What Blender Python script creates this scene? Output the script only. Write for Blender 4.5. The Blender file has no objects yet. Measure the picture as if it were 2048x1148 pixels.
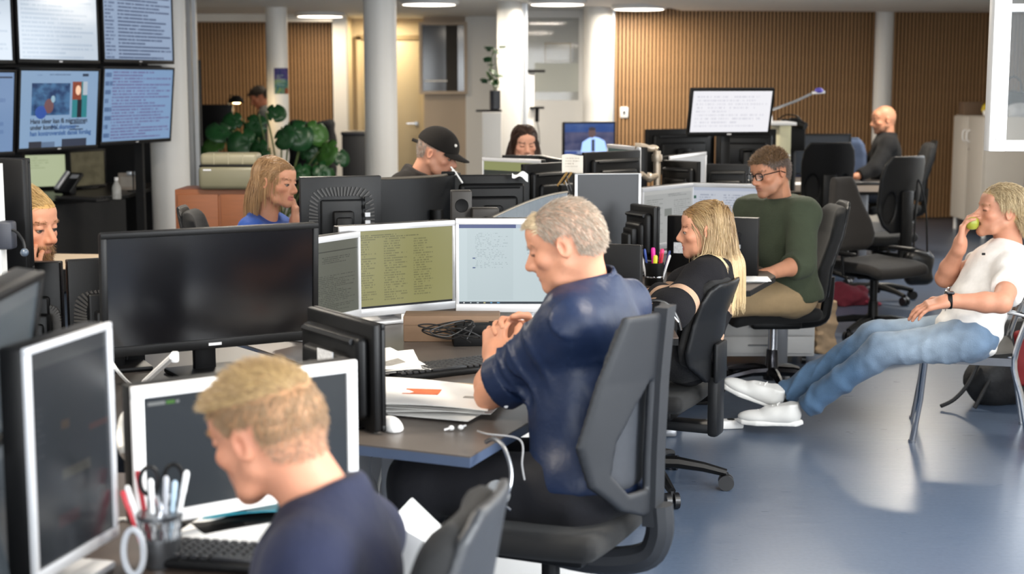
import bpy, bmesh, math, random
import numpy as np
from mathutils import Vector, Matrix
random.seed(7); RNG = np.random.default_rng(7)
SC = bpy.context.scene
COL = SC.collection
# ---------------------------------------------------------------- camera
FPX = 3000.0; HC = 1.6
PITCH = math.atan(409.0 / FPX); CP, SP = math.cos(PITCH), math.sin(PITCH)
cam_d = bpy.data.cameras.new('camera'); cam = bpy.data.objects.new('camera', cam_d); COL.objects.link(cam)
cam.location = (0, 0, HC); cam.rotation_euler = (math.pi / 2 - PITCH, 0, 0)
cam_d.sensor_width = 36.0; cam_d.lens = 36.0 * FPX / 2048.0
cam_d.clip_start = 0.05; cam_d.clip_end = 100
cam_d.dof.use_dof = True; cam_d.dof.focus_distance = 5.4; cam_d.dof.aperture_fstop = 3.4
SC.camera = cam
# ---------------------------------------------------------------- view + world + window daylight
SC.view_settings.view_transform = 'Standard'; SC.view_settings.look = 'None'
SC.view_settings.gamma = 1.0; SC.view_settings.exposure = 0.3
SC.view_settings.use_curve_mapping = False
wd = bpy.data.worlds.new('sky'); SC.world = wd; wd.use_nodes = True
bg = wd.node_tree.nodes['Background']; bg.inputs[0].default_value = (0.80, 0.90, 1.0, 1); bg.inputs[1].default_value = 0.16
def area(name, loc, target, sx, sy, power, color):
    l = bpy.data.lights.new(name, 'AREA'); l.shape = 'RECTANGLE'; l.size = sx; l.size_y = sy
    l.energy = power; l.color = color
    o = bpy.data.objects.new(name, l); COL.objects.link(o); o.location = loc
    d = Vector(target) - Vector(loc); o.rotation_euler = d.to_track_quat('-Z', 'Y').to_euler()
    return o
DAY = (0.93, 0.97, 1.0)
# daylight entering by the windows of the right-hand wall and of the wall behind the camera
area('daylight_right_near', (2.95, 1.2, 1.65), (0, 1.6, 1.2), 2.2, 1.5, 230, DAY)
area('daylight_right_mid', (3.05, 5.0, 1.65), (0, 5.0, 1.1), 2.4, 1.5, 62, DAY)
area('daylight_right_far', (4.75, 11.9, 1.65), (0.5, 11.0, 1.0), 2.6, 1.5, 60, DAY)
area('daylight_back', (-0.6, -2.9, 1.75), (-0.4, 4, 1.0), 4.2, 1.5, 260, DAY)
# ---------------------------------------------------------------- pixel helpers (2048x1148 frame)
def P(px, py, dep):
    u = (px - 1024) / FPX * dep; v = (574 - py) / FPX * dep
    return Vector((u, dep * CP + v * SP, HC - dep * SP + v * CP))
def G(px, py, z):
    u = (px - 1024) / FPX; v = (574 - py) / FPX
    t = (z - HC) / (-SP + v * CP)
    return Vector((u * t, t * (CP + v * SP), z))
# ---------------------------------------------------------------- materials
def rgb(h):
    h = h.lstrip('#'); o = []
    for i in (0, 2, 4):
        c = int(h[i:i+2], 16) / 255
        o.append(c / 12.92 if c <= .04045 else ((c + .055) / 1.055) ** 2.4)
    return (*o, 1.0)
MATS = {}
class NT:
    def __init__(s, nt): s.nt = nt
    def n(s, t, **kw):
        x = s.nt.nodes.new(t)
        for k, v in kw.items(): setattr(x, k, v)
        return x
    def l(s, a, b): s.nt.links.new(a, b)
    def m(s, op, a, b=None, c=None):
        x = s.n('ShaderNodeMath', operation=op)
        for i, q in enumerate((a, b, c)):
            if q is None: continue
            if isinstance(q, (int, float)): x.inputs[i].default_value = q
            else: s.l(q, x.inputs[i])
        return x.outputs[0]
    def mix(s, f, a, b):
        x = s.n('ShaderNodeMix', data_type='RGBA')
        for i, q in ((0, f), (6, a), (7, b)):
            if isinstance(q, (int, float)): x.inputs[i].default_value = q
            elif isinstance(q, tuple): x.inputs[i].default_value = q
            else: s.l(q, x.inputs[i])
        return x.outputs[2]
def newmat(name):
    m = bpy.data.materials.new(name); m.use_nodes = True
    nt = NT(m.node_tree); b = m.node_tree.nodes['Principled BSDF']
    return m, nt, b
def mat(name, hx='808080', rough=.5, metal=0., var=.08, scale=25., bump=0., bscale=300., spec=.5, coat=0., trans=0., stretch=(1, 1, 1), vcol=False, sheen=0., sss=0., alpha=1., bdist=.01):
    if name in MATS: return MATS[name]
    m, nt, b = newmat(name)
    tc = nt.n('ShaderNodeTexCoord')
    mp = nt.n('ShaderNodeMapping'); mp.inputs['Scale'].default_value = stretch; nt.l(tc.outputs['Object'], mp.inputs[0])
    nz = nt.n('ShaderNodeTexNoise'); nz.inputs['Scale'].default_value = scale; nz.inputs['Detail'].default_value = 4
    nt.l(mp.outputs[0], nz.inputs['Vector'])
    c = rgb(hx)
    f = nt.m('MULTIPLY_ADD', nz.outputs['Fac'], 2 * var, 1 - var)
    mx = nt.n('ShaderNodeVectorMath', operation='SCALE')
    if vcol:
        at = nt.n('ShaderNodeVertexColor'); at.layer_name = 'Col'; nt.l(at.outputs['Color'], mx.inputs[0])
    else:
        mx.inputs[0].default_value = c[:3]
    nt.l(f, mx.inputs['Scale']); nt.l(mx.outputs[0], b.inputs['Base Color'])
    b.inputs['Roughness'].default_value = rough; b.inputs['Metallic'].default_value = metal
    b.inputs['Specular IOR Level'].default_value = spec
    if coat: b.inputs['Coat Weight'].default_value = coat
    if trans: b.inputs['Transmission Weight'].default_value = trans
    if sheen: b.inputs['Sheen Weight'].default_value = sheen
    if alpha < 1: b.inputs['Alpha'].default_value = alpha
    if sss:
        b.inputs['Subsurface Weight'].default_value = sss; b.inputs['Subsurface Radius'].default_value = (.012, .005, .003); b.inputs['Subsurface Scale'].default_value = 1.0
    if bump:
        n2 = nt.n('ShaderNodeTexNoise'); n2.inputs['Scale'].default_value = bscale; n2.inputs['Detail'].default_value = 3
        nt.l(mp.outputs[0], n2.inputs['Vector'])
        bp = nt.n('ShaderNodeBump'); bp.inputs['Strength'].default_value = bump; bp.inputs['Distance'].default_value = bdist
        nt.l(n2.outputs['Fac'], bp.inputs['Height']); nt.l(bp.outputs[0], b.inputs['Normal'])
    MATS[name] = m
    return m
def emat(name, hx, strength):
    if name in MATS: return MATS[name]
    m, nt, b = newmat(name)
    b.inputs['Base Color'].default_value = rgb(hx); b.inputs['Emission Color'].default_value = rgb(hx); b.inputs['Emission Strength'].default_value = strength
    MATS[name] = m; return m
def screen_mat(name, bgc, items, strength=1.0, gloss=.25, base='101012', printed=False):
    """flat screen picture: items = ('rect',x0,x1,y0,y1,hex) | ('text',x0,x1,y0,y1,rows,hex[,dens]) | ('pic',x0,x1,y0,y1,hexA,hexB,scale) in 0..1 of the screen, y up"""
    if name in MATS: return MATS[name]
    m, nt, b = newmat(name)
    tc = nt.n('ShaderNodeTexCoord'); sp = nt.n('ShaderNodeSeparateXYZ'); nt.l(tc.outputs['Generated'], sp.inputs[0])
    x, y = sp.outputs[0], sp.outputs[2]
    def box(x0, x1, y0, y1):
        a = nt.m('MULTIPLY', nt.m('GREATER_THAN', x, x0), nt.m('LESS_THAN', x, x1))
        c = nt.m('MULTIPLY', nt.m('GREATER_THAN', y, y0), nt.m('LESS_THAN', y, y1))
        return nt.m('MULTIPLY', a, c)
    col = rgb(bgc)
    for it in items:
        k, x0, x1, y0, y1 = it[:5]; bm_ = box(x0, x1, y0, y1)
        if k == 'rect': col = nt.mix(bm_, col, rgb(it[5]))
        elif k == 'text':
            rows = it[5]; dens = it[7] if len(it) > 7 else .45
            r = nt.m('MULTIPLY', nt.m('SUBTRACT', y, y0), rows / (y1 - y0))
            fr = nt.m('FRACT', r); row = nt.m('FLOOR', r)
            ln = nt.m('MULTIPLY', nt.m('GREATER_THAN', fr, .28), nt.m('LESS_THAN', fr, .78))
            cb = nt.n('ShaderNodeCombineXYZ'); nt.l(nt.m('MULTIPLY', x, 70.), cb.inputs[0]); nt.l(nt.m('MULTIPLY', row, 3.7), cb.inputs[1])
            nz = nt.n('ShaderNodeTexNoise'); nz.inputs['Scale'].default_value = 1.0; nz.inputs['Detail'].default_value = 1; nt.l(cb.outputs[0], nz.inputs['Vector'])
            wn = nt.n('ShaderNodeTexWhiteNoise', noise_dimensions='1D'); nt.l(row, wn.inputs['W'])
            end = nt.m('MULTIPLY_ADD', wn.outputs[0], (x1 - x0) * .6, x0 + (x1 - x0) * .5)
            msk = nt.m('MULTIPLY', nt.m('MULTIPLY', ln, nt.m('GREATER_THAN', nz.outputs['Fac'], dens)), nt.m('MULTIPLY', bm_, nt.m('LESS_THAN', x, end)))
            col = nt.mix(nt.m('MULTIPLY', msk, .8), col, rgb(it[6]))
        elif k == 'pic':
            nz = nt.n('ShaderNodeTexNoise'); nz.inputs['Scale'].default_value = it[7]; nz.inputs['Detail'].default_value = 5; nt.l(tc.outputs['Generated'], nz.inputs['Vector'])
            rp = nt.n('ShaderNodeValToRGB'); rp.color_ramp.elements[0].position = .38; rp.color_ramp.elements[1].position = .62
            rp.color_ramp.elements[0].color = rgb(it[5]); rp.color_ramp.elements[1].color = rgb(it[6]); nt.l(nz.outputs['Fac'], rp.inputs[0])
            col = nt.mix(bm_, col, rp.outputs[0])
    b.inputs['Base Color'].default_value = rgb(base)
    b.inputs['Roughness'].default_value = gloss
    if printed:
        if not isinstance(col, tuple): nt.l(col, b.inputs['Base Color'])
        MATS[name] = m; return m
    if isinstance(col, tuple): b.inputs['Emission Color'].default_value = col
    else: nt.l(col, b.inputs['Emission Color'])
    b.inputs['Emission Strength'].default_value = strength * .64
    MATS[name] = m; return m
# ---------------------------------------------------------------- mesh builder
def rotz(a): return Matrix.Rotation(a, 4, 'Z')
def frame(o, x, y, z):
    M = Matrix.Identity(4)
    for i, v in enumerate((x, y, z)):
        for j in range(3): M[j][i] = v[j]
    for j in range(3): M[j][3] = o[j]
    return M
class MB:
    def __init__(s): s.v = []; s.f = []
    def add(s, vs, fs, M=None):
        o = len(s.v)
        for q in vs:
            q = Vector(q); s.v.append(tuple(M @ q) if M is not None else tuple(q))
        s.f += [tuple(i + o for i in f) for f in fs]; return s
    def box(s, c, d, M=None):
        x, y, z = c; a, b, e = d[0] / 2, d[1] / 2, d[2] / 2
        vs = [(x + i * a, y + j * b, z + k * e) for k in (-1, 1) for j in (-1, 1) for i in (-1, 1)]
        return s.add(vs, [(0, 2, 3, 1), (4, 5, 7, 6), (0, 1, 5, 4), (2, 6, 7, 3), (0, 4, 6, 2), (1, 3, 7, 5)], M)
    def rbox(s, c, d, r, M=None, seg=2):
        bm = bmesh.new(); bmesh.ops.create_cube(bm, size=1)
        bmesh.ops.scale(bm, vec=d, verts=bm.verts); r = min(r, .49 * min(d))
        bmesh.ops.bevel(bm, geom=list(bm.edges), offset=r, segments=seg, profile=.5, affect='EDGES')
        bmesh.ops.translate(bm, vec=c, verts=bm.verts)
        return s.bm(bm, M)
    def bm(s, bm, M=None):
        bm.verts.index_update()
        s.add([v.co for v in bm.verts], [[v.index for v in f.verts] for f in bm.faces], M); bm.free(); return s
    def cyl(s, a, b, r0, r1=None, n=16, M=None, cap=True):
        r1 = r0 if r1 is None else r1; a = Vector(a); b = Vector(b); w = (b - a).normalized()
        u = w.orthogonal().normalized(); v = w.cross(u); vs = []; fs = []
        for c, r in ((a, r0), (b, r1)):
            for i in range(n):
                t = 2 * math.pi * i / n; vs.append(c + u * (r * math.cos(t)) + v * (r * math.sin(t)))
        for i in range(n): j = (i + 1) % n; fs.append((i, j, n + j, n + i))
        if cap: fs += [tuple(range(n))[::-1], tuple(range(n, 2 * n))]
        return s.add(vs, fs, M)
    def tube(s, pts, r, n=8, M=None, closed=False):
        pts = [Vector(p) for p in pts]; m = len(pts); rs = r if isinstance(r, (list, tuple)) else [r] * m
        vs = []; fs = []; u = None
        for i in range(m):
            a = pts[i - 1] if i or closed else pts[i]; b = pts[(i + 1) % m] if i < m - 1 or closed else pts[i]
            w = (b - a).normalized()
            u = w.orthogonal() if u is None else u - w * u.dot(w)
            u = u.normalized(); v = w.cross(u)
            for k in range(n):
                t = 2 * math.pi * k / n; vs.append(pts[i] + (u * math.cos(t) + v * math.sin(t)) * rs[i])
        for i in range(m if closed else m - 1):
            for k in range(n):
                k2 = (k + 1) % n; j = (i + 1) % m
                fs.append((i * n + k, i * n + k2, j * n + k2, j * n + k))
        if not closed: fs += [tuple(range(n))[::-1], tuple(range((m - 1) * n, m * n))]
        return s.add(vs, fs, M)
    def lathe(s, prof, n=20, M=None):
        vs = []; fs = []; m = len(prof)
        for r, z in prof:
            for k in range(n):
                t = 2 * math.pi * k / n; vs.append((r * math.cos(t), r * math.sin(t), z))
        for i in range(m - 1):
            for k in range(n):
                k2 = (k + 1) % n; fs.append((i * n + k, i * n + k2, (i + 1) * n + k2, (i + 1) * n + k))
        fs += [tuple(range(n))[::-1], tuple(range((m - 1) * n, m * n))]
        return s.add(vs, fs, M)
    def prism(s, poly, z0, z1, M=None):
        n = len(poly); ar = sum(poly[i][0] * poly[(i + 1) % n][1] - poly[(i + 1) % n][0] * poly[i][1] for i in range(n))
        if ar < 0: poly = poly[::-1]
        vs = [(x, y, z0) for x, y in poly] + [(x, y, z1) for x, y in poly]
        fs = [tuple(range(n))[::-1], tuple(range(n, 2 * n))] + [(i, (i + 1) % n, n + (i + 1) % n, n + i) for i in range(n)]
        return s.add(vs, fs, M)
    def ell(s, c, r, n=16, m=10, M=None):
        vs = [(c[0], c[1], c[2] - r[2])]; fs = []
        for i in range(1, m):
            ph = -math.pi / 2 + math.pi * i / m
            for k in range(n):
                t = 2 * math.pi * k / n; vs.append((c[0] + r[0] * math.cos(ph) * math.cos(t), c[1] + r[1] * math.cos(ph) * math.sin(t), c[2] + r[2] * math.sin(ph)))
        vs.append((c[0], c[1], c[2] + r[2])); L = len(vs) - 1
        for k in range(n):
            k2 = (k + 1) % n; fs.append((0, 1 + k2, 1 + k)); fs.append((L, L - n + k, L - n + k2))
            for i in range(m - 2): a = 1 + i * n; fs.append((a + k, a + k2, a + n + k2, a + n + k))
        return s.add(vs, fs, M)
    def sheet(s, fn, nu, nv, th=.0015, M=None):
        vs = []; fs = []
        for k in (0, 1):
            for j in range(nv + 1):
                for i in range(nu + 1):
                    p = Vector(fn(i / nu, j / nv)); vs.append(p + Vector((0, 0, -th * k)))
        S = (nu + 1) * (nv + 1)
        for j in range(nv):
            for i in range(nu):
                a = j * (nu + 1) + i; fs.append((a, a + 1, a + nu + 2, a + nu + 1)); fs.append((S + a, S + a + nu + 1, S + a + nu + 2, S + a + 1))
        for i in range(nu):
            a = i; fs.append((a, S + a, S + a + 1, a + 1)); a = nv * (nu + 1) + i; fs.append((a, a + 1, S + a + 1, S + a))
        for j in range(nv):
            a = j * (nu + 1); b = a + nu + 1; fs.append((a, b, S + b, S + a)); a += nu; b += nu; fs.append((a, S + a, S + b, b))
        return s.add(vs, fs, M)
    def build(s, name, material, parent=None, smooth=True, cols=None):
        me = bpy.data.meshes.new(name); me.from_pydata(s.v, [], s.f); me.update()
        return link(name, me, material, parent, smooth)
def link(name, me, material, parent=None, smooth=True):
    if material is not None and not me.materials: me.materials.append(material)
    if smooth and len(me.polygons):
        me.polygons.foreach_set('use_smooth', [True] * len(me.polygons))
        try: me.set_sharp_from_angle(angle=math.radians(35))
        except Exception: pass
    o = bpy.data.objects.new(name, me); COL.objects.link(o)
    if parent: o.parent = parent
    return o
def thing(name, label, cat, loc=(0, 0, 0), rz=0., group=None):
    o = bpy.data.objects.new(name, None); COL.objects.link(o); o.empty_display_size = .1
    o.location = loc; o.rotation_euler = (0, 0, rz); return tag(o, label, cat, group)
def tag(o, label, cat, group=None, kind=None):
    if label: o['label'] = label
    if cat: o['category'] = cat
    if group: o['group'] = group
    if kind: o['kind'] = kind
    return o
def struct(o, label=None, cat=None):
    o['kind'] = 'structure'
    if label: o['label'] = label
    if cat: o['category'] = cat
    return o
def spline(pts, k=8):
    pts = [Vector(p) for p in pts]; out = []
    for i in range(len(pts) - 1):
        p0 = pts[max(i - 1, 0)]; p1 = pts[i]; p2 = pts[i + 1]; p3 = pts[min(i + 2, len(pts) - 1)]
        for j in range(k):
            t = j / k
            out.append(.5 * ((2 * p1) + (p2 - p0) * t + (2 * p0 - 5 * p1 + 4 * p2 - p3) * t * t + (3 * p1 - p0 - 3 * p2 + p3) * t ** 3))
    return out + [pts[-1]]
def text(name, body, size, material, parent, M, bold=0.):
    c = bpy.data.curves.new(name, 'FONT'); c.body = body; c.size = size; c.offset = bold; c.extrude = .0003; c.align_x = 'LEFT'; c.resolution_u = 2
    t = bpy.data.objects.new(name, c); COL.objects.link(t); dg = bpy.context.evaluated_depsgraph_get()
    me = bpy.data.meshes.new_from_object(t.evaluated_get(dg)); bpy.data.objects.remove(t); bpy.data.curves.remove(c)
    me.materials.clear(); me.transform(M)
    return link(name, me, material, parent, False)
# ---------------------------------------------------------------- signed-distance modelling (surface nets)
def smin(a, b, k):
    h = np.maximum(k - np.abs(a - b), 0) / k
    return np.minimum(a, b) - h * h * k * .25
def smax(a, b, k): return -smin(-a, -b, k)
def sd_cap(p, a, b, ra, rb):
    a = np.asarray(a, np.float32); b = np.asarray(b, np.float32); ba = b - a; L2 = float(ba @ ba) + 1e-12
    pa = p - a; t = np.clip((pa @ ba) / L2, 0, 1)
    q = pa - t[..., None] * ba
    return np.sqrt((q * q).sum(-1)) - (ra + (rb - ra) * t)
def sd_ell(p, c, r, R=None):
    q = p - np.asarray(c, np.float32)
    if R is not None: q = q @ np.asarray(R, np.float32)      # R columns = local axes
    r = np.asarray(r, np.float32)
    k0 = np.sqrt(((q / r) ** 2).sum(-1)) + 1e-9; k1 = np.sqrt(((q / (r * r)) ** 2).sum(-1)) + 1e-9
    return k0 * (k0 - 1) / k1
def sd_box(p, c, h, r, R=None):
    q = p - np.asarray(c, np.float32)
    if R is not None: q = q @ np.asarray(R, np.float32)
    q = np.abs(q) - (np.asarray(h, np.float32) - r)
    return np.sqrt((np.maximum(q, 0) ** 2).sum(-1)) + np.minimum(q.max(-1), 0) - r
def nets(fn, lo, hi, res):
    lo = np.asarray(lo, np.float32); hi = np.asarray(hi, np.float32)
    n = np.maximum(((hi - lo) / res).astype(int) + 2, 3)
    ax = [lo[i] + res * np.arange(n[i], dtype=np.float32) for i in range(3)]
    g = np.stack(np.meshgrid(*ax, indexing='ij'), -1)
    V = fn(g.reshape(-1, 3)).reshape(n)
    S = V < 0
    c = np.zeros(tuple(n - 1) + (3,), np.float32); cnt = np.zeros(tuple(n - 1), np.float32)
    sl = lambda o, d: slice(o, o + d)
    d = n - 1
    cor = [(i, j, k) for i in (0, 1) for j in (0, 1) for k in (0, 1)]
    for a in cor:
        for axx in range(3):
            if a[axx]: continue
            b = list(a); b[axx] = 1
            A = V[sl(a[0], d[0]), sl(a[1], d[1]), sl(a[2], d[2])]; B = V[sl(b[0], d[0]), sl(b[1], d[1]), sl(b[2], d[2])]
            x = (A < 0) != (B < 0); den = np.where(x, A - B, 1); t = np.where(x, A / den, 0)
            for q in range(3):
                c[..., q] += np.where(x, a[q] + (t if q == axx else 0), 0)
            cnt += x
    idx = -np.ones(tuple(d), np.int64); mk = cnt > 0
    idx[mk] = np.arange(mk.sum())
    ijk = np.argwhere(mk).astype(np.float32)
    vs = lo + res * (ijk + c[mk] / cnt[mk][:, None])
    fs = []
    for axx in range(3):
        o1, o2 = [(1, 2), (2, 0), (0, 1)][axx]
        A = S.take(range(0, n[axx] - 1), axx); B = S.take(range(1, n[axx]), axx)
        ch = A != B
        e = np.argwhere(ch)
        ok = (e[:, o1] > 0) & (e[:, o2] > 0) & (e[:, o1] < n[o1] - 1) & (e[:, o2] < n[o2] - 1)
        e = e[ok]; inside = A[tuple(e.T)]
        q = []
        for u, v in ((-1, -1), (0, -1), (0, 0), (-1, 0)):
            w = e.copy(); w[:, o1] += u; w[:, o2] += v; q.append(idx[tuple(w.T)])
        q = np.stack(q, 1); q[~inside] = q[~inside][:, ::-1]
        fs.append(q)
    fs = np.concatenate(fs) if fs else np.zeros((0, 4), int)
    fs = fs[(fs >= 0).all(1)]
    return vs, fs
def mesh_np(name, vs, fs, cols=None):
    me = bpy.data.meshes.new(name)
    vs = np.asarray(vs, np.float32); fs = np.asarray(fs, np.int32); k = fs.shape[1]
    me.vertices.add(len(vs)); me.vertices.foreach_set('co', vs.ravel())
    me.loops.add(fs.size); me.loops.foreach_set('vertex_index', fs.ravel())
    me.polygons.add(len(fs)); me.polygons.foreach_set('loop_start', np.arange(0, fs.size, k, dtype=np.int32))
    me.polygons.foreach_set('use_smooth', np.ones(len(fs), bool))
    me.update(calc_edges=True)
    if cols is not None:
        a = me.color_attributes.new('Col', 'FLOAT_COLOR', 'POINT')
        a.data.foreach_set('color', np.concatenate([cols, np.ones((len(cols), 1))], 1).astype(np.float32).ravel())
    return me
def npobj(name, vs, fs, material, parent=None, cols=None):
    me = mesh_np(name, vs, fs, cols); me.materials.append(material)
    o = bpy.data.objects.new(name, me); COL.objects.link(o)
    if parent: o.parent = parent
    return o
def sdfobj(name, fn, lo, hi, res, material, parent=None):
    v, f = nets(fn, lo, hi, res); return npobj(name, v, f, material, parent)
def wob(p, fr, ph=0.):
    """smooth pseudo-noise in about -1..1 for folds"""
    x, y, z = p[..., 0] * fr, p[..., 1] * fr, p[..., 2] * fr
    return (np.sin(x * 1.3 + 1.7 * np.sin(y * .9 + ph) + ph) + np.sin(y * 1.7 + 1.3 * np.sin(z * 1.1 + 2 * ph)) + np.sin(z * 1.5 + 1.5 * np.sin(x * .8 - ph))) / 3
# ================================================================ the room
CEIL = 2.44
M_white = mat('painted_white', 'e2e0dc', .6, var=.03, scale=3)
M_cream = mat('painted_cream', 'd9c7a6', .6, var=.03, scale=3)
M_beige = mat('painted_beige', 'b8a794', .6, var=.04, scale=3)
M_ceil = mat('ceiling_paint', 'd5d3cf', .7, var=.03, scale=4)
M_ceil_lit = mat('bulkhead_lit', 'e3ddd2', .7, var=.03, scale=4)  # brighter lighting of the bulkhead put into its paler cream colour
M_alu = mat('aluminium_profile', 'b9bcc0', .35, .7, var=.04)
M_black = mat('black_plastic', '09090a', .42, var=.15, scale=60, bump=.08, bscale=900, spec=.25)
M_blackm = mat('black_matte', '060607', .55, var=.15, scale=60, spec=.2)
M_charc = mat('charcoal_plastic', '141517', .42, var=.1, scale=50, bump=.08, bscale=900, spec=.3)
M_chrome = mat('chrome', 'c8c9cc', .12, 1., var=.03)
M_silver = mat('silver_plastic', 'cfd0d3', .35, .25, var=.03)
M_whitep = mat('white_plastic', 'ecebea', .4, var=.02)
M_paper = mat('newsprint', 'eceae6', .8, var=.05, scale=12)
# floor: blue speckled linoleum, satin
def floor_mat():
    m, nt, b = newmat('blue_linoleum')
    tc = nt.n('ShaderNodeTexCoord')
    n1 = nt.n('ShaderNodeTexNoise'); n1.inputs['Scale'].default_value = 55; n1.inputs['Detail'].default_value = 6; nt.l(tc.outputs['Object'], n1.inputs['Vector'])
    n2 = nt.n('ShaderNodeTexNoise'); n2.inputs['Scale'].default_value = 1.6; n2.inputs['Detail'].default_value = 3; nt.l(tc.outputs['Object'], n2.inputs['Vector'])
    mp = nt.n('ShaderNodeMapping'); mp.inputs['Scale'].default_value = (6, 60, 1); nt.l(tc.outputs['Object'], mp.inputs[0])
    n3 = nt.n('ShaderNodeTexNoise'); n3.inputs['Scale'].default_value = 1.0; n3.inputs['Detail'].default_value = 4; nt.l(mp.outputs[0], n3.inputs['Vector'])
    c = nt.mix(n1.outputs['Fac'], rgb('38455a'), rgb('566477'))
    c = nt.mix(nt.m('MULTIPLY', n2.outputs['Fac'], .45), c, rgb('46536a'))
    c = nt.mix(nt.m('MULTIPLY', n3.outputs['Fac'], .25), c, rgb('606e80'))
    nt.l(c, b.inputs['Base Color'])
    nt.l(nt.m('MULTIPLY_ADD', n3.outputs['Fac'], .12, .24), b.inputs['Roughness'])
    b.inputs['Specular IOR Level'].default_value = .5
    return m
struct(MB().box((.4, 9, -.05), (13.4, 24.6, .1)).build('floor', floor_mat(), smooth=False), 'blue speckled linoleum floor', 'floor')
struct(MB().box((.4, 9, CEIL + .05), (13.4, 24.6, .1)).build('ceiling', M_ceil, smooth=False), 'plain pale grey painted ceiling', 'ceiling')
b0 = MB().prism([(.95, 14.3), (1.9, 17.0), (6.9, 17.6), (6.9, 13.6)], 2.395, CEIL - .001).build('trim_1', M_ceil_lit, smooth=False)
struct(b0, 'ceiling bulkhead coloured as lit cream in front of the slatted wall', 'bulkhead')
# ---- slatted walls: each slat is a piece of its wall
M_slat = mat('oak_slat', 'a8825a', .55, var=.22, scale=9, stretch=(14, 14, 1.2))
M_felt = mat('dark_felt', '120d0a', .9, var=.2, scale=80)
def slat_wall(name, label, a, b, z1, pitch=.044):
    a = Vector((a[0], a[1], 0)); b = Vector((b[0], b[1], 0)); L = (b - a).length; ang = math.atan2(b.y - a.y, b.x - a.x)
    w = MB().box((L / 2, .04, z1 / 2), (L, .05, z1)).build(name, M_felt, smooth=False)
    w.location = a; w.rotation_euler = (0, 0, ang); struct(w, label, 'wall')
    me = MB().box((0, -.002, z1 / 2), (.024, .04, z1 - .02)).build('slat', M_slat, w, smooth=False)
    n = int(L / pitch); me.location.x = pitch * .5
    for i in range(1, n):
        o = bpy.data.objects.new('slat', me.data); COL.objects.link(o); o.parent = w; o.location.x = pitch * (i + .5)
    return w
wr0 = P(1230, 300, 17.0); wr1 = P(2110, 300, 17.75)
wall_back = slat_wall('wall_back', 'vertical oak slat wall behind the right half of the newsroom', (wr0.x, 17.35), (6.55, 18.0), 2.44)
slat_wall('wall_back_left', 'warm-lit oak slat wall at far left behind the first white column', (-4.9, 19.4), (-2.26, 19.4), 2.40)
# switch plate on the slat wall
t = thing('wall_switch', 'small white wall switch box on the oak slats', 'switch', (wr0.x + .12, 17.34, 1.26))
MB().rbox((0, 0, 0), (.095, .03, .125), .012).build('plate', M_whitep, t)
MB().rbox((0, -.02, 0), (.03, .012, .035), .004).build('button', mat('grey_button', '55585e', .4), t)
# ---- rear-left walls
def wall(name, a, b, z0, z1, m, th=.1, label=None, cat='wall'):
    a = Vector((a[0], a[1], 0)); b = Vector((b[0], b[1], 0)); L = (b - a).length
    o = MB().box((L / 2, th / 2, (z0 + z1) / 2), (L, th, z1 - z0)).build(name, m, smooth=False)
    o.location = a; o.rotation_euler = (0, 0, math.atan2(b.y - a.y, b.x - a.x))
    return struct(o, label, cat)
M_yel = mat('yellow_corridor_paint', 'cfbd9c', .6, var=.03, scale=3)
xa, xb, xc, xd = -2.12, -1.14, -.60, -.15
wall('wall_corridor', (xa, 20.2), (xb, 20.2), 0, CEIL, M_yel, label='cream-yellow corridor wall holding the plain door')
wall('wall_corridor_side', (xa - .0, 19.3), (xa, 20.2), 0, CEIL, M_yel, .04, label='narrow yellow corridor side wall beside the white jamb')
jb = MB().box((-2.17, 19.2, CEIL / 2), (.17, .22, CEIL)).build('trim_2', M_white, smooth=False); struct(jb, 'white painted jamb between slat wall and corridor', 'trim')
hd = MB().box((-3.6, 19.0, 2.395), (2.75, .3, .09)).build('trim_3', M_white, smooth=False); struct(hd, 'white header above the left slat wall', 'trim')
# door 1
t = thing('door_1', 'plain cream corridor door with a lever handle', 'door', (0, 20.16, 0)); t['kind'] = 'structure'
MB().rbox((-1.60, 0, 1.08), (.80, .05, 2.14), .008).build('leaf', mat('door_cream', 'c4b596', .5, var=.02), t)
MB().box((-2.03, -.01, 1.1), (.06, .07, 2.2)).box((-1.17, -.01, 1.1), (.06, .07, 2.2)).build('door_frame', M_yel, t, smooth=False)
MB().box((-1.60, -.01, 2.19), (.92, .07, .06)).build('lintel', mat('lintel_brown', '8e7a5a', .6), t, smooth=False)  # lintel is browner than the side posts of the frame
MB().tube([(-1.275, -.03, 1.06), (-1.275, -.08, 1.06), (-1.40, -.085, 1.06)], .011).cyl((-1.275, -.025, 1.06), (-1.275, -.04, 1.06), .028).build('handle', M_chrome, t)
wall('wall_rear_window', (xb, 19.6), (xc, 19.6), 0, CEIL, M_beige, label='beige wall with the dark interior window')
wall('wall_rear_white', (xc, 19.55), (1.2, 19.55), 0, CEIL, M_white, label='white wall behind the second pair of columns')
w = thing('window_1', 'dark interior window set in the beige wall', 'window', (0, 19.55, 0)); w['kind'] = 'structure'
wx0, wx1, wz0, wz1 = P(848, 100, 19.7).x, P(930, 100, 19.7).x, 1.49, 2.33
def glass(name, rough=.05, hx='ffffff', alpha=.22):
    if name in MATS: return MATS[name]
    m, nt, b = newmat(name)
    b.inputs['Base Color'].default_value = rgb(hx); b.inputs['Roughness'].default_value = rough; b.inputs['Alpha'].default_value = alpha
    b.inputs['Specular IOR Level'].default_value = .8
    MATS[name] = m; return m
MB().box(((wx0 + wx1) / 2, .04, (wz0 + wz1) / 2), (wx1 - wx0, .02, wz1 - wz0)).build('pane', mat('dark_glass', '15100e', .12, var=.3, scale=3), w, smooth=False)
fr = MB()
for x in (wx0 - .02, wx1 + .02): fr.box((x, 0, (wz0 + wz1) / 2), (.04, .07, wz1 - wz0 + .08))
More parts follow.
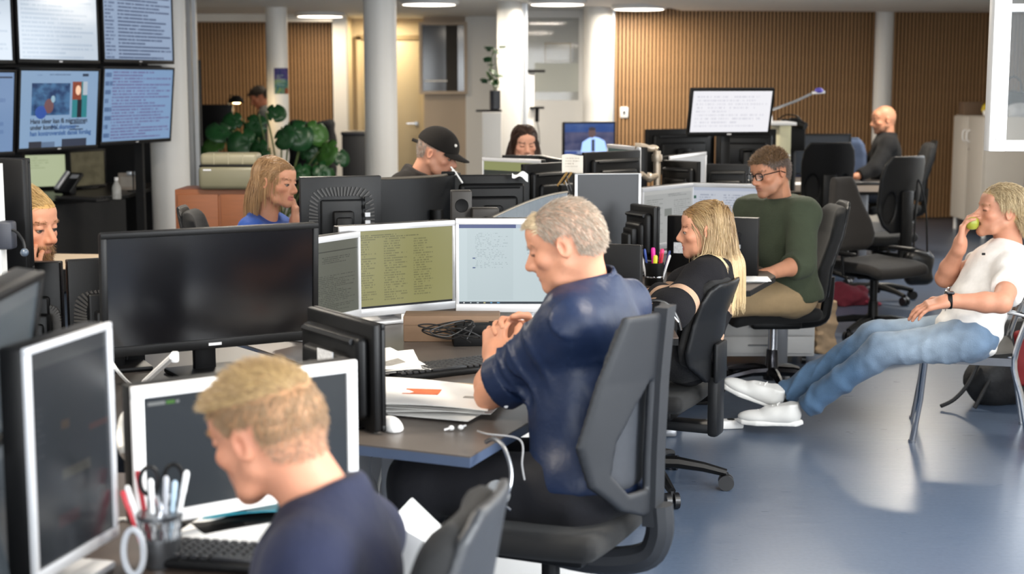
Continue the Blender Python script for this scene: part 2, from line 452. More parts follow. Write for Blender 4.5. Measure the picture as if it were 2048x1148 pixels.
for z in (wz0 - .02, wz1 + .02): fr.box(((wx0 + wx1) / 2, 0, z), (wx1 - wx0, .07, .04))
fr.build('window_frame', M_beige, w, smooth=False)
MB().box(((wx0 + wx1) / 2 - .1, .02, wz0 + .13), (.3, .02, .02)).build('shelf_edge', M_white, w, smooth=False)
MB().box(((wx0 + wx1) / 2 + .11, .02, (wz0 + wz1) / 2), (.15, .015, wz1 - wz0)).build('curtain', mat('grey_curtain', '3a3734', .8, var=.3, scale=6, stretch=(12, 1, 1)), w, smooth=False)
# window 2: glazed partition with a frosted band
w = thing('window_2', 'glazed office partition with a frosted band beside the white pillar', 'window', (0, 17.9, 0)); w['kind'] = 'structure'
gx0, gx1 = P(1052, 100, 18).x, P(1156, 100, 18).x
gz0, gz1 = P(1100, 200, 18).z, P(1100, 38, 18).z
MB().box(((gx0 + gx1) / 2, .03, (gz0 + gz1) / 2), (gx1 - gx0, .012, gz1 - gz0)).build('pane', glass('office_glass', .04, 'e8ece8', .18), w, smooth=False)
MB().box(((gx0 + gx1) / 2 + .05, .018, P(1100, 155, 18).z), (gx1 - gx0 - .1, .004, .34)).build('frosted_band', glass('frosted_film', .6, 'c9ccc4', .75), w, smooth=False)
MB().box(((gx0 + gx1) / 2, .02, gz0 / 2), (gx1 - gx0 + .02, .05, gz0)).build('parapet', M_white, w, smooth=False)
MB().box(((gx0 + gx1) / 2, .02, (gz1 + CEIL) / 2), (gx1 - gx0 + .02, .06, CEIL - gz1)).build('head_rail', M_white, w, smooth=False)
MB().box((gx1 + .04, .02, CEIL / 2), (.09, .08, CEIL)).build('mullion', M_white, w, smooth=False)
# warm things seen through the glass: a shelf rail and picture
t = thing('framed_picture', 'warm framed picture seen through the glass partition', 'picture', (P(1115, 110, 19.4).x, 19.5, P(1115, 105, 19.4).z))
MB().rbox((0, 0, 0), (.36, .03, .26), .006).build('frame', mat('pale_wood', 'b59b72', .5), t)
MB().box((0, -.018, 0), (.30, .006, .20)).build('print', mat('pale_print', 'd8cdb8', .7, var=.3, scale=8), t, smooth=False)
# columns and posts
def column(px, dep, r, label, post=None):
    c = P(px, 300, dep); o = MB().lathe([(r, 0), (r, .02), (r, 1.2), (r, CEIL)], 40).build('column', mat('column_paint', 'dcdad6', .45, var=.02, scale=4))
    o.location = (c.x, c.y, 0); struct(o, label, 'column')
column(340, 12.2, .155, 'large white round column behind the wall of screens')
column(558, 17.2, .122, 'white round column with the small poster')
column(763, 13.6, .148, 'white round column behind the man in the black cap')
column(1019, 16.0, .132, 'white round column behind the dark-haired woman')
column(1196, 17.2, .175, 'thick white pillar left of the oak slat wall')
column(1761, 17.35, .105, 'slim white column against the oak slats behind the bald man')
def post(px, dep, w_, label):
    c = P(px, 300, dep); o = MB().box((-w_ * .28, 0, CEIL / 2), (w_ * .42, .06, CEIL)).box((w_ * .25, -.01, CEIL / 2), (w_ * .4, .05, CEIL)).build('trim_4', M_alu, smooth=False)
    o.location = (c.x, c.y, 0); struct(o, label, 'post')
post(391, 12.6, .085, 'aluminium partition post beside the large left column')
post(1049, 16.3, .07, 'aluminium partition post beside the column behind the dark-haired woman')
post(1222, 17.15, .06, 'aluminium partition post at the left end of the oak slats')
# poster on column
pc = P(567, 162, 17.0)
cc_ = P(558, 300, 17.2)
o = MB().sheet(lambda u, v: (cc_.x + .1236 * math.sin(-.15 + 1.6 * u), cc_.y - .1236 * math.cos(-.15 + 1.6 * u), pc.z + .145 - .29 * v), 12, 2, .0).build('poster', screen_mat('poster_print', '3a4c86', [('pic', 0, 1, .45, 1, '2c3f86', '6a5aa0', 4), ('pic', 0, 1, 0, .55, '2f7a9a', '8fb070', 5), ('text', .15, .85, .3, .75, 6, 'b9d7c9'), ('rect', .8, 1, 0, .22, 'b0603a')], 0, .6, printed=True))
tag(o, 'small blue and green poster stuck on a white column', 'poster')
# outer walls with windows (out of frame, they bring the daylight)
wall('wall_left', (-6.2, 20.4), (-6.2, -3.1), 0, CEIL, M_white, label='white side wall left of the picture')
def window_wall(name, a, b, openings, label):
    a = Vector((a[0], a[1], 0)); b = Vector((b[0], b[1], 0)); L = (b - a).length; mb = MB(); x = 0
    mb.box((L / 2, .1, .45), (L, .2, .9)); mb.box((L / 2, .1, 2.42), (L, .2, .04))
    for o0, o1 in openings:
        mb.box(((x + o0) / 2, .1, 1.65), (o0 - x, .2, 1.5)); x = o1
    mb.box(((x + L) / 2, .1, 1.65), (L - x, .2, 1.5))
    o = mb.build(name, M_white, smooth=False); o.location = a; o.rotation_euler = (0, 0, math.atan2(b.y - a.y, b.x - a.x)); return struct(o, label, 'wall')
window_wall('wall_right', (3.45, 8.0), (3.15, -3.1), [(1.7, 4.3), (5.6, 8.0)], 'white window wall on the right')
window_wall('wall_right_far', (6.75, 18.0), (3.45, 8.0), [(3.5, 7.6)], 'white angled window wall at far right')
window_wall('wall_rear', (3.3, -3.1), (-6.2, -3.1), [(1.8, 6.0)], 'white window wall behind the camera')
# window 3: open inward casement at upper right
w = thing('window_3', 'open white framed window sash at the upper right', 'window', (P(1976, 200, 6.0).x, P(1976, 200, 6.0).y, 0)); w['kind'] = 'structure'
zb = P(1976, 303, 6.0).z
W3 = 1.25; Z3 = 2.42; M_sash = mat('sash_white', 'f4f3f1', .35, var=.01)
MB().rbox((.035, 0, (zb + Z3) / 2), (.07, .07, Z3 - zb), .006).build('stile', M_sash, w); MB().rbox((W3 - .035, 0, (zb + Z3) / 2), (.07, .07, Z3 - zb), .006).build('stile', M_sash, w)
MB().rbox((W3 / 2, 0, zb + .022), (W3 - .13, .066, .044), .006).build('bottom_rail', M_sash, w)
MB().box((W3 / 2, -.005, P(2010, 17, 6).z), (W3 - .12, .05, .03)).build('glazing_bar', M_sash, w, smooth=False)
MB().box((W3 / 2, .01, (zb + Z3) / 2), (W3 - .1, .006, Z3 - zb - .06)).build('pane', glass('window_glass', .02, 'c8ced0', .07), w, smooth=False)
MB().cyl((.03, -.045, zb + .05), (.03, -.03, zb + .05), .004).build('stay_pin', M_chrome, w)
# ceiling lights
M_lamp = emat('lamp_diffuser', 'fff3e0', 5.0); M_rim = mat('lamp_rim', 'd8d8d8', .4)
def ceiling_light(px, py, dep, label, col=(1, .90, .76), e=38):
    c = P(px, py, dep)
    t = thing('ceiling_light', label, 'ceiling light', (c.x, c.y, CEIL - .03), 0, 'round ceiling lights')
    MB().lathe([(.30, .03), (.31, 0), (.29, -.02), (.275, -.02)], 36).build('rim', M_rim, t)
    MB().lathe([(.001, -.022), (.27, -.022), (.27, -.014), (.001, -.014)], 36).build('diffuser', M_lamp, t)
    l = bpy.data.lights.new('lamp_glow', 'AREA'); l.shape = 'DISK'; l.size = .5; l.energy = e; l.color = col
    lo = bpy.data.objects.new('lamp_glow', l); COL.objects.link(lo); lo.parent = t; lo.location = (0, 0, -.035)
ceiling_light(858, 4, 15.4, 'ceiling light left of the column behind the dark-haired woman')
ceiling_light(1115, 4, 15.4, 'ceiling light above the glazed office partition')
ceiling_light(1278, 16, 16.4, 'ceiling light at the left end of the oak slats')
ceiling_light(640, 35, 18.2, 'ceiling light in front of the left slat wall', (1, .8, .55), 16)
for i, (x, y, lb) in enumerate([(-1.6, 3.4, 'ceiling light above the nearest screens'), (1.2, 3.6, 'ceiling light above the open floor'), (-1.4, 8.2, 'ceiling light above the woman in blue'), (1.6, 8.6, 'ceiling light above the man in glasses'), (-3.2, 6.2, 'ceiling light over the left desks'), (.4, 11.8, 'ceiling light over the rear desks'), (3.6, 13.2, 'ceiling light over the bald man')]):
    q = Vector((x, y, CEIL)); t0 = Vector((x, y, CEIL))
    dep = q.y * CP - (q.z - HC) * SP; up = q.y * SP + (q.z - HC) * CP
    ceiling_light(1024 + FPX * q.x / dep, 574 - FPX * up / dep, dep, lb, e=44)
# warm corridor downlight
l = bpy.data.lights.new('corridor_glow', 'AREA'); l.shape = 'DISK'; l.size = .3; l.energy = 15; l.color = (1, .84, .58)
t = thing('downlight', 'warm recessed corridor downlight', 'downlight', (-1.65, 19.75, CEIL - .01)); MB().lathe([(.10, 0), (.11, -.008), (.09, -.012)], 24).build('rim', M_rim, t)
lo = bpy.data.objects.new('corridor_glow', l); COL.objects.link(lo); lo.parent = t; lo.location = (0, 0, -.03)
# ================================================================ desks
M_desk = mat('dark_desk_linoleum', '3a3634', .38, var=.1, scale=40)
M_deskg = mat('grey_desk_laminate', '6e655d', .35, var=.08, scale=30)
M_edge = mat('blue_grey_edge', '46536b', .4)
M_leg = mat('grey_steel_leg', '8d8f94', .4, .5)
DZ = .72
def desk(label, poly, z=DZ, top=None, legs=None, group='office desks', edge=None, th=.028):
    cx = sum(p[0] for p in poly) / len(poly); cy = sum(p[1] for p in poly) / len(poly)
    t = thing('desk', label, 'desk', (cx, cy, 0), 0, group)
    q = [(x - cx, y - cy) for x, y in poly]
    MB().prism(q, z - .004, z).build('top', top or M_desk, t, smooth=False)
    MB().prism(q, z - th, z - .004).build('edge_band', edge or M_blackm, t, smooth=False)
    for lx, ly in (legs or []):
        lx -= cx; ly -= cy
        mb = MB().rbox((lx, ly, (z - th) / 2 + .02), (.07, .05, z - th - .04), .008)
        mb.build('leg', M_leg, t)
        MB().rbox((lx, ly, .018), (.06, .56, .036), .012).build('foot', M_leg, t)
    return t
desk('blue-shirted man\'s dark desk with a cut corner and bluish edge', [(-.66, 3.70), (-.38, 3.60), (-.10, 3.475), (.085, 3.945), (.10, 4.6), (.42, 4.95), (.42, 5.75), (-1.0, 5.95), (-1.0, 5.15), (-.62, 4.6)], top=mat('desk_taupe', '57504b', .32, var=.08, scale=30), edge=M_edge, legs=[(-.33, 4.1), (.2, 5.3), (-.8, 5.5)])
desk('desk under the large black monitor at left', [(-2.1, 3.95), (-.68, 3.75), (-.64, 4.6), (-1.02, 5.1), (-2.1, 5.05)], legs=[(-1.9, 4.5), (-.9, 4.45)])
desk('nearest desk with pen pot and papers at the bottom left', [(-1.45, 2.05), (-.62, 2.05), (-.46, 2.62), (-.36, 3.3), (-1.45, 3.35)], top=mat('desk_brown', '4a3f38', .28, var=.1, scale=30), legs=[(-1.2, 2.8), (-.55, 3.05)])
desk('striped-sweater woman\'s desk with the pen cup', [(.40, 5.15), (.58, 5.15), (.60, 6.15), (1.02, 6.36), (1.21, 6.83), (1.2, 7.2), (.40, 7.2)], top=mat('desk_brown2', '4d4038', .32, var=.1, scale=30), legs=[(.5, 5.6), (.72, 6.95)])
desk('desk of the man in the green sweater', [(.62, 7.25), (1.17, 7.25), (1.22, 7.8), (1.75, 8.0), (1.75, 8.45), (.62, 8.45)], legs=[(.8, 8.2), (1.5, 8.25)])
desk('desk between the bob-haired woman and the cap man', [(-1.15, 6.35), (.35, 6.3), (.35, 7.75), (-.1, 7.75), (-.6, 7.45), (-1.15, 7.3)], legs=[(-.9, 6.6), (.2, 7.2)])
desk('desk of the dark-haired woman', [(-.35, 8.35), (.55, 8.35), (.55, 9.45), (-.35, 9.45)], legs=[(-.2, 8.9), (.4, 8.9)])
desk('cluttered desk with grey pipes behind the portrait monitor', [(.6, 8.55), (1.25, 8.55), (1.25, 9.3), (.6, 9.3)], legs=[(.75, 8.9), (1.1, 8.9)])
desk('desk below the bright white raised screen', [(.95, 9.4), (2.0, 9.4), (2.0, 11.9), (.95, 11.9)], legs=[(1.1, 10.6), (1.85, 10.6)])
desk('rear desk with mug and water glass', [(2.05, 12.2), (3.05, 12.2), (3.35, 12.6), (3.35, 14.3), (2.05, 14.3)], top=M_deskg, legs=[(2.3, 13.2), (3.1, 13.2)])
desk('small desk carrying the news broadcast screen', [(.35, 13.3), (1.15, 13.3), (1.15, 14.2), (.35, 14.2)], top=M_deskg, legs=[(.5, 13.7), (1.0, 13.7)])
desk('dark desk below the left wall of screens', [(-4.9, 11.6), (-3.55, 11.1), (-3.05, 11.9), (-3.05, 13.3), (-4.9, 13.3)], top=mat('desk_dark', '2a2624', .35, var=.1), legs=[(-4.4, 12.4), (-3.3, 12.4)])
desk('pale beige desk behind the bearded man', [(-3.3, 7.55), (-2.15, 7.6), (-1.95, 8.2), (-3.3, 8.35)], z=.66, top=mat('desk_beige', 'b9a68c', .4), legs=[(-3.0, 7.9), (-2.2, 7.9)])
# ================================================================ monitors
S_dark = screen_mat('screen_off', '050507', [], .0, .16, '0b0b0e')
def sc(name, bgc, items, st=.9): return screen_mat(name, bgc, items, st)
def monitor(label, TL, TR, dL, dR, H, back=False, desk_z=DZ, tilt=0., fr=None, scr=None, bstyle='bulge', bez=.016, chin=None, stand=True, th=.045, group='desk monitors', arm=False, sticker=None, badge=None, btop=None, side=None, name='monitor', cat='monitor', ports=False):
    A = P(TL[0], TL[1], dL); B = P(TR[0], TR[1], dR)
    zt = (A.z + B.z) / 2; W = math.hypot(B.x - A.x, B.y - A.y); mid = (A + B) / 2
    yaw = math.atan2(B.y - A.y, B.x - A.x) + (math.pi if back else 0)
    tl = math.radians(tilt); ch = bez if chin is None else chin
    bt = bez if btop is None else btop; sd = bez if side is None else side
    t = thing(name, label, cat, (mid.x, mid.y, desk_z), yaw, group)
    zc = zt - desk_z - H / 2 * math.cos(tl)
    M = Matrix.Translation((0, 0, zc)) @ Matrix.Rotation(tl, 4, 'X')
    fr = fr or M_black; y0 = 0.0
    # shell (back case), screen faces local -Y
    sh = MB(); bev = .012
    if bstyle == 'bulge':
        sh.rbox((0, y0 + .012, 0), (W, .024, H), .008, M)
        # stepped bulge with rounded corners
        sh.rbox((0, y0 + .036, -.01 * H), (W * .86, .04, H * .78), .018, M, 3)
        sh.rbox((0, y0 + .055, -.06 * H), (W * .66, .04, H * .52), .018, M, 3)
    elif bstyle == 'flat': sh.rbox((0, y0 + th / 2, 0), (W, th, H), .006, M)
    elif bstyle == 'ring':
        sh.rbox((0, y0 + .015, 0), (W, .03, H), .005, M)
        sh.rbox((0, y0 + .036, -.1 * H), (W * .52, .02, H * .62), .03, M, 3)
    sh.build('shell', M_black if fr is not M_charc else M_charc, t)
    if bstyle == 'bulge':
        MB().tube([M @ Vector((-W * .36, y0 + .058, H * .33)), M @ Vector((W * .36, y0 + .058, H * .33))], .008, 8).build('ridge', M_charc, t)
        MB().rbox((0, y0 + .085, -.08 * H), (W * .26, .03, H * .28), .008, M).build('mount_cover', M_blackm, t)
    if bstyle == 'ring':
        rb = MB(); r = .5 * .72 * min(W, H)
        for i in range(56):
            a = 2 * math.pi * i / 56; cx, cz = math.cos(a), math.sin(a)
            k = (abs(cx) ** 5 + abs(cz) ** 5) ** (-1 / 5) * r
            Mi = M @ Matrix.Translation((cx * k, y0 + .032, cz * k - .05 * H)) @ Matrix.Rotation(-a, 4, 'Y')
            rb.box((0, 0, 0), (.04, .012, .007), Mi)
        rb.build('vent_ring', mat('vent_grey', '3c3a38', .45, var=.2, scale=70), t)
        MB().rbox((0, y0 + .055, -.3 * H), (W * .34, .03, H * .2), .008, M).build('mount_cover', M_blackm, t)
    # bezel bars
    bz = MB()
    bz.rbox((0, y0 - .004, H / 2 - bt / 2), (W, .012, bt), .003, M).rbox((0, y0 - .004, -H / 2 + ch / 2), (W, .012, ch), .003, M)
    bz.rbox((-W / 2 + sd / 2, y0 - .004, (ch - bt) / 2), (sd, .012, H - bt - ch + .004), .003, M).rbox((W / 2 - sd / 2, y0 - .004, (ch - bt) / 2), (sd, .012, H - bt - ch + .004), .003, M)
    bz.build('bezel', fr, t)
    s_ = MB().box((0, 0, 0), (W - 2 * sd, .006, H - bt - ch)).build('screen', scr or S_dark, t, smooth=False)
    s_.matrix_local = M @ Matrix.Translation((0, y0 - .001, (ch - bt) / 2))
    if badge: MB().box((0, y0 - .0115, -H / 2 + ch / 2), (badge, .003, .008), M).build('brand_badge', M_silver, t, smooth=False)
    if sticker: MB().box((sticker[0] * W, y0 + sticker[2], sticker[1] * H), (.085, .003, .05), M).build('label_sticker', mat('white_label', 'cfd0d2', .6, var=.5, scale=120), t, smooth=False)
    if ports:
        for k in range(5): MB().box((-W * .30, y0 + .066, H * (.22 - .1 * k)), (.022, .02, .018), M).build('port', M_silver if k > 1 else M_charc, t, smooth=False)
    if stand:
        nb = MB().rbox((0, y0 + .10, zc / 2 + .0), (.07, .03, max(zc, .05)), .01)
        nb.rbox((0, y0 + .075, zc - .02), (.09, .05, .09), .01)
        nb.build('stand_neck', fr if fr is M_silver else M_black, t)
        MB().rbox((0, y0 + .07, .008), (.22, .18, .016), .007).build('stand_base', fr if fr is M_silver else M_black, t)
    return t, W, M
# --- foreground left
news = screen_mat('screen_grey_page', '596068', [('rect', 0, 1, .86, 1, '7c8086'), ('text', .05, .6, .1, .8, 12, '4a5058')], .30, .3, '20242a')
monitor('upper screen of the stacked pair at the left picture edge, tilted down', (-70, 600), (51, 538), 2.36, 2.72, .325, tilt=9, scr=screen_mat('screen_bluegrey', '76838c', [('rect', 0, 1, .9, 1, '8f979d')], .45, .2, '202428'), bstyle='flat', desk_z=DZ)
monitor('lower screen of the stacked pair at the left picture edge', (-70, 940), (30, 868), 2.30, 2.62, .26, tilt=-8, scr=screen_mat('screen_bluegrey2', '6b747b', [('rect', 0, 1, .9, 1, '8f979d')], .42, .2, '202428'), bstyle='flat', fr=M_charc, stand=False)
monitor('upright silver-edged monitor with dark web page at left', (42, 684), (215, 655), 2.44, 2.72, .40, scr=screen_mat('screen_dark_page', '2e3338', [('rect', 0, 1, .92, 1, '5a5c5c'), ('text', .05, .16, .5, .75, 8, '4b5054'), ('rect', .36, .46, .60, .64, '5c4a34'), ('rect', .72, .98, .54, .57, '5a3a34'), ('rect', .35, .72, .36, .41, '5c5a50'), ('rect', .28, .55, .14, .2, '4a3034')], .5, .22, '16181b'), fr=M_silver, bez=.02, side=.013, btop=.012, bstyle='flat')
monitor('large black switched-off monitor behind the blond man', (197, 461), (633, 449), 4.28, 4.62, .365, scr=S_dark, bez=.018, chin=.03, badge=.04, bstyle='bulge', tilt=3)
monitor('white-framed monitor facing the blond man', (259, 773), (710, 719), 2.80, 3.08, .272, scr=screen_mat('screen_video_grey', '50565c', [('rect', .02, .10, .925, .955, 'd8dcda'), ('rect', .105, .145, .925, .955, '7ec850'), ('rect', .15, .165, .925, .95, 'd8dcda')], .5, .12, '1a1c1e'), fr=M_whitep, bez=.024, bstyle='flat')
monitor('black monitor turned away beside the newspapers', (628, 612), (764, 648), 4.05, 3.74, .275, back=True, bstyle='bulge', sticker=(-.1, .12, .083), stand=True)
MS = dict(fr=M_silver, side=.012, chin=.030, btop=.022)
S_ol = screen_mat('screen_olive', 'b9b577', [('text', .1, .3, .1, .9, 26, '8d8a5c'), ('text', .37, .58, .08, .9, 26, '8d8a5c'), ('text', .64, .82, .12, .88, 24, '8d8a5c'), ('text', 0, .06, .1, .9, 26, '8f8d5c'), ('rect', 0, 1, 0, .025, '23262c'), ('text', .05, .8, .9, .95, 2, '7a7850')], .72, .3)
S_gr = screen_mat('screen_greygreen', '8a8d7e', [('rect', 0, 1, .86, .875, '5a5d52'), ('text', .05, .45, .35, .75, 14, '5b5e53'), ('text', .35, .95, .05, .55, 20, '62655a'), ('text', .5, .9, .7, .8, 4, '5b5e53')], .55, .3)
S_mail = screen_mat('screen_mail', 'd6e6ea', [('rect', 0, .42, .955, 1, '3d4f8a'), ('rect', .42, 1, .955, 1, 'c2d0e4'), ('rect', .06, .40, .05, .95, 'd0e0e4'), ('text', .12, .36, .45, .9, 22, 'b0c0c6', .52), ('text', .5, .75, .62, .85, 6, 'a9bac0', .5), ('rect', .1, .12, .57, .585, '4c5f94'), ('rect', .1, .12, .45, .465, '4c5f94'), ('rect', 0, 1, 0, .028, '2c3a44'), ('rect', .03, .04, .008, .02, 'ffffff'), ('rect', .08, .09, .008, .02, 'd0dde2'), ('rect', .13, .145, .008, .02, 'd0dde2'), ('rect', .18, .195, .008, .02, 'e0d8a0'), ('rect', .23, .245, .008, .02, '6ab0e0'), ('rect', .28, .30, .008, .02, '6ab0e0')], .98, .3)
t, W, M = monitor('left silver-edged monitor with grey text page beside the olive one', (560, 484), (717, 463), 4.98, 5.36, .31, scr=S_gr, bstyle='flat', **MS)
tm, Wm, Mm = monitor('silver-edged monitor with olive three-column text page', (676, 458), (908, 435), 5.36, 5.62, .335, scr=S_ol, bstyle='flat', **MS)
# paper note hanging from it
o = MB().box((.06, -.014, -.335 / 2 - .045), (.11, .002, .09), Mm).build('paper_note', screen_mat('note_print', 'e6e6e2', [('text', .08, .92, .15, .8, 5, '808080')], 0, .8, printed=True), None, smooth=False)
o.matrix_world = tm.matrix_basis; tag(o, 'white paper note taped under the olive screen', 'paper note')
monitor('silver-edged monitor with pale mail window in front of the grey-haired man', (911, 438), (1196, 435), 5.30, 5.30, .335, scr=S_mail, bstyle='flat', **MS)
# --- back-turned monitors
monitor('black monitor back with ribbed vent ring beside the woman in blue', (598, 352), (760, 352), 6.50, 6.60, .345, back=True, bstyle='ring', ports=True, fr=M_charc)
monitor('black monitor back left of two behind the bearded man\'s elbow', (36, 524), (124, 520), 4.62, 4.62, .36, back=True, bstyle='ring', name='monitor')
monitor('black monitor back right of two below the bearded man, half behind the big screen', (131, 519), (280, 512), 4.62, 4.72, .36, back=True, bstyle='ring')
monitor('wide black monitor back right of the curved one', (905, 350), (1058, 348), 7.35, 7.4, .34, back=True, bstyle='bulge', th=.04)
monitor('angled black monitor back under the pinned note', (1044, 333), (1148, 318), 7.50, 7.78, .34, back=True, bstyle='bulge')
S_hd = screen_mat('screen_greenheader', '3a4038', [('rect', 0, 1, .82, 1, 'b3b878'), ('text', .1, .5, .2, .75, 9, '5c6258'), ('rect', .2, .75, .66, .70, '6a7064')], .7, .3)
monitor('small silver monitor with green header in front of the dark-haired woman', (966, 313), (1082, 321), 8.75, 8.45, .33, scr=S_hd, bstyle='flat', **MS)
monitor('black monitor back directly below the dark-haired woman\'s chin', (1004, 309), (1092, 311), 9.15, 9.15, .30, back=True, bstyle='flat', th=.03)
monitor('silver edge-on monitor right of the dark-haired woman', (1086, 308), (1128, 322), 9.1, 8.6, .33, back=True, bstyle='flat', th=.03, fr=M_silver)
S_tv = screen_mat('screen_broadcast', '35508f', [('pic', 0, 1, .55, 1, '3a5ea8', '5b78b4', 2), ('pic', 0, 1, .12, .72, '454f7c', '6f6f92', 4), ('rect', 0, 1, 0, .12, '9fb4e4'), ('rect', .0, .25, .02, .09, '3553b0')], .8, .25)
t, W, M = monitor('black screen showing a news broadcast with a man outdoors', (1126, 242), (1231, 245), 13.6, 13.7, .31, scr=S_tv, bez=.016, bstyle='flat', group='television screens', name='television', cat='television')
MB().ell((.025, -.0065, .055), (.035, .002, .047), 20, 12, M).build('picture_head', emat('tv_face', '4a3a3c', .7), t)
MB().prism([(-.10, -.12), (-.085, -.03), (-.03, .005), (.02, .02), (.07, .01), (.125, -.02), (.15, -.12)], -.0005, .0005, M @ Matrix.Translation((.02, -.0065, -.0)) @ Matrix.Rotation(math.pi / 2, 4, 'X')).build('picture_shirt', emat('tv_shirt', '8fb0ea', .8), t, smooth=False)
MB().box((.035, -.0075, -.06), (.03, .001, .11), M).build('picture_tie', emat('tv_tie', '2b3046', .6), t, smooth=False)
MB().ell((.025, -.007, .09), (.034, .002, .018), 16, 8, M).build('picture_hair', emat('tv_hair', '2a2630', .6), t)
monitor('silver monitor with teal screen right of the broadcast screen', (1216, 285), (1282, 298), 9.2, 8.75, .33, scr=screen_mat('screen_teal', '3f6660', [('pic', 0, 1, 0, 1, '3a5f5a', '4c7570', 3)], .6, .3), bstyle='flat', **MS)
monitor('black monitor back with deep bulge right of the pinned note', (1166, 309), (1276, 296), 8.35, 8.65, .33, back=True, bstyle='bulge')
monitor('grey upright monitor with silver sides behind the grey-haired man', (1149, 348), (1282, 346), 7.2, 7.25, .42, scr=screen_mat('screen_off_grey', '000000', [], 0, .42, '303236'), fr=M_silver, side=.014, chin=.012, btop=.005, bstyle='flat')
monitor('low black monitor back with grip slot behind the grey-haired man\'s shoulder', (1140, 482), (1285, 492), 5.4, 5.3, .265, back=True, bstyle='flat', th=.02)
S_web = screen_mat('screen_web_left', 'bfc0bd', [('rect', 0, 1, .93, 1, 'd0d0cc'), ('text', .5, .95, .86, .92, 2, '808480'), ('rect', .43, .58, .5, .64, '8d918a'), ('rect', .5, .62, .1, .22, '8d918a'), ('text', .05, .4, .1, .85, 18, '9a9d98'), ('text', .62, .95, .1, .8, 18, '9a9d98')], .85, .3)
S_web2 = screen_mat('screen_web_right', 'd4d9e4', [('rect', 0, 1, .94, 1, 'c0c8da'), ('text', .06, .26, .1, .88, 16, 'a3aabb'), ('text', .36, .62, .1, .88, 16, 'a3aabb'), ('rect', .86, .97, .62, .78, '5d6470'), ('text', .7, .95, .1, .55, 12, 'a3aabb'), ('rect', .0, .03, .78, .84, '3c6a5a')], .95, .3)
monitor('silver-edged web page screen left of the pair near the green sweater', (1283, 373), (1385, 368), 7.55, 7.95, .325, scr=S_web, bstyle='flat', **MS)
monitor('silver-edged web page screen right of the pair near the green sweater', (1384, 366), (1560, 369), 7.95, 7.8, .325, scr=S_web2, bstyle='flat', **MS)
monitor('narrow black monitor back above the pen cup', (1268, 408), (1317, 412), 7.05, 6.85, .25, back=True, bstyle='bulge')
monitor('black monitor back with white label behind the striped-sweater woman', (1337, 430), (1519, 435), 7.02, 6.88, .272, back=True, bstyle='flat', th=.028, sticker=(.32, -.05, .03), ports=True)
monitor('bright white raised screen tilted forward before the oak slats', (1379, 177), (1545, 177), 9.95, 10.08, .325, scr=screen_mat('screen_white', 'f2f1f6', [('text', .05, .95, .1, .9, 9, 'd4d3dc', .5)], 1.25, .3), bez=.016, chin=.028, badge=.03, bstyle='flat', tilt=14, desk_z=.75, th=.03)
monitor('black monitor back left of the bright raised screen', (1291, 259), (1425, 256), 11.2, 11.5, .34, back=True, bstyle='bulge')
monitor('black monitor back below the right edge of the bright raised screen', (1432, 258), (1552, 258), 11.5, 11.5, .34, back=True, bstyle='bulge')
monitor('pale silver monitor side near the grey pipes', (1338, 318), (1411, 298), 9.15, 9.75, .36, scr=screen_mat('screen_pale', 'c9c7c6', [('pic', 0, 1, 0, 1, 'bdbbb9', 'd2d0cf', 2)], .72, .4), bstyle='flat', **MS)
monitor('black monitor back beside the pale silver one', (1330, 318), (1400, 325), 8.95, 8.75, .32, back=True, bstyle='bulge')
monitor('black monitor back left of the man in glasses', (1413, 326), (1500, 330), 9.35, 9.3, .32, back=True, bstyle='bulge')
monitor('large glossy dark monitor behind the empty black chair back', (1574, 269), (1703, 266), 13.2, 13.2, .36, scr=screen_mat('screen_off_slate', '000000', [], 0, .14, '2a3038'), bez=.014, bstyle='flat')  # switched off: one even dark blue-grey, no picture in it
monitor('pale green text screen at far left above the bearded man', (40, 309), (134, 303), 12.2, 12.4, .29, scr=screen_mat('screen_palegreen', 'c4cfa8', [('text', .08, .6, .55, .95, 5, 'a3b088')], .95, .3), bstyle='flat')
monitor('dim olive screen at far left beside the pale green one', (137, 302), (209, 297), 12.3, 12.7, .315, scr=screen_mat('screen_dimolive', '5e5740', [('pic', 0, 1, 0, 1, '57513c', '6a634c', 4)], .7, .3), fr=M_black, chin=.02, bstyle='flat')
# --- curved monitor
t = thing('curved_monitor', 'curved black ultrawide monitor back in front of the cap man', 'monitor', (0, 0, DZ), 0, 'desk monitors')
L_ = P(690, 372, 6.95); R_ = P(911, 342, 7.55); zt = P(760, 362, 6.9).z
ch_ = Vector((R_.x - L_.x, R_.y - L_.y, 0)); nrm = Vector((ch_.y, -ch_.x, 0)).normalized()   # toward the camera
if nrm.y > 0: nrm = -nrm
def cpt(s, off, z):
    b = Vector((L_.x, L_.y, 0)) + ch_ * s + nrm * (off + .16 * 4 * s * (1 - s)); return (b.x, b.y, z - DZ)
N_ = 28; Hc = .37
cm = MB()
for (off0, off1, z0, z1, nm, mt) in ((.0, .035, zt - Hc, zt, 'shell', M_charc), (-.004, .0, zt - Hc + .02, zt - .012, 'screen', screen_mat('screen_curved', '8a8478', [], .35, .3)), ):
    mb = MB(); vs = []; fs = []
    for i in range(N_ + 1):
        s = i / N_; vs += [cpt(s, off0, z0), cpt(s, off1, z0), cpt(s, off1, z1), cpt(s, off0, z1)]
    for i in range(N_):
        for k in range(4): a = i * 4 + k; b = i * 4 + (k + 1) % 4; fs.append((a, b, b + 4, a + 4))
    fs += [(0, 1, 2, 3), (N_ * 4 + 3, N_ * 4 + 2, N_ * 4 + 1, N_ * 4)]
    mb.add(vs, fs).build(nm, mt, t)
MB().tube([cpt(.1 + .85 * i / 16, .012, zt + .006) for i in range(17)], .006, 6).build('top_seam', mat('warm_grey_trim', '6c6459', .4), t)
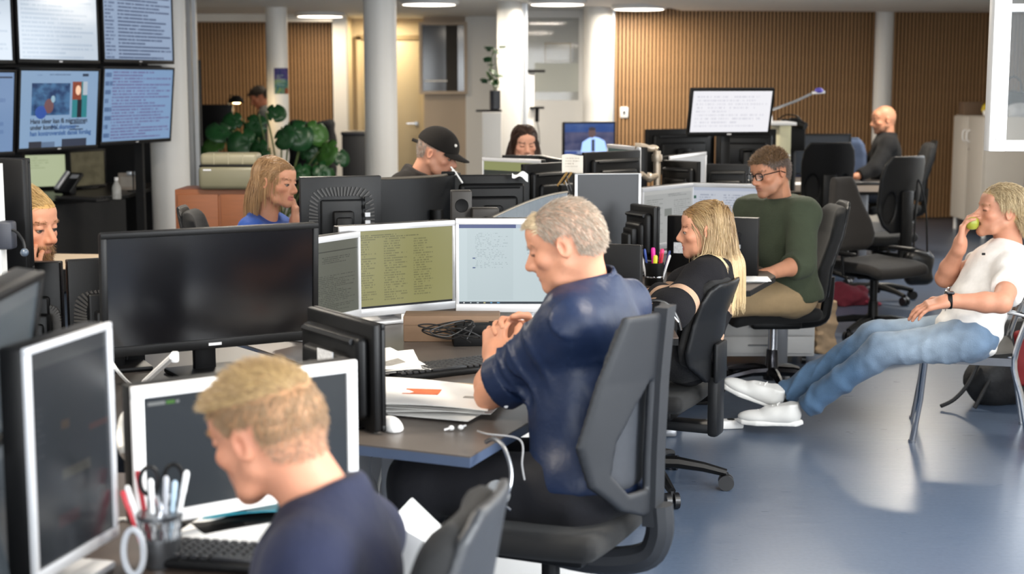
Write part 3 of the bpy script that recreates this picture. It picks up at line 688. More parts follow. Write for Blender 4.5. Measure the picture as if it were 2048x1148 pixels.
q = Vector(cpt(.72, .015, zt + .012)); MB().rbox(q, (.07, .03, .018), .006).build('webcam_clip', M_blackm, t)
q = cpt(.5, .06, DZ); MB().cyl((q[0], q[1], 0), (q[0], q[1], zt - DZ - .15), .03).rbox((q[0], q[1], .01), (.3, .22, .02), .008).build('stand', M_black, t)
# --- video wall: six flat screens on a frame
def wallscreen(label, TL, TR, dL, dR, H, tilt, scr, **k): return monitor(label, TL, TR, dL, dR, H, tilt=tilt, scr=scr, bez=.018, chin=.028, bstyle='flat', stand=False, desk_z=.0, group='wall of six screens', badge=.03, **k)
tl_items = [('text', .02, .16, 0, 1, 20, '5a6a8a', .4), ('text', .2, .98, 0, 1, 20, '4a5878', .36)]
S_list = screen_mat('screen_list', 'a9bdda', tl_items, .95, .12)
S_palelist = screen_mat('screen_list_pale', 'd3e0ee', [('text', .04, .95, 0, 1, 18, 'b7c8dc', .38)], 1.05, .12)  # evenly pale list picture with faint text lines
S_red = screen_mat('screen_list_red', '8fb0d8', [('text', .02, .12, .02, .98, 8, '4f6a98', .35), ('text', .12, .98, .02, .98, 22, '75689a', .42)], .95, .12)
S_nw = screen_mat('screen_newspage', '97b7db', [('pic', .14, .63, .42, .84, '1c3d6e', '4f7fae', 9), ('rect', .66, .86, .38, .86, '2f8f98'), ('rect', .66, .78, .62, .86, '9a4a34'), ('rect', .80, .86, .68, .86, 'c8d4e0'), ('rect', .73, .79, .38, .62, '1a2030'), ('rect', .79, .87, .93, .965, '2a3a55'), ('text', .36, .68, .935, .965, 1, '5a7496', .4), ('text', .64, .85, .2, .32, 3, '2a3550', .3), ('rect', .12, .28, 0, .08, '3a3c48'), ('rect', .28, .45, 0, .07, '6f86a6'), ('rect', .54, .87, 0, .10, '3f4658')], .95, .12)
S_lst2 = screen_mat('screen_bluelist', '86a6d2', [('text', .0, .9, 0, 1, 10, '6f8fc0', .4), ('rect', .0, .98, .93, .95, '2a3550')], .9, .12)
Yv = -6.0
wallscreen('lower middle wall screen with a newspaper front page', (31, 137), (193.5, 136), 9.92, 10.62, .565, 5.5, S_nw)
wallscreen('lower right wall screen with reddish wire text', (199, 136), (341.6, 132.5), 10.66, 11.5, .565, 5.5, S_red)
wallscreen('lower left wall screen cut by the picture edge', (-150, 140), (26, 138), 9.3, 9.9, .565, 5.5, S_lst2)
def up(px, dep): # top of the upper row
    return (px, 574 - FPX * ((P(px, 124, dep).y) * SP + (P(px, 124, dep).z + .565 - HC) * CP) / dep)
a = up(27, 9.92); b = up(193, 10.62); wallscreen('upper middle wall screen with a pale list', a, b, 9.92, 10.62, .565, 0, S_palelist)
a = up(200, 10.66); b = up(342.5, 11.5); wallscreen('upper right wall screen with a list of timed lines', a, b, 10.66, 11.5, .565, 0, S_list)
a = up(-150, 9.3); b = up(21, 9.9); wallscreen('upper left wall screen cut by the picture edge', a, b, 9.3, 9.9, .565, 0, S_palelist)
# lettering on the newspaper page (same words and places as on the screen)
npage = [o for o in bpy.data.objects if o.get('label', '').startswith('lower middle wall screen')][0]
scrn = [c for c in npage.children if c.name.startswith('screen')][0]
bb = [v.co for v in scrn.data.vertices]; sx0 = min(v.x for v in bb); sx1 = max(v.x for v in bb); sz0 = min(v.z for v in bb); sz1 = max(v.z for v in bb)
def on_page(u, v): return scrn.matrix_local @ Matrix.Translation((sx0 + u * (sx1 - sx0), -.0042, sz0 + v * (sz1 - sz0))) @ Matrix.Rotation(math.pi / 2, 4, 'X')
M_ink = mat('screen_ink', '0c1830', .5); M_ink2 = mat('screen_ink_blue', '2a5a9a', .5)
for body, u, v, sz, mt in (('Berlingske', .03, .925, .052, M_ink), ('Hans ideer kan f\u00e5 migrationen', .13, .315, .046, M_ink), ('under kontrol.', .13, .235, .046, M_ink), ('Nu skammer', .40, .235, .046, M_ink2), ('han kontroversielt dansk forslag', .13, .155, .046, M_ink2)):
    text('lettering', body, sz, mt, npage, on_page(u, v) , .0012)
MB().ell((0, 0, 0), (.02, .0005, .028), 14, 8, on_page(.225, .945)).build('page_emblem', M_ink2, npage)
pi_ = MB(); pi_.ell((0, 0, 0), (.045, .05, .0006), 14, 6, on_page(.36, .54)).build('picture_figure', emat('pic_skin', '5a3c40', .5), npage)
MB().ell((0, 0, 0), (.055, .045, .0006), 14, 6, on_page(.26, .46)).build('picture_jacket', emat('pic_blue', '1a3f88', .45), npage)
MB().ell((0, 0, 0), (.02, .025, .0009), 14, 6, on_page(.41, .63)).build('picture_cap', emat('pic_pale', '7a98a8', .5), npage)
MB().ell((0, 0, 0), (.026, .034, .0009), 14, 6, on_page(.735, .745)).build('picture_face', emat('pic_face', 'c9a58a', .7), npage)
# frame carrying the wall of screens
t = thing('screen_frame', 'black steel frame carrying the wall of screens', 'frame', (0, 0, 0))
fa = P(60, 200, 10.25); fb = P(300, 200, 11.35); dv = (fb - fa).normalized(); bk = Vector((-dv.y, dv.x, 0)).normalized()
if bk.x > 0: bk = -bk
for q in (fa, fb):
    p = Vector((q.x, q.y, 0)) + bk * .12
    MB().box((p.x, p.y, 1.2), (.06, .06, 2.4)).build('upright', M_blackm, t, smooth=False)
p0 = P(-60, 131, 9.6); p1 = P(335, 131, 11.5); ba = Vector((p0.x, p0.y, p0.z)) + bk * .07; bb_ = Vector((p1.x, p1.y, p0.z)) + bk * .07
MB().tube([ba, bb_], .022, 6).tube([ba + Vector((0, 0, .45)), bb_ + Vector((0, 0, .45))], .022, 6).tube([ba - Vector((0, 0, .35)), bb_ - Vector((0, 0, .35))], .022, 6).build('crossbar', M_blackm, t)
o = MB().prism([(-4.9, 11.63), (-3.53, 11.13), (-3.07, 11.90), (-3.11, 11.92), (-3.55, 11.17), (-4.9, 11.67)], .02, .685).build('front_panel', mat('panel_black', '0a0a0b', .7), smooth=False); tag(o, 'black front panel of the dark desk below the wall of screens', 'panel')
# dark partition behind the far left desk
o = MB().box((-4.6, 13.6, .9), (3.6, .06, 1.8)).build('wall_partition', mat('dark_partition', '121214', .8, var=.2, scale=40), smooth=False); struct(o, 'near-black partition behind the far left desk', 'partition')
monitor('rounded black monitor back hiding half of the bearded man', (-110, 312), (57, 318), 4.5, 4.42, .335, back=True, bstyle='flat', th=.03)
# ================================================================ chairs
M_fab = mat('black_upholstery', '0a0a0b', .85, var=.25, scale=120, bump=.25, bscale=700, sheen=.04)
M_fabb = mat('brown_black_upholstery', '120e0c', .85, var=.25, scale=120, bump=.25, bscale=700, sheen=.04)
M_shell = mat('grey_chair_shell', '222428', .5, spec=.35, var=.12, scale=14, bump=.1, bscale=500)
M_tyre = mat('caster_black', '141416', .35)
def lerp_tab(tab):
    zs = np.array([a for a, b in tab], np.float32); vs = np.array([b for a, b in tab], np.float32)
    return lambda z: np.interp(z, zs, vs).astype(np.float32)
def back_shell(wtab, ytab, k, th, hole=None, soft=.012, pad=None):
    """curved chair-back shell: half width w(z), centre line y(z), wings forward by k*x^2"""
    w, yc = lerp_tab(wtab), lerp_tab(ytab); z0, z1 = wtab[0][0], wtab[-1][0]
    def fn(p):
        x, y, z = p[:, 0], p[:, 1], p[:, 2]
        d = np.abs(y - yc(z) - k * x * x) - th
        o = np.maximum(np.abs(x) - w(z), np.maximum(z0 - z, z - z1))
        d = smax(d, o, soft)
        if hole is not None: d = smax(d, -hole(x, z), soft)
        return d
    return fn
def star_base(t, seat_z, R=.31, metal=None, rot=.3):
    metal = metal or M_black
    MB().lathe([(.045, .06), (.05, .10), (.034, .13), (.03, .22)], 18).build('hub', metal, t)
    MB().cyl((0, 0, .2), (0, 0, seat_z - .1), .024).cyl((0, 0, seat_z - .2), (0, 0, seat_z - .1), .016).build('gas_lift', M_black if metal is M_black else M_chrome, t)
    for i in range(5):
        a = rot + i * 2 * math.pi / 5; c, s = math.cos(a), math.sin(a)
        mb = MB().tube([(c * r, s * r, z) for r, z in ((.03, .105), (.12, .105), (.22, .09), (R, .068))], [.026, .024, .02, .016], 8)
        lg = mb.build('base_leg', metal, t)
        u = Vector((-s, c, 0)); q = Vector((c * R, s * R, 0)); cs = MB()
        for sg in (-1, 1): cs.cyl(q + u * (.006 * sg) + Vector((0, 0, .031)), q + u * (.026 * sg) + Vector((0, 0, .031)), .031, n=18)
        cs.cyl(q + Vector((0, 0, .03)), q + Vector((0, 0, .07)), .009, n=8)
        cs.build('caster', M_tyre, lg)
def seat_pad(t, z, w=.48, d=.46, h=.07, y=0.02, m=None, res=.012):
    def fn(p):
        q = p.copy(); yy = (q[:, 1] - y) / (d / 2); q[:, 2] -= -.03 * np.clip(yy, 0, 1.2) ** 3 + .012 * np.clip(-yy, 0, 1.2) ** 2 - .012 * (1 - (q[:, 0] / (w / 2)) ** 2)
        return sd_box(q, (0, y, z - h / 2), (w / 2, d / 2, h / 2), .033)
    return sdfobj('seat', fn, (-w / 2 - .03, y - d / 2 - .03, z - h - .06), (w / 2 + .03, y + d / 2 + .03, z + .05), res, m or M_fab, t)
def office_chair(label, loc, yaw, sz, kind, hs=1., metal=None, fab=None, rot=.3, res=.011, base=True, lean=0., shell=None):
    t = thing('office_chair', label, 'chair', (loc[0], loc[1], 0), math.radians(yaw), 'office chairs')
    fab = fab or M_fab; shell = shell or M_shell
    if base: star_base(t, sz, metal=metal, rot=rot)
    seat_pad(t, sz, m=fab)
    MB().rbox((0, 0, sz - .095), (.22, .26, .05), .015).rbox((.14, .05, sz - .10), (.12, .02, .02), .006).build('mechanism', M_black, t)
    b = sz + .02
    Z = lambda tab: [(b + (a - b) * hs, v) for a, v in tab]
    if kind == 'hole':
        wt = Z([(b, .05), (b + .03, .13), (b + .10, .20), (b + .2, .225), (b + .36, .19), (b + .46, .16), (b + .51, .145)])
        yt = Z([(b, -.27), (b + .15, -.272), (b + .35, -.28), (b + .52, -.295)])
        def hole(x, z):
            a = np.abs(x); zz = (z - (b + .07)) / .27
            wo = np.interp(zz, [0, .2, .5, .8, 1], [.11, .155, .145, .10, .055]).astype(np.float32)
            return np.maximum(np.maximum(.042 - a, a - wo), np.maximum(-zz * .27, (zz - 1) * .27))
        sdfobj('back_shell', back_shell(wt, yt, 2.3, .011, hole, .012), (-.26, -.40, b - .02), (.26, -.08, b + .54), .0052, shell, t)
        sp = MB()
        for i in range(12):
            z0, z1 = b - .03 + .55 * i / 12, b - .03 + .55 * (i + 1) / 12; y0 = np.interp(z0, [a for a, _ in yt], [c for _, c in yt]); y1 = np.interp(z1, [a for a, _ in yt], [c for _, c in yt])
            wz = .034
            sp.add([(-wz, y0 - .022, z0), (wz, y0 - .022, z0), (wz, y0 + .012, z0), (-wz, y0 + .012, z0), (-wz, y1 - .022, z1), (wz, y1 - .022, z1), (wz, y1 + .012, z1), (-wz, y1 + .012, z1)], [(0, 3, 2, 1), (4, 5, 6, 7), (0, 1, 5, 4), (1, 2, 6, 5), (2, 3, 7, 6), (3, 0, 4, 7)])
        sp.build('spine', shell, t, smooth=False)
        wp = [(b + .06, .10), (b + .12, .15), (b + .2, .165), (b + .4, .13), (b + .48, .10)]
        sdfobj('back_cushion', back_shell(wp, [(a, y + .05) for a, y in yt], 2.3, .02, None, .03), (-.22, -.36, b), (.22, -.05, b + .52), .009, mat('back_cushion_grey', '33363c', .8, var=.15, scale=60), t)
        MB().tube(spline([(0, -.29, b + .02), (0, -.292, b - .06), (0, -.25, b - .12), (0, -.1, b - .145), (0, .12, b - .12)], 5), [.036] * 21, 10).build('back_bracket', shell, t)
    elif kind == 'shellpad':
        wt = Z([(b + .02, .07), (b + .06, .12), (b + .12, .19), (b + .2, .215), (b + .44, .20), (b + .5, .18), (b + .53, .14)])
        yt = Z([(b - .05, -.255), (b + .15, -.26), (b + .35, -.29), (b + .56, -.345)])
        sdfobj('back_shell', back_shell(wt, yt, 1.1, .012, None, .014), (-.26, -.40, b - .02), (.26, -.12, b + .56), .009, shell, t)
        sdfobj('back_cushion', back_shell([(a + .01, v - .012) for a, v in wt], [(a, v + .035) for a, v in yt], 1.1, .022, None, .03), (-.26, -.38, b - .02), (.26, -.06, b + .58), .010, fab, t)
        MB().rbox((0, -.290, b + .12 * hs), (.13, .02, .20 * hs), .02).build('back_recess_plate', M_charc, t)
        MB().rbox((0, -.275, b - .08), (.10, .045, .24), .015).rbox((0, -.14, b - .17), (.09, .28, .04), .012).build('back_bracket', M_charc, t)
    elif kind == 'tall':
        wt = Z([(b, .14), (b + .05, .19), (b + .2, .225), (b + .42, .20), (b + .5, .17), (b + .54, .12)])
        yt = Z([(b - .05, -.22), (b + .1, -.235), (b + .2, -.245), (b + .38, -.30), (b + .56, -.33)])
        sdfobj('back_cushion', back_shell(wt, yt, .9, .032, None, .045), (-.27, -.42, b - .04), (.27, -.12, b + .6), .011, fab, t)
        sdfobj('back_shell', back_shell([(a + .02, v - .03) for a, v in wt], [(a, v - .034) for a, v in yt], .9, .011, None, .014), (-.26, -.44, b - .03), (.26, -.16, b + .58), .008, shell, t)
        MB().tube(spline([(0, -.29, b + .12), (0, -.28, b - .03), (0, -.24, b - .11), (0, -.02, b - .125)], 5), [.03] * 16, 8).build('back_bracket', M_black, t)
    elif kind == 'taper':
        wt = Z([(b + .01, .12), (b + .05, .18), (b + .12, .205), (b + .2, .195), (b + .32, .15), (b + .44, .115), (b + .49, .09)])
        yt = Z([(b - .05, -.20), (b + .12, -.225), (b + .3, -.27), (b + .5, -.31)])
        sdfobj('back_cushion', back_shell(wt, yt, .8, .03, None, .05), (-.25, -.40, b - .04), (.25, -.10, b + .56), .011, fab, t)
        MB().tube(spline([(0, -.30, b + .2), (0, -.26, b + .0), (0, -.22, b - .09), (0, -.02, b - .12)], 5), [.028] * 16, 8).build('back_bracket', M_black, t)
        for sx in (-1, 1):
            MB().rbox((sx * .27, -.02, sz + .05), (.05, .2, .025), .01).build('armrest', M_black, t)
            MB().tube([(sx * .12, -.02, sz - .1), (sx * .26, -.02, sz - .08), (sx * .27, -.02, sz + .04)], .012).build('armrest_post', M_black, t)
    elif kind == 'bigback':
        wt = Z([(b + .0, .10), (b + .05, .16), (b + .15, .205), (b + .4, .215), (b + .5, .20), (b + .56, .16)])
        yt = Z([(b - .05, -.24), (b + .2, -.25), (b + .58, -.32)])
        def hole(x, z): return np.sqrt(((np.abs(x) - .125) / .05) ** 2 + ((z - (b + .19)) / .11) ** 2) * .05 - .05
        sdfobj('back_shell', back_shell(wt, yt, 1.2, .012, hole, .012), (-.26, -.38, b - .03), (.26, -.1, b + .6), .008, shell, t)
        sdfobj('back_cushion', back_shell([(a, v - .02) for a, v in wt], [(a, v + .035) for a, v in yt], 1.2, .02, None, .03), (-.24, -.36, b - .03), (.24, -.06, b + .6), .011, fab, t)
        MB().rbox((0, -.29, b + .1), (.11, .03, .42), .012).rbox((0, -.27, b - .12), (.09, .04, .16), .012).rbox((0, -.14, b - .17), (.08, .26, .035), .01).build('spine', M_black, t)
    return t
office_chair('grey plastic office chair with triangular back holes under the blue-shirted man', (.10, 3.74), 66, .52, 'hole')
office_chair('black shell-backed office chair under the striped-sweater woman', (.54, 5.82), 66, .42, 'shellpad', shell=M_charc, rot=.0, hs=.78)
office_chair('black curved-back office chair under the man in the green sweater', (1.36, 7.72), 92, .46, 'tall', hs=.92, metal=mat('dark_chrome', '3a3a3e', .2, .9), rot=.6, shell=M_charc)
office_chair('empty black office chair with tapered back beside the red cloth', (2.30, 9.45), -146, .49, 'taper', fab=M_fabb, rot=.25)
office_chair('empty black office chair with oval back hole and a bag hung on it', (2.68, 11.0), 33, .50, 'bigback', rot=.9, shell=M_charc)
office_chair('empty black chair back in front of the large glossy dark monitor', (2.46, 12.0), 4, .56, 'bigback', res=.014, shell=M_blackm)
office_chair('blue-grey office chair between the dark monitor and the bald man', (2.93, 13.6), 150, .52, 'tall', fab=mat('bluegrey_cloth', '3b4a66', .8, var=.1), shell=mat('bluegrey_shell', '44536c', .5))
office_chair('black office chair holding the bald man', (3.50, 13.75), 88, .50, 'tall', shell=M_blackm)
office_chair('black padded chair of the blond man at the bottom edge', (-.38, 2.40), 78, .40, 'tall', hs=.95, shell=mat('pale_grey_shell', '2c2e32', .45))
office_chair('black office chair of the woman in blue', (-1.19, 7.02), -88, .45, 'tall', shell=M_charc)
office_chair('black office chair below the far left slat wall', (-2.2, 15.9), 25, .47, 'bigback', shell=M_blackm)
# --- chrome visitor armchair
t = thing('armchair', 'chrome tube armchair with thin black seat under the apple eater', 'armchair', (2.09, 6.75, 0), math.radians(74.7))
# local: +Y forward, +X right; near side (toward camera) is local -X
sw, sdp = .25, .21; sz = .415
for sx in (-1, 1):
    MB().tube([(sx * sw, sdp + .03, 0), (sx * sw, sdp, .2), (sx * sw, sdp - .015, sz - .03)], .0135, 10).cyl((sx * sw, sdp + .03, 0), (sx * sw, sdp + .03, .012), .017, n=10).build('front_leg', M_chrome, t)
    MB().tube(spline([(sx * sw, -sdp - .05, 0), (sx * sw, -sdp - .01, .22), (sx * sw, -sdp + .03, sz - .02), (sx * sw, -sdp - .03, .62), (sx * sw, -sdp - .06, .80)], 5), .0135, 10).cyl((sx * sw, -sdp - .05, 0), (sx * sw, -sdp - .05, .012), .017, n=10).build('rear_leg', M_chrome, t)
    MB().tube(spline([(sx * sw, sdp - .09, sz - .03), (sx * sw, sdp - .10, .60), (sx * sw, sdp - .13, .635), (sx * sw, 0, .63), (sx * sw, -sdp + .02, .60), (sx * sw, -sdp - .03, .58)], 5), .010, 10).build('armrest', M_chrome, t)
    MB().box((sx * sw, 0, sz - .03), (.014, sdp * 2 - .05, .035)).build('side_rail', mat('steel_rail', '55565a', .3, .9), t, smooth=False)
MB().tube([(-sw, sdp - .02, sz - .03), (sw, sdp - .02, sz - .03)], .011, 8).build('front_rail', M_chrome, t)
MB().sheet(lambda u, v: (-sw + .01 + 2 * (sw - .01) * u, -sdp + 2 * sdp * v + .02, sz + .012 - .02 * math.sin(math.pi * v) - .01 * math.sin(math.pi * u)), 12, 12, .014).build('seat', mat('black_leather', '0c0c0c', .5, var=.2, bump=.1, bscale=90, spec=.2), t)
def abk(p):
    x, y, z = p[:, 0], p[:, 1], p[:, 2]
    return smax(np.abs(y + sdp + .085 - .5 * x * x - (.83 - z) * .08) - .012, sd_box(p, (0, -sdp - .06, .72), (sw + .02, .2, .125), .02), .01)
sdfobj('backrest', abk, (-.3, -.45, .57), (.3, -.15, .87), .009, MATS['black_leather'], t)
# ================================================================ people
def nrm(v): v = np.asarray(v, np.float64); return v / (np.linalg.norm(v) + 1e-12)
def A3(v): return np.array([v[0], v[1], v[2]], np.float64)
def prim_eval(prims, p):
    d = None
    for q in prims:
        k = q[-1]
        if q[0] == 'cap': e = sd_cap(p, q[1], q[2], q[3], q[4])
        elif q[0] == 'ell': e = sd_ell(p, q[1], q[2], q[3])
        elif q[0] == 'box': e = sd_box(p, q[1], q[2], q[3], q[4])
        elif q[0] == 'sub':
            e = prim_eval([q[1]], p); d = smax(d, -e, k); continue
        d = e if d is None else smin(d, e, k)
    return d
def head_R(fwd, pitch=0., roll=0.):
    """columns: x right, y forward, z up; pitch>0 looks down"""
    f = nrm([fwd[0], fwd[1], 0]); z = np.array([0, 0, 1.]); r = np.cross(f, z)
    pr = math.radians(pitch); f2 = f * math.cos(pr) - z * math.sin(pr); u2 = z * math.cos(pr) + f * math.sin(pr)
    rr = math.radians(roll); r3 = r * math.cos(rr) + u2 * math.sin(rr); u3 = u2 * math.cos(rr) - r * math.sin(rr)
    return np.stack([r3, f2, u3], 1)
def head_prims(c, R, s=1., fem=False, jaw=1., nose=1., mouth=0.):
    L = lambda x, y, z: c + R @ (np.array([x, y, z]) * s)
    E = lambda x, y, z, a, b, e, k=.02, RR=None: ('ell', L(x, y, z), np.array([a, b, e]) * s, R if RR is None else RR, k)
    C = lambda a, b, ra, rb, k=.015: ('cap', L(*a), L(*b), ra * s, rb * s, k)
    pr = [E(0, -.018, .034, .0755, .097, .083), E(0, -.045, .0, .066, .066, .062, .03),
          E(0, .028, -.030, .060, .060, .074 * jaw ** .5, .03),
          E(0, .060, .046, .052, .03, .036, .03)]
    jw = .054 * (.94 if fem else 1.)
    for sg in (-1, 1):
        pr += [C((sg * jw, -.002, -.050), (sg * .040, .035, -.082 * jaw), .020, .017, .022), C((sg * .040, .035, -.082 * jaw), (sg * .012, .070, -.100 * jaw), .017, .015, .022),
               E(sg * .043, .058, -.024, .021, .020, .017, .02)]
    pr += [E(0, .072, -.099 * jaw, .020, .017, .015, .02)]
    if not fem: pr += [C((-.034, .078, .020), (.034, .078, .020), .0105, .0105, .014)]
    else: pr += [C((-.030, .077, .018), (.030, .077, .018), .009, .009, .016)]
    # eye sockets
    for sg in (-1, 1): pr += [('sub', ('ell', L(sg * .032, .096, .002), np.array([.016, .014, .010]) * s, R, 0), .014)]
    # nose
    pr += [C((0, .086, .008), (0, .108 * (.5 + .5 * nose) + .004, -.030), .0075, .0105, .008), E(0, .108 * (.5 + .5 * nose), -.036, .0115, .011, .009, .006)]
    for sg in (-1, 1): pr += [E(sg * .012, .098, -.038, .0075, .010, .0075, .006), ('sub', ('ell', L(sg * .006, .104, -.0465), np.array([.0035, .005, .004]) * s, R, 0), .003)]
    pr += [C((0, .074, .004), (0, .090, -.032), .011, .015, .010)]
    # lids over the eyeballs
    for sg in (-1, 1): pr += [E(sg * .031, .0765, .0035, .0150, .0132, .0115, .004)]
    # lips
    pr += [E(0, .062, -.062, .034, .031, .030, .02), E(0, .0885, -.0615, .022, .0075, .0050, .006), E(0, .0868, -.0710, .019, .0078, .0060, .006), ('sub', C((-.024, .094, -.0665), (.024, .094, -.0665), .0022 + mouth, .0022 + mouth, 0), .004)]
    # ears
    for sg in (-1, 1):
        ex = sg * .0775; a = math.radians(sg * 20); rx = np.array([[math.cos(a), math.sin(a), 0], [-math.sin(a), math.cos(a), 0], [0, 0, 1]])
        ER = R @ rx
        pr += [('ell', L(ex, -.014, -.004), np.array([.0075, .019, .031]) * s, ER, .006), ('sub', ('ell', L(ex + sg * .008, -.010, -.006), np.array([.007, .0095, .017]) * s, ER, 0), .005), ('ell', L(ex + sg * .001, -.004, -.010), np.array([.005, .005, .007]) * s, R, .003)]
    return pr
SKIN = lambda h: np.array(rgb(h)[:3])
FLESH = lambda h: SKIN(h) * np.array([.88, .83, .80])
def head_cols(loc, skin, hairc, scalp, lips=.5, beard=None, brow=None, rosy=.35, fem=False):
    """natural colouring of a head by place: lips, cheeks, scalp under hair, stubble"""
    n = len(loc); c = np.tile(FLESH(skin), (n, 1)); x, y, z = loc.T
    def blob(cx, cy, cz, r): return np.clip(1 - np.sqrt((np.abs(x) - cx) ** 2 + (y - cy) ** 2 + (z - cz) ** 2) / r, 0, 1)
    def mixc(c, w, t): return c + (np.asarray(t) - c) * w[:, None]
    red = FLESH(skin) * np.array([1.02, .72, .66])
    c = mixc(c, rosy * blob(.045, .07, -.03, .04), red); c = mixc(c, rosy * blob(0, .115, -.035, .025), red); c = mixc(c, rosy * 1.2 * blob(.08, -.012, -.004, .035), red)
    lipm = ((np.abs(x) < .024) & (z < -.056) & (z > -.078) & (y > .082)).astype(float)
    c = mixc(c, lipm * lips, SKIN('b0605a' if fem else '9c5f55'))
    eyeline = ((np.abs(np.abs(x) - .031) < .0145) & (z < .0) & (z > -.0062) & (y > .075)).astype(float)
    c = mixc(c, eyeline * .75, SKIN('3a2820'))
    if beard is not None: c = mixc(c, beard[1](x, y, z), SKIN(beard[0]))
    if hairc is not None: c = mixc(c, scalp(x, y, z), SKIN(hairc))
    return c
def scalp_std(x, y, z, hl=.062, side=.0, nape=-.055):
    """1 where hair grows (local head coords); hl = hairline height at the forehead"""
    front = hl - .9 * np.clip(np.abs(x) - .045, 0, 1)
    lim = np.where(y > .055, front, np.where(y > .0, front + (side - front) * np.clip((.055 - y) / .055, 0, 1), side + (nape - side) * np.clip(-y / .075, 0, 1)))
    ear = (np.abs(x) > .066) & (y > -.045) & (y < .012) & (z < .025)
    return ((z > lim) & ~ear).astype(float)
def ribbons(pts, rad, cols):
    """pts (N,K,3) strands -> thin tapered 3-sided tubes in one mesh"""
    N, K, _ = pts.shape
    t = np.gradient(pts, axis=1); t /= np.linalg.norm(t, axis=2, keepdims=True) + 1e-9
    ref = RNG.normal(size=(N, 1, 3)); u = np.cross(t, ref); u /= np.linalg.norm(u, axis=2, keepdims=True) + 1e-9; v = np.cross(t, u)
    rk = rad[:, None] * np.linspace(1, .35, K)[None]
    rings = []
    for a in (0, 2.094, 4.189): rings.append(pts + (u * math.cos(a) + v * math.sin(a)) * rk[..., None])
    V = np.stack(rings, 2).reshape(-1, 3)
    base = (np.arange(N)[:, None] * K + np.arange(K - 1)[None]) * 3
    F = []
    for a in range(3):
        b = (a + 1) % 3; F.append(np.stack([base + a, base + b, base + 3 + b, base + 3 + a], -1).reshape(-1, 4))
    C = np.repeat(cols, K * 3, axis=0) if cols.ndim == 2 else np.repeat(cols.reshape(-1, 3), 3, axis=0)
    return V, np.concatenate(F), C
def grow(roots, normals, R, c, n, length, lift, comb, grav, K=6, colliders=(), colA='b89a6a', colB='8a6a40', rad=.0011, jit=.35, wave=0., head_s=1., tip=None, clump=0):
    """comb(local pos)->local direction. strands hug the skull ellipsoid and fall under gravity"""
    idx = RNG.choice(len(roots), n); p = roots[idx] + RNG.normal(size=(n, 3)) * .0016; nm = normals[idx]
    L = length(((roots[idx] - c) @ R) / head_s) if callable(length) else np.full(n, length)
    L = L * RNG.uniform(.7, 1.15, n); st = (L / (K - 1))[:, None]
    lay = RNG.uniform(1.01, 1.12, n)
    pts = [p.copy()]; d = None; ph = RNG.uniform(0, 6.28, n); jd = RNG.normal(size=(n, 3)) * jit
    for k in range(K - 1):
        loc = ((p - c) @ R) / head_s
        cd = comb(loc) @ R.T
        wc = max(.0, 1 - 2.0 * k / K) if grav > .3 else 1.
        want = cd * wc + jd * .5 * max(wc, .12) + nm * lift * max(0., 1 - k / (K * .6)) + np.array([0, 0, -1.]) * grav * (k / (K - 1)) ** .7 * 1.6
        if wave: want = want + wave * np.sin(ph + k * 1.3)[:, None] * np.cross(cd, nm)
        want /= np.linalg.norm(want, axis=1, keepdims=True) + 1e-9
        d = want if d is None else d * .45 + want * .55; d /= np.linalg.norm(d, axis=1, keepdims=True) + 1e-9
        p = p + d * st
        # keep outside the skull and the other bodies
        loc = ((p - c) @ R) / head_s; q = loc - np.array([0, -.018, .034]); rr = np.array([.0775, .0995, .0855]) + .001 * k
        m = np.sqrt(((q / rr) ** 2).sum(1)); bad = m < 1
        q[bad] /= m[bad][:, None]; loc[bad] = q[bad] + np.array([0, -.018, .034]); p = np.where(bad[:, None], c + (loc * head_s) @ R.T, p)
        if grav > .3:
            q = loc - np.array([0, -.018, .034]); m = np.sqrt(((q / rr) ** 2).sum(1)); hug = (m > lay) & (loc[:, 2] > -.005)
            q[hug] *= (lay[hug] / m[hug])[:, None]; loc[hug] = q[hug] + np.array([0, -.018, .034]); p = np.where(hug[:, None], c + (loc * head_s) @ R.T, p)
        for (a, b, ra, rb) in colliders:
            a_, b_ = np.asarray(a), np.asarray(b); ba = b_ - a_; tt = np.clip(((p - a_) @ ba) / (ba @ ba), 0, 1); cl = a_ + tt[:, None] * ba; dv = p - cl; dist = np.linalg.norm(dv, axis=1); rad_ = ra + (rb - ra) * tt
            bd = dist < rad_; p = np.where(bd[:, None], cl + dv / (dist[:, None] + 1e-9) * rad_[:, None], p)
        pts.append(p.copy())
    pts = np.stack(pts, 1)
    w = RNG.uniform(0, 1, (n, 1)); cols = SKIN(colA) * w + SKIN(colB) * (1 - w)
    if tip is not None:
        w2 = np.linspace(0, 1, K)[None, :, None] ** tip[2]; tc = SKIN(tip[0]) * w + SKIN(tip[1]) * (1 - w)
        cols = cols[:, None] * (1 - w2) + tc[:, None] * w2
    return pts, np.full(n, rad) * RNG.uniform(.7, 1.3, n), cols
M_skin = mat('skin', vcol=True, rough=.54, var=.05, scale=90, bump=.06, bscale=500, sss=.08, spec=.4)
M_hair = mat('hair', vcol=True, rough=.42, var=.12, scale=60, spec=.6)
M_eye = mat('eye', vcol=True, rough=.1, var=.0)
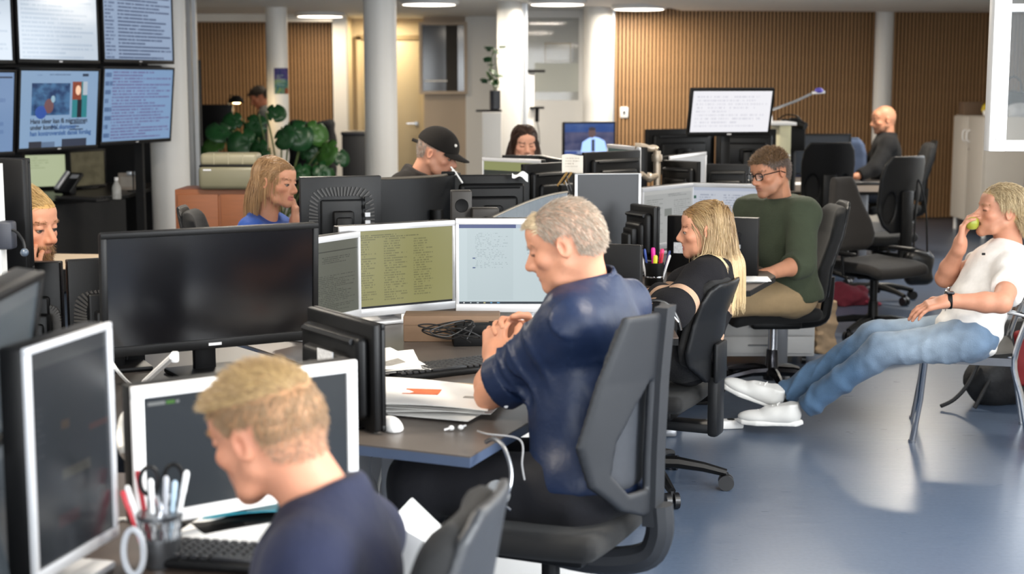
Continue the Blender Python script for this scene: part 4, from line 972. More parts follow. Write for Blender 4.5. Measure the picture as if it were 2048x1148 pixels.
def hand_prims(w, d, n, side, curl, spread=.12, s=1., thumb=.6, kk=.006, curls=None):
    """w wrist, d pointing direction, n palm normal (palm faces n); side=+1 thumb toward cross(d,n)"""
    d = nrm(d); n = nrm(np.asarray(n) - d * np.dot(n, d)); a = np.cross(d, n) * side     # a: toward thumb side
    R = np.stack([a, d, n], 1)
    W = np.asarray(w, np.float64)
    pr = [('box', W + d * .048 * s, np.array([.040, .046, .0135]) * s, .012 * s, R, .012), ('cap', W - d * .02, W + d * .02 * s, .026 * s, .028 * s, .02)]
    Ls = [(.043, .026, .021), (.047, .030, .022), (.043, .028, .021), (.034, .021, .018)]
    for i in range(4):
        o = (1.5 - i) * .0205; cu = curls[i] if curls is not None else curl
        b = W + d * (.088 - .006 * abs(i - 1.2)) * s + a * o * s
        dd = nrm(d + a * (1.5 - i) * spread * .5); ang = 0; pt = b; r = (.0094, .0095, .009, .008)[i] * s
        for j, l in enumerate(Ls[i]):
            ang += cu * (1.0, 1.15, .7)[j]
            dr = dd * math.cos(ang) + n * math.sin(ang); nx = pt + dr * l * s
            pr.append(('cap', pt, nx, r * (1 - .06 * j), r * (1 - .06 * (j + 1)), kk)); pt = nx
    b = W + d * .022 * s + a * .034 * s; dr = nrm(a * .75 + d * .65 + n * .25 * thumb); m = b + dr * .044 * s
    pr.append(('cap', b - dr * .01, m, .0145 * s, .0115 * s, .012)); dr2 = nrm(a * (.35 - .5 * thumb) + d * .9 + n * .5 * thumb); e = m + dr2 * .032 * s
    pr.append(('cap', m, e, .0112 * s, .0105 * s, kk)); dr3 = nrm(dr2 + n * .4 * thumb - a * .2 * thumb); pr.append(('cap', e, e + dr3 * .025 * s, .0105 * s, .0085 * s, kk))
    return pr
def clip_half(d, p, o, nn): return np.maximum(d, (p - np.asarray(o, np.float32)) @ np.asarray(nn, np.float32))
class Body:
    """joints -> prims: torso, limbs. All world space."""
    def __init__(s, J, bulk=1., fem=False, arm=1., leg=1.):
        s.J = {k: A3(v) for k, v in J.items()}; J = s.J
        s.right = nrm(J['shR'] - J['shL']); s.up = nrm(J['neck'] - J['hip']); s.right = nrm(s.right - s.up * np.dot(s.right, s.up)); s.fwd = np.cross(s.up, s.right)
        s.R = np.stack([s.right, s.fwd, s.up], 1); b = bulk; L = np.linalg.norm(J['neck'] - J['hip'])
        ch = J['hip'] + s.up * L * .70 + s.fwd * .01; ab = J['hip'] + s.up * L * .34 + s.fwd * .015; sw = np.linalg.norm(J['shR'] - J['shL'])
        s.torso = [('ell', ch, np.array([sw * .43, .112 * b, L * .34]), s.R, .04), ('ell', ab, np.array([sw * .40 * b, .112 * b, L * .34]), s.R, .06), ('ell', J['hip'], np.array([.165 * b, .12 * b, .115]), s.R, .06),
                   ('cap', J['shL'], J['shR'], .062 * b, .062 * b, .05)]
        tr = J['neck'] + s.up * .015
        for q in ('shL', 'shR'): s.torso.append(('cap', tr, J[q] + s.up * .01, .052, .046, .04))
        if fem:
            for sg in (-1, 1): s.torso.append(('ell', ch + s.fwd * .085 + s.right * sg * .07 - s.up * .02, np.array([.06, .055, .06]), s.R, .04))
        s.ua = {}; s.fa = {}; s.th = {}; s.sh = {}
        for q in 'LR':
            s.ua[q] = ('cap', J['sh' + q], J['el' + q], .053 * arm, .042 * arm, .03)
            m = J['el' + q] + (J['wr' + q] - J['el' + q]) * .3
            s.fa[q] = [('cap', J['el' + q], m, .040 * arm, .042 * arm, .02), ('cap', m, J['wr' + q], .042 * arm, .027 * arm, .02)]
            if 'kn' + q in J:
                s.th[q] = ('cap', J['hp' + q], J['kn' + q], .083 * leg, .058 * leg, .04)
                m = J['kn' + q] + (J['an' + q] - J['kn' + q]) * .3
                s.sh[q] = [('cap', J['kn' + q], m, .056 * leg, .058 * leg, .03), ('cap', m, J['an' + q], .058 * leg, .040 * leg, .03)]
def infl(prims, e):
    o = []
    for q in prims:
        if q[0] == 'cap': o.append(('cap', q[1], q[2], q[3] + e, q[4] + e, q[5]))
        elif q[0] == 'ell': o.append(('ell', q[1], np.asarray(q[2]) + e, q[3], q[4]))
        else: o.append(q)
    return o
def bounds(prims, m=.03):
    lo = np.full(3, 1e9); hi = -lo
    for q in prims:
        if q[0] == 'sub': continue
        if q[0] == 'cap':
            for c, r in ((q[1], q[3]), (q[2], q[4])): lo = np.minimum(lo, np.asarray(c) - r); hi = np.maximum(hi, np.asarray(c) + r)
        else:
            r = np.max(q[2]) * (1.5 if q[0] == 'box' else 1.); lo = np.minimum(lo, np.asarray(q[1]) - r); hi = np.maximum(hi, np.asarray(q[1]) + r)
    return lo - m, hi + m
def cloth(name, prims, material, t, res=.012, planes=(), fold=.004, ffr=22., subs=(), colfn=None, ph=0., ell_fold=None):
    lo, hi = bounds(prims)
    def fn(p):
        d = prim_eval(prims, p)
        if fold: d = d + fold * wob(p, ffr, ph) + fold * .5 * wob(p[:, [2, 0, 1]], ffr * 2.1, ph + 1)
        if ell_fold is not None: d = d + ell_fold(p)
        for o, n in planes: d = clip_half(d, p, o, n)
        for q in subs: d = np.maximum(d, -prim_eval([q], p))
        return d
    v, f = nets(fn, lo, hi, res)
    return npobj(name, v, f, material, t, colfn(v) if colfn is not None else None)
def head_part(t, c, R, s, skin, hair=None, scalp=None, neck=None, shoulders=None, fem=False, jaw=1., nose=1., beard=None, res=.0042, mouth=0., lips=.5, extra=(), eyes=True, rosy=.35, iris='3c3a38', ear_cover=False):
    pr = head_prims(c, R, s, fem, jaw, nose, mouth)
    nr = .052 if fem else .058
    base = c + R @ (np.array([0, -.035, -.045]) * s)
    pr2 = pr + [('cap', base, neck, nr * s, (nr + .006) * s, .025)] + list(extra)
    lo, hi = bounds(pr2, .012)
    fn = lambda p: prim_eval(pr2, p)
    v, f = nets(fn, lo, hi, res)
    loc = ((v - c) @ R) / s
    cols = head_cols(loc, skin, hair, scalp or scalp_std, lips, beard, fem=fem, rosy=rosy)
    v64 = v.astype(np.float64)
    # normals by gradient
    e = .002; g = np.stack([fn(v + np.eye(3, dtype=np.float32)[i] * e) - fn(v - np.eye(3, dtype=np.float32)[i] * e) for i in range(3)], 1); g /= np.linalg.norm(g, axis=1, keepdims=True) + 1e-9
    if eyes:
        for sg in (-1, 1):
            mb = MB(); mb.ell((0, 0, 0), (.0112 * s,) * 3, 14, 10)
            q = np.array(mb.v); qc = np.tile(SKIN('8f837a'), (len(q), 1)); dirv = q / (.0112 * s); ii = dirv[:, 1] > .70; qc[ii] = SKIN(iris); qc[dirv[:, 1] > .93] = SKIN('0a0a0a')
            cc = c + R @ (np.array([sg * .031, .0783, -.0022]) * s); q = cc + q @ R.T
            me = bpy.data.meshes.new('eye'); me.from_pydata([tuple(x) for x in q], [], mb.f)
            ca = me.color_attributes.new('Col', 'FLOAT_COLOR', 'POINT'); ca.data.foreach_set('color', np.concatenate([qc, np.ones((len(qc), 1))], 1).astype(np.float32).ravel())
            link('eye', me, M_eye, t)
    return v64, f, cols, loc, g
def skin_obj(t, pieces, name='body'):
    V = []; F = []; C = []; o = 0
    for v, f, c in pieces: V.append(v); F.append(np.asarray(f) + o); C.append(c); o += len(v)
    return npobj(name, np.concatenate(V), np.concatenate(F), M_skin, t, np.concatenate(C))
def limb_skin(prims, skin, res=.006, tip=None, colfn=None):
    lo, hi = bounds(prims, .012); v, f = nets(lambda p: prim_eval(prims, p), lo, hi, res)
    c = np.tile(FLESH(skin), (len(v), 1)) * (1 + .05 * wob(v, 60.)[:, None])
    return v.astype(np.float64), f, c
def hair_obj(t, packs, name='hair'):
    V = []; F = []; C = []; o = 0
    for pts, rad, cols in packs:
        v, f, c = ribbons(pts, rad, cols); V.append(v); F.append(f + o); C.append(c); o += len(v)
    return npobj(name, np.concatenate(V), np.concatenate(F), M_hair, t, np.concatenate(C))
def brows(v, loc, g, R, c, s, col, n=85, sg=1):
    x, y, z = loc.T; m = (np.abs(sg * x - .033) < .019) & (z > .0175 - .12 * (np.abs(x) - .033) ** 2 * 40) & (z < .0265) & (y > .06)
    r = np.where(m)[0]
    if len(r) < 3: return None
    cb = lambda l: np.stack([np.sign(l[:, 0]), np.zeros(len(l)) - .15, np.full(len(l), .15)], 1)
    return grow(v[r], g[r], R, c, n, .006, .04, cb, 0, 3, (), col, col, .0007, .2, head_s=s)
def V3(*a): return np.array(a, np.float64)
def PP(px, py, d): return A3(P(px, py, d))
def start(label, base): return thing('person', label, 'person', base)
def fin(t):
    inv = Matrix.Translation(-t.location)
    for c in t.children: c.matrix_parent_inverse = inv
def fab(name, hx="808080", rough=.8, bump=.3, bs=90., sheen=.03, vcol=False, var=.1, spec=.3): return mat(name, hx, rough, var=var, scale=35, bump=bump, bscale=bs, sheen=sheen, vcol=vcol, spec=spec)
def planes_sleeve(a, b, t):
    a, b = np.asarray(a), np.asarray(b); d = nrm(b - a); return (a + (b - a) * t, d)
def sleeve_cut(v, prims): pass
def cloth_parts(name, groups, material, t, res, **k):
    """several independently cut prim groups smooth-united"""
    allp = [q for g, pl in groups for q in g]; lo, hi = bounds(allp)
    fold = k.get('fold', .004); ffr = k.get('ffr', 22.); ph = k.get('ph', 0.)
    def fn(p):
        d = None
        for g, pl in groups:
            e = prim_eval(g, p)
            for o, n in pl: e = smax(e, (p - np.asarray(o, np.float32)) @ np.asarray(n, np.float32), .008)
            d = e if d is None else smin(d, e, .035)
        if fold: d = d + fold * wob(p, ffr, ph) + fold * .45 * wob(p[:, [2, 0, 1]], ffr * 2.3, ph + 1)
        if 'fn' in k: d = k['fn'](p, d)
        return d
    v, f = nets(fn, lo, hi, res)
    return npobj(name, v, f, material, t, k['colfn'](v) if 'colfn' in k else None)
def arm_group(B, q, e, upto='wr', frac=1., e2=None):
    J = B.J; e2 = e if e2 is None else e2
    if upto == 'el':   # sleeve along the upper arm up to frac
        d = nrm(J['el' + q] - J['sh' + q]); return ([('cap', J['sh' + q], J['el' + q], .053 + e, .045 + e2, .03)], [(J['sh' + q] + (J['el' + q] - J['sh' + q]) * frac, d)])
    d = nrm(J['wr' + q] - J['el' + q])
    return ([('cap', J['sh' + q], J['el' + q], .053 + e, .045 + e2, .03), ('cap', J['el' + q], J['wr' + q], .045 + e2, .034 + e2, .03)], [(J['el' + q] + (J['wr' + q] - J['el' + q]) * frac, d)])
def legs_groups(B, e=.014, frac=1.):
    J = B.J; o = []
    for q in 'LR':
        d = nrm(J['an' + q] - J['kn' + q])
        o.append(([('cap', J['hp' + q], J['kn' + q], .084 + e, .060 + e, .04), ('cap', J['kn' + q], J['an' + q], .058 + e, .040 + e, .04)], [(J['kn' + q] + (J['an' + q] - J['kn' + q]) * frac, d)]))
    return o
def legs_from(J, f, drop=.42, spread=.1, kn=.43, zk=-.02):
    r = np.array([f[1], -f[0], 0]); hip = J['hip']
    for q, sg in (('L', -1), ('R', 1)):
        J['hp' + q] = hip + r * sg * .085; J['kn' + q] = hip + r * sg * spread + np.array([f[0], f[1], 0]) * kn + V3(0, 0, zk); J['an' + q] = J['kn' + q] + V3(f[0] * .05, f[1] * .05, -drop)
def shoe(t, heel, toe, up, L=.29, m=None, sole=None, name='shoe', laces=True):
    heel, toe = np.asarray(heel), np.asarray(toe); y = nrm(toe - heel); z = nrm(np.asarray(up) - y * np.dot(up, y)); x = np.cross(y, z); R = np.stack([x, y, z], 1); o = heel
    Lc = lambda a, b, c: o + R @ np.array([a, b, c])
    up_ = [('ell', Lc(0, .055, .040), np.array([.039, .075, .046]), R, .02), ('ell', Lc(0, .17, .025), np.array([.044, .10, .032]), R, .04), ('cap', Lc(0, .035, .04), Lc(0, .025, .085), .038, .036, .03), ('ell', Lc(0, .10, .045), np.array([.034, .06, .04]), R, .03)]
    lo, hi = bounds(up_, .03)
    def fn(p):
        q = (p - o.astype(np.float32)) @ R.astype(np.float32)
        return np.maximum(np.maximum(prim_eval(up_, p), -q[:, 2] + .0), q[:, 2] - .095 + .2 * np.clip(q[:, 1] - .03, 0, .1))
    v, f = nets(fn, lo, hi, .006); s = npobj(name, v, f, m, t)
    def fs(p):
        q = (p - o.astype(np.float32)) @ R.astype(np.float32); w = np.interp(q[:, 1], [-.03, .0, .08, .18, .25, .275], [.0, .036, .038, .047, .03, .0]).astype(np.float32)
        return smax(np.abs(q[:, 0]) - w, np.abs(q[:, 2] - .004) - .013, .008)
    v, f = nets(fs, lo - .02, hi + .02, .006); npobj('sole', v, f, sole or m, s)
    if laces:
        mb = MB()
        for i in range(5):
            yy = .085 + i * .022; zz = .082 - i * .0075
            mb.tube([Lc(-.024, yy, zz - .006), Lc(0, yy + .004, zz + .006), Lc(.024, yy, zz - .006)], .0032, 6)
        mb.tube(spline([Lc(0, .085, .09), Lc(.03, .08, .085), Lc(.045, .095, .06), Lc(.03, .1, .07)], 4), .0025, 6).build('laces', mat('lace_white', 'f0efec', .7), s)
    return s
cr_short = lambda l: np.stack([.25 * l[:, 0] / .07, np.full(len(l), .75) - .6 * (l[:, 2] < .05), np.where(l[:, 2] < .06, -.8, -.05)], 1)
def combf(fx, fy, fz): return lambda l: np.stack([fx * l[:, 0] / .07, np.full(len(l), fy), np.full(len(l), fz)], 1)
def hair_short(v, loc, g, R, c, s, mask, n, L, A_, B_, lift=.5, comb=cr_short, rad=.0011, jit=.5, K=4, extra=()):
    r = np.where(mask(*loc.T) > .5)[0]
    return grow(v[r], g[r], R, c, n, L, lift, comb, 0., K, (), A_, B_, rad, jit, head_s=s)
def eyebrows(t, v, loc, g, R, c, s, col):
    for sg in (-1, 1):
        b = brows(v, loc, g, R, c, s, col, sg=sg)
        if b is not None: hair_obj(t, [b], 'eyebrow')
# ---------------------------------------------------------------- blond man in the foreground
def person_A():
    J = {}; t = start('blond young man in a navy t-shirt at the front, seen from behind', tuple(V3(-.3, 2.45, 0)))
    J['shL'] = PP(618, 1140, 2.34); J['shR'] = J['shL'] + V3(.13, .98, -.14) * .34; J['neck'] = PP(655, 1014, 2.49); J['hip'] = J['neck'] + V3(.03, -.02, -.42)
    J['elL'] = J['shL'] + V3(-.10, -.01, -.27); J['wrL'] = J['elL'] + V3(-.2, .14, .06); J['elR'] = J['shR'] + V3(-.08, .02, -.27); J['wrR'] = J['elR'] + V3(-.22, .04, .05)
    legs_from(J, (-.95, .3)); B = Body(J)
    c = PP(530, 862, 2.47); R = head_R((-.86, .51), 17, 4); s = .96; skin = 'd3977a'
    sc_ = lambda x, y, z: scalp_std(x, y, z, .064, .004, -.062)
    v, f, cl, loc, g = head_part(t, c, R, s, skin, 'b88d62', lambda x, y, z: .75 * sc_(x, y, z) * np.clip((z + .05) / .05, .25, 1), J['neck'] + V3(.015, 0, -.04), res=.0036, nose=.9, eyes=False)
    la = limb_skin([B.ua['L']] + B.fa['L'] + hand_prims(J['wrL'], V3(-1, .5, -.1), V3(0, 0, -1), -1, .35), skin, .007); ra = limb_skin([B.ua['R']] + B.fa['R'] + hand_prims(J['wrR'], V3(-1, .2, -.1), V3(0, 0, -1), 1, .35), skin, .007)
    skin_obj(t, [(v, f, cl), la, ra])
    top = lambda x, y, z: (z > .062) * sc_(x, y, z); sid = lambda x, y, z: (z > -.01) * (z <= .075) * sc_(x, y, z); nap = lambda x, y, z: (z > -.06) * (z <= .0) * sc_(x, y, z)
    cb = lambda l: np.stack([.35 * l[:, 0] / .07 + .25, np.full(len(l), .8), np.full(len(l), .05)], 1)
    hair_obj(t, [hair_short(v, loc, g, R, c, s, top, 5000, .024, 'c6a672', '967852', .4, cb, .0010, .3, 4), hair_short(v, loc, g, R, c, s, sid, 4200, .012, 'ab8a64', '88694a', .15, cr_short, .0008, .25, 3), hair_short(v, loc, g, R, c, s, nap, 1500, .006, 'b5947a', '9c7c62', .2, cr_short, .0006, .5, 3)])
    eyebrows(t, v, loc, g, R, c, s, 'b08a58')
    gr = [(infl(B.torso, .012), [(J['neck'] + V3(-.005, 0, .038), nrm(B.up * .75 + V3(-.55, .2, .35) * .6))])] + [arm_group(B, q, .016, 'el', .7, .022) for q in 'LR']
    cloth_parts('t_shirt', gr, fab('navy_jersey', '20243a', .85, .2, 60), t, .009, fold=.004, ffr=20)
    cloth_parts('trousers', legs_groups(B) + [(infl(B.torso[2:3], .015), [])], fab('dark_denim', '20242e'), t, .016)
    fin(t)
# ---------------------------------------------------------------- grey-haired man in the blue shirt
def person_B():
    J = {}; t = start('grey-haired man in a dark blue shirt with clasped hands', (.15, 3.8, 0))
    rt = V3(.41, .91, 0); J['shL'] = PP(1140, 655, 3.76); J['shR'] = J['shL'] + rt * .35; J['neck'] = PP(1182, 592, 3.90); J['hip'] = PP(1175, 965, 3.84)
    J['elL'] = PP(978, 790, 3.97); J['wrL'] = PP(990, 716, 4.12); J['elR'] = PP(1112, 750, 4.30); J['wrR'] = PP(1062, 676, 4.24)
    legs_from(J, (-.93, .36)); B = Body(J, 1.06)
    c = PP(1127, 488, 3.86); R = head_R((-.975, .22), 19, 0); s = .95; skin = 'cb9478'
    sc_ = lambda x, y, z: scalp_std(x, y, z, .072, .0, -.052)
    v, f, cl, loc, g = head_part(t, c, R, s, skin, 'b9a694', lambda x, y, z: .55 * sc_(x, y, z), J['neck'] + V3(.0, 0, -.03), res=.0034, nose=1.0, eyes=False, extra=[('cap', c + R @ V3(0, .02, -.10), A3(J['neck']) + V3(-.045, 0, .02), .035, .05, .03)])
    lh = hand_prims(J['wrL'], PP(990, 652, 4.16) - J['wrL'], V3(.45, .85, .1), -1, .62, thumb=.8, s=.98); rh = hand_prims(J['wrR'], PP(1003, 650, 4.21) - J['wrR'], V3(-.25, -.9, -.25), 1, .62, thumb=.8, s=.98)
    la = limb_skin(B.fa['L'] + lh, skin, .0045); ra = limb_skin(B.fa['R'] + rh, skin, .0055); ul = limb_skin([B.ua['L'], B.ua['R']], skin, .012)
    skin_obj(t, [(v, f, cl), la, ra, ul])
    front = lambda x, y, z: (y > .04) * sc_(x, y, z) * (z > .05); rest = lambda x, y, z: (y <= .06) * sc_(x, y, z) * (z > -.03); low = lambda x, y, z: (y <= .0) * sc_(x, y, z) * (z <= -.02)
    cbk = lambda l: np.stack([.3 * l[:, 0] / .07, -.4 - 0 * l[:, 0], -.9 * np.clip(1.15 - l[:, 2] / .10, 0, 1)], 1)
    hair_obj(t, [hair_short(v, loc, g, R, c, s, front, 1100, .016, 'd0bc98', 'b8a284', .18, combf(.25, .5, .0), .0006, .2, 4), hair_short(v, loc, g, R, c, s, rest, 5600, .017, 'c6baac', '8d7d6c', .06, cbk, .0006, .14, 4), hair_short(v, loc, g, R, c, s, low, 1500, .008, 'c6baad', 'a08c7a', .05, cbk, .0005, .2, 3)])
    eyebrows(t, v, loc, g, R, c, s, 'a58d70')
    M_sh = mat('blue_satin_cotton', '17243f', .46, var=.06, scale=30, bump=.3, bscale=17, bdist=.015, spec=.3)
    # baggy satin folds down the sleeve and back
    el, sh = J['elL'], J['shL']
    def folds(p, d):
        q = p - ((el + sh) / 2).astype(np.float32); ax = nrm(el - sh).astype(np.float32); u = q @ ax; w = np.exp(-((np.sqrt(((q - u[:, None] * ax) ** 2).sum(1)) - .07) / .06) ** 2)
        side = q @ np.cross(ax, [0, 0, 1]).astype(np.float32)
        arm = np.exp(-(np.maximum(np.abs(u) - .17, 0) / .05) ** 2) * w
        d = d - arm * .011 * np.exp(-(np.sin(u * 24 + side * 30 + 1.4 * np.sin(side * 26 + u * 20)) / .42) ** 2) - arm * .007 * np.exp(-(np.sin(u * 33 - side * 22 + 1.6 * np.sin(u * 18)) / .4) ** 2) + arm * .006
        bk = np.clip(-((p - J['hip'].astype(np.float32)) @ B.fwd.astype(np.float32)) * 9, 0, 1); z = p[:, 2]; x = (p - J['hip'].astype(np.float32)) @ B.right.astype(np.float32)
        yoke = J['neck'][2] - .115 - .04 * np.abs(x) / .2
        d = d - bk * .004 * np.clip((z - yoke) / .006, 0, 1)
        return d - bk * .009 * np.exp(-(np.sin(x * 24 + 2.0 * np.sin(z * 8 + x * 3)) / .4) ** 2) * np.clip((yoke - z) * 9, 0, 1)
    gr = [(infl(B.torso, .020), [(J['neck'] + V3(-.005, 0, .035), nrm(B.up * .8 + V3(-.6, .15, .3) * .5)), (J['hip'] - B.up * .035, -B.up)]), ([('cap', J['shL'], J['elL'], .080, .066, .04)], [(J['shL'] + (J['elL'] - J['shL']) * .80, nrm(nrm(J['elL'] - J['shL']) + V3(-.45, .1, -.15)))]), arm_group(B, 'R', .02, 'wr', .3)]
    sh_ = cloth_parts('shirt', gr, M_sh, t, .0065, fold=.003, ffr=17, fn=folds)
    # stand collar
    def col(p):
        ax = nrm(c - J['neck'] + V3(.03, 0, -.02)); q = p - (J['neck'] + V3(.004, 0, .0)).astype(np.float32); h = q @ ax.astype(np.float32); r = np.sqrt(((q - h[:, None] * ax.astype(np.float32)) ** 2).sum(1))
        fr = q @ B.fwd.astype(np.float32)
        return smax(np.abs(r - (.078 - .10 * (h - .02))) - .004, np.maximum(-h, h - (.058 - .22 * np.clip(fr, 0, .1))), .004)
    sdfobj('collar', col, J['neck'] - .14, J['neck'] + .16, .006, M_sh, sh_)
    # rolled cuff + button
    d = nrm(nrm(J['elL'] - J['shL']) + V3(-.45, .1, -.15)); o = J['shL'] + (J['elL'] - J['shL']) * .77
    cf = lambda p: smax(np.abs(np.sqrt((((p - o.astype(np.float32)) - ((p - o.astype(np.float32)) @ d.astype(np.float32))[:, None] * d.astype(np.float32)) ** 2).sum(1)) - .068) - .007, np.abs((p - o.astype(np.float32)) @ d.astype(np.float32)) - .028, .006)
    sdfobj('cuff', cf, o - .13, o + .13, .006, M_sh, sh_)
    for px, py in ((1037, 798), (1049, 797), (1012, 812)): q = PP(px, py, 3.885); MB().ell(q, (.0065, .004, .0065), 10, 6).build('button', mat('pearl_button', 'e8e8ea', .25), sh_)
    tr = legs_groups(B, .018) + [(infl(B.torso[2:3], .006), [])]
    cloth_parts('trousers', tr, fab('black_wool', '15151a', .75, .2, 30), t, .012, fold=.005, ffr=18)
    for q in 'LR': shoe(t, J['an' + q] + V3(.05, -.02, -.09), J['an' + q] + V3(-.2, .08, -.09), (0, 0, 1), m=M_blackm, laces=False)
    fin(t)
# ---------------------------------------------------------------- woman in the striped sweater
def knit_mat():
    m = fab('knit', '17161a', .95, .35, 260, .0, True); nt = NT(m.node_tree); at = [n for n in m.node_tree.nodes if n.type == 'VERTEX_COLOR'][0]
    sp = nt.n('ShaderNodeSeparateColor'); nt.l(at.outputs['Color'], sp.inputs[0]); k = nt.mix(nt.m('GREATER_THAN', sp.outputs[0], .5), rgb('131216'), rgb('b8977e'))
    sc2 = [n for n in m.node_tree.nodes if n.type == 'VECT_MATH'][0]; nt.l(k, sc2.inputs[0]); return m
def person_C():
    J = {}; t = start('woman with long blond hair in a black sweater with beige stripes', (.62, 5.8, 0))
    rt = V3(.41, .91, 0); J['shL'] = PP(1404, 560, 5.73); J['shR'] = J['shL'] + rt * .33; J['neck'] = PP(1440, 536, 5.90); J['hip'] = PP(1378, 705, 5.86)
    J['elL'] = PP(1344, 622, 5.58); J['wrL'] = PP(1312, 588, 5.76); J['elR'] = J['shR'] + V3(-.12, .02, -.24); J['wrR'] = J['elR'] + V3(-.2, .02, .03)
    legs_from(J, (-.93, .36), spread=.08); B = Body(J, .88, True, .88, .9)
    c = PP(1410, 459, 5.88); R = head_R((-.99, .14), 4, 0); s = .96; skin = 'd59d80'
    sc_ = lambda x, y, z: scalp_std(x, y, z, .066, -.02, -.075)
    v, f, cl, loc, g = head_part(t, c, R, s, skin, '8a6844', sc_, J['neck'] + V3(0, 0, -.03), fem=True, jaw=.95, nose=.95, res=.004, lips=.7)
    la = limb_skin(B.fa['L'] + hand_prims(J['wrL'], V3(-1, .35, -.1), V3(0, .1, -1), -1, .35, s=.9), skin, .0055); ra = limb_skin(B.fa['R'] + hand_prims(J['wrR'], V3(-1, .3, -.1), V3(0, 0, -1), 1, .35, s=.9), skin, .007)
    skin_obj(t, [(v, f, cl), la, ra, limb_skin([B.ua['L'], B.ua['R']], skin, .014)])
    r = np.where(sc_(*loc.T) > .5)[0]
    cb = lambda l: np.stack([np.sign(l[:, 0] + .001) * np.where(l[:, 2] > .07, .35, .03), np.where(l[:, 1] > -.035, -1.25, -.04), np.where(l[:, 2] > .085, -.1, np.where(l[:, 1] > -.035, -.5, -1.))], 1)
    col = [(J['shL'] + B.up * .01, J['shR'] + B.up * .01, .082, .082), (J['neck'], J['hip'], .10, .13), (J['shL'], J['elL'], .076, .066), (J['shR'], J['elR'], .076, .066), (c + R @ V3(0, -.03, -.05), J['neck'], .058, .062)]
    lng = lambda l: .19 + 1.25 * np.clip(l[:, 2] + .075, 0, .2)
    h1 = grow(v[r], g[r], R, c, 3800, lng, .08, cb, 1.0, 16, col, '94703f', '5c432b', .0014, .16, .12, s, tip=('ecd6a8', 'c9a878', .9))
    fr = np.where((sc_(*loc.T) > .5) & (loc[:, 1] < -.005) & (loc[:, 1] > -.06) & (loc[:, 0] < -.04))[0]
    cb2 = lambda l: np.stack([np.full(len(l), -.15), np.where(l[:, 2] > .0, -.1, .35), np.full(len(l), -.9)], 1)
    h2 = grow(v[fr], g[fr], R, c, 300, .32, .1, cb2, .9, 16, col, '9a744a', '7d5d3a', .0016, .14, .1, s, tip=('f2e0b8', 'd9bb88', .7))
    hair_obj(t, [h1, h2]); eyebrows(t, v, loc, g, R, c, s, '6a4a30')
    arm_len = np.linalg.norm(J['elL'] - J['shL']) + np.linalg.norm(J['wrL'] - J['elL'])
    def colf(p):
        C = np.zeros((len(p), 3)); W_ = lambda d: np.clip(.5 + (.014 - np.abs(d)) / .05, 0, 1)
        for q in 'LR':
            a, e, w = J['sh' + q], J['el' + q], J['wr' + q]
            d1 = nrm(e - a); t1 = (p - a) @ d1; L1 = np.linalg.norm(e - a); r1 = np.linalg.norm(p - a - t1[:, None] * d1, axis=1); d2 = nrm(w - e); t2 = (p - e) @ d2; r2 = np.linalg.norm(p - e - t2[:, None] * d2, axis=1)
            up = (r1 < .085) & (t1 > .06) & (t1 < L1 + .02) & ((r1 < r2) | (t2 < 0)); C[up] = np.maximum(C[up], W_(t1 - L1 * .70)[up][:, None])
            fo = (r2 < .08) & (t2 > 0) & ~up; C[fo] = np.maximum(C[fo], W_(t2 - .11)[fo][:, None])
        tz = (p - J['hip']) @ B.up; da = np.minimum.reduce([np.linalg.norm(p - (J['sh' + q] + (J['el' + q] - J['sh' + q]) * np.clip(((p - J['sh' + q]) @ (J['el' + q] - J['sh' + q])) / ((J['el' + q] - J['sh' + q]) @ (J['el' + q] - J['sh' + q])), 0, 1)[:, None]), axis=1) for q in 'LR'])
        body = da > .078; C[body] = np.maximum(C[body], np.maximum(W_(tz - .21), W_(tz - .10))[body][:, None])
        return C
    gr = [(infl(B.torso, .016), [(J['neck'] + V3(0, 0, .03), nrm(B.up))])] + [arm_group(B, q, .016, 'wr', .86, .024) for q in 'LR']
    cloth_parts('sweater', gr, knit_mat(), t, .0075, fold=.005, ffr=20, colfn=colf)
    cloth_parts('trousers', legs_groups(B, .01) + [(infl(B.torso[2:3], .012), [])], fab('black_jeans', '141416'), t, .016)
    for q in 'LR': shoe(t, J['an' + q] + V3(.05, -.02, -.09), J['an' + q] + V3(-.2, .06, -.09), (0, 0, 1), m=M_blackm, laces=False)
    fin(t)
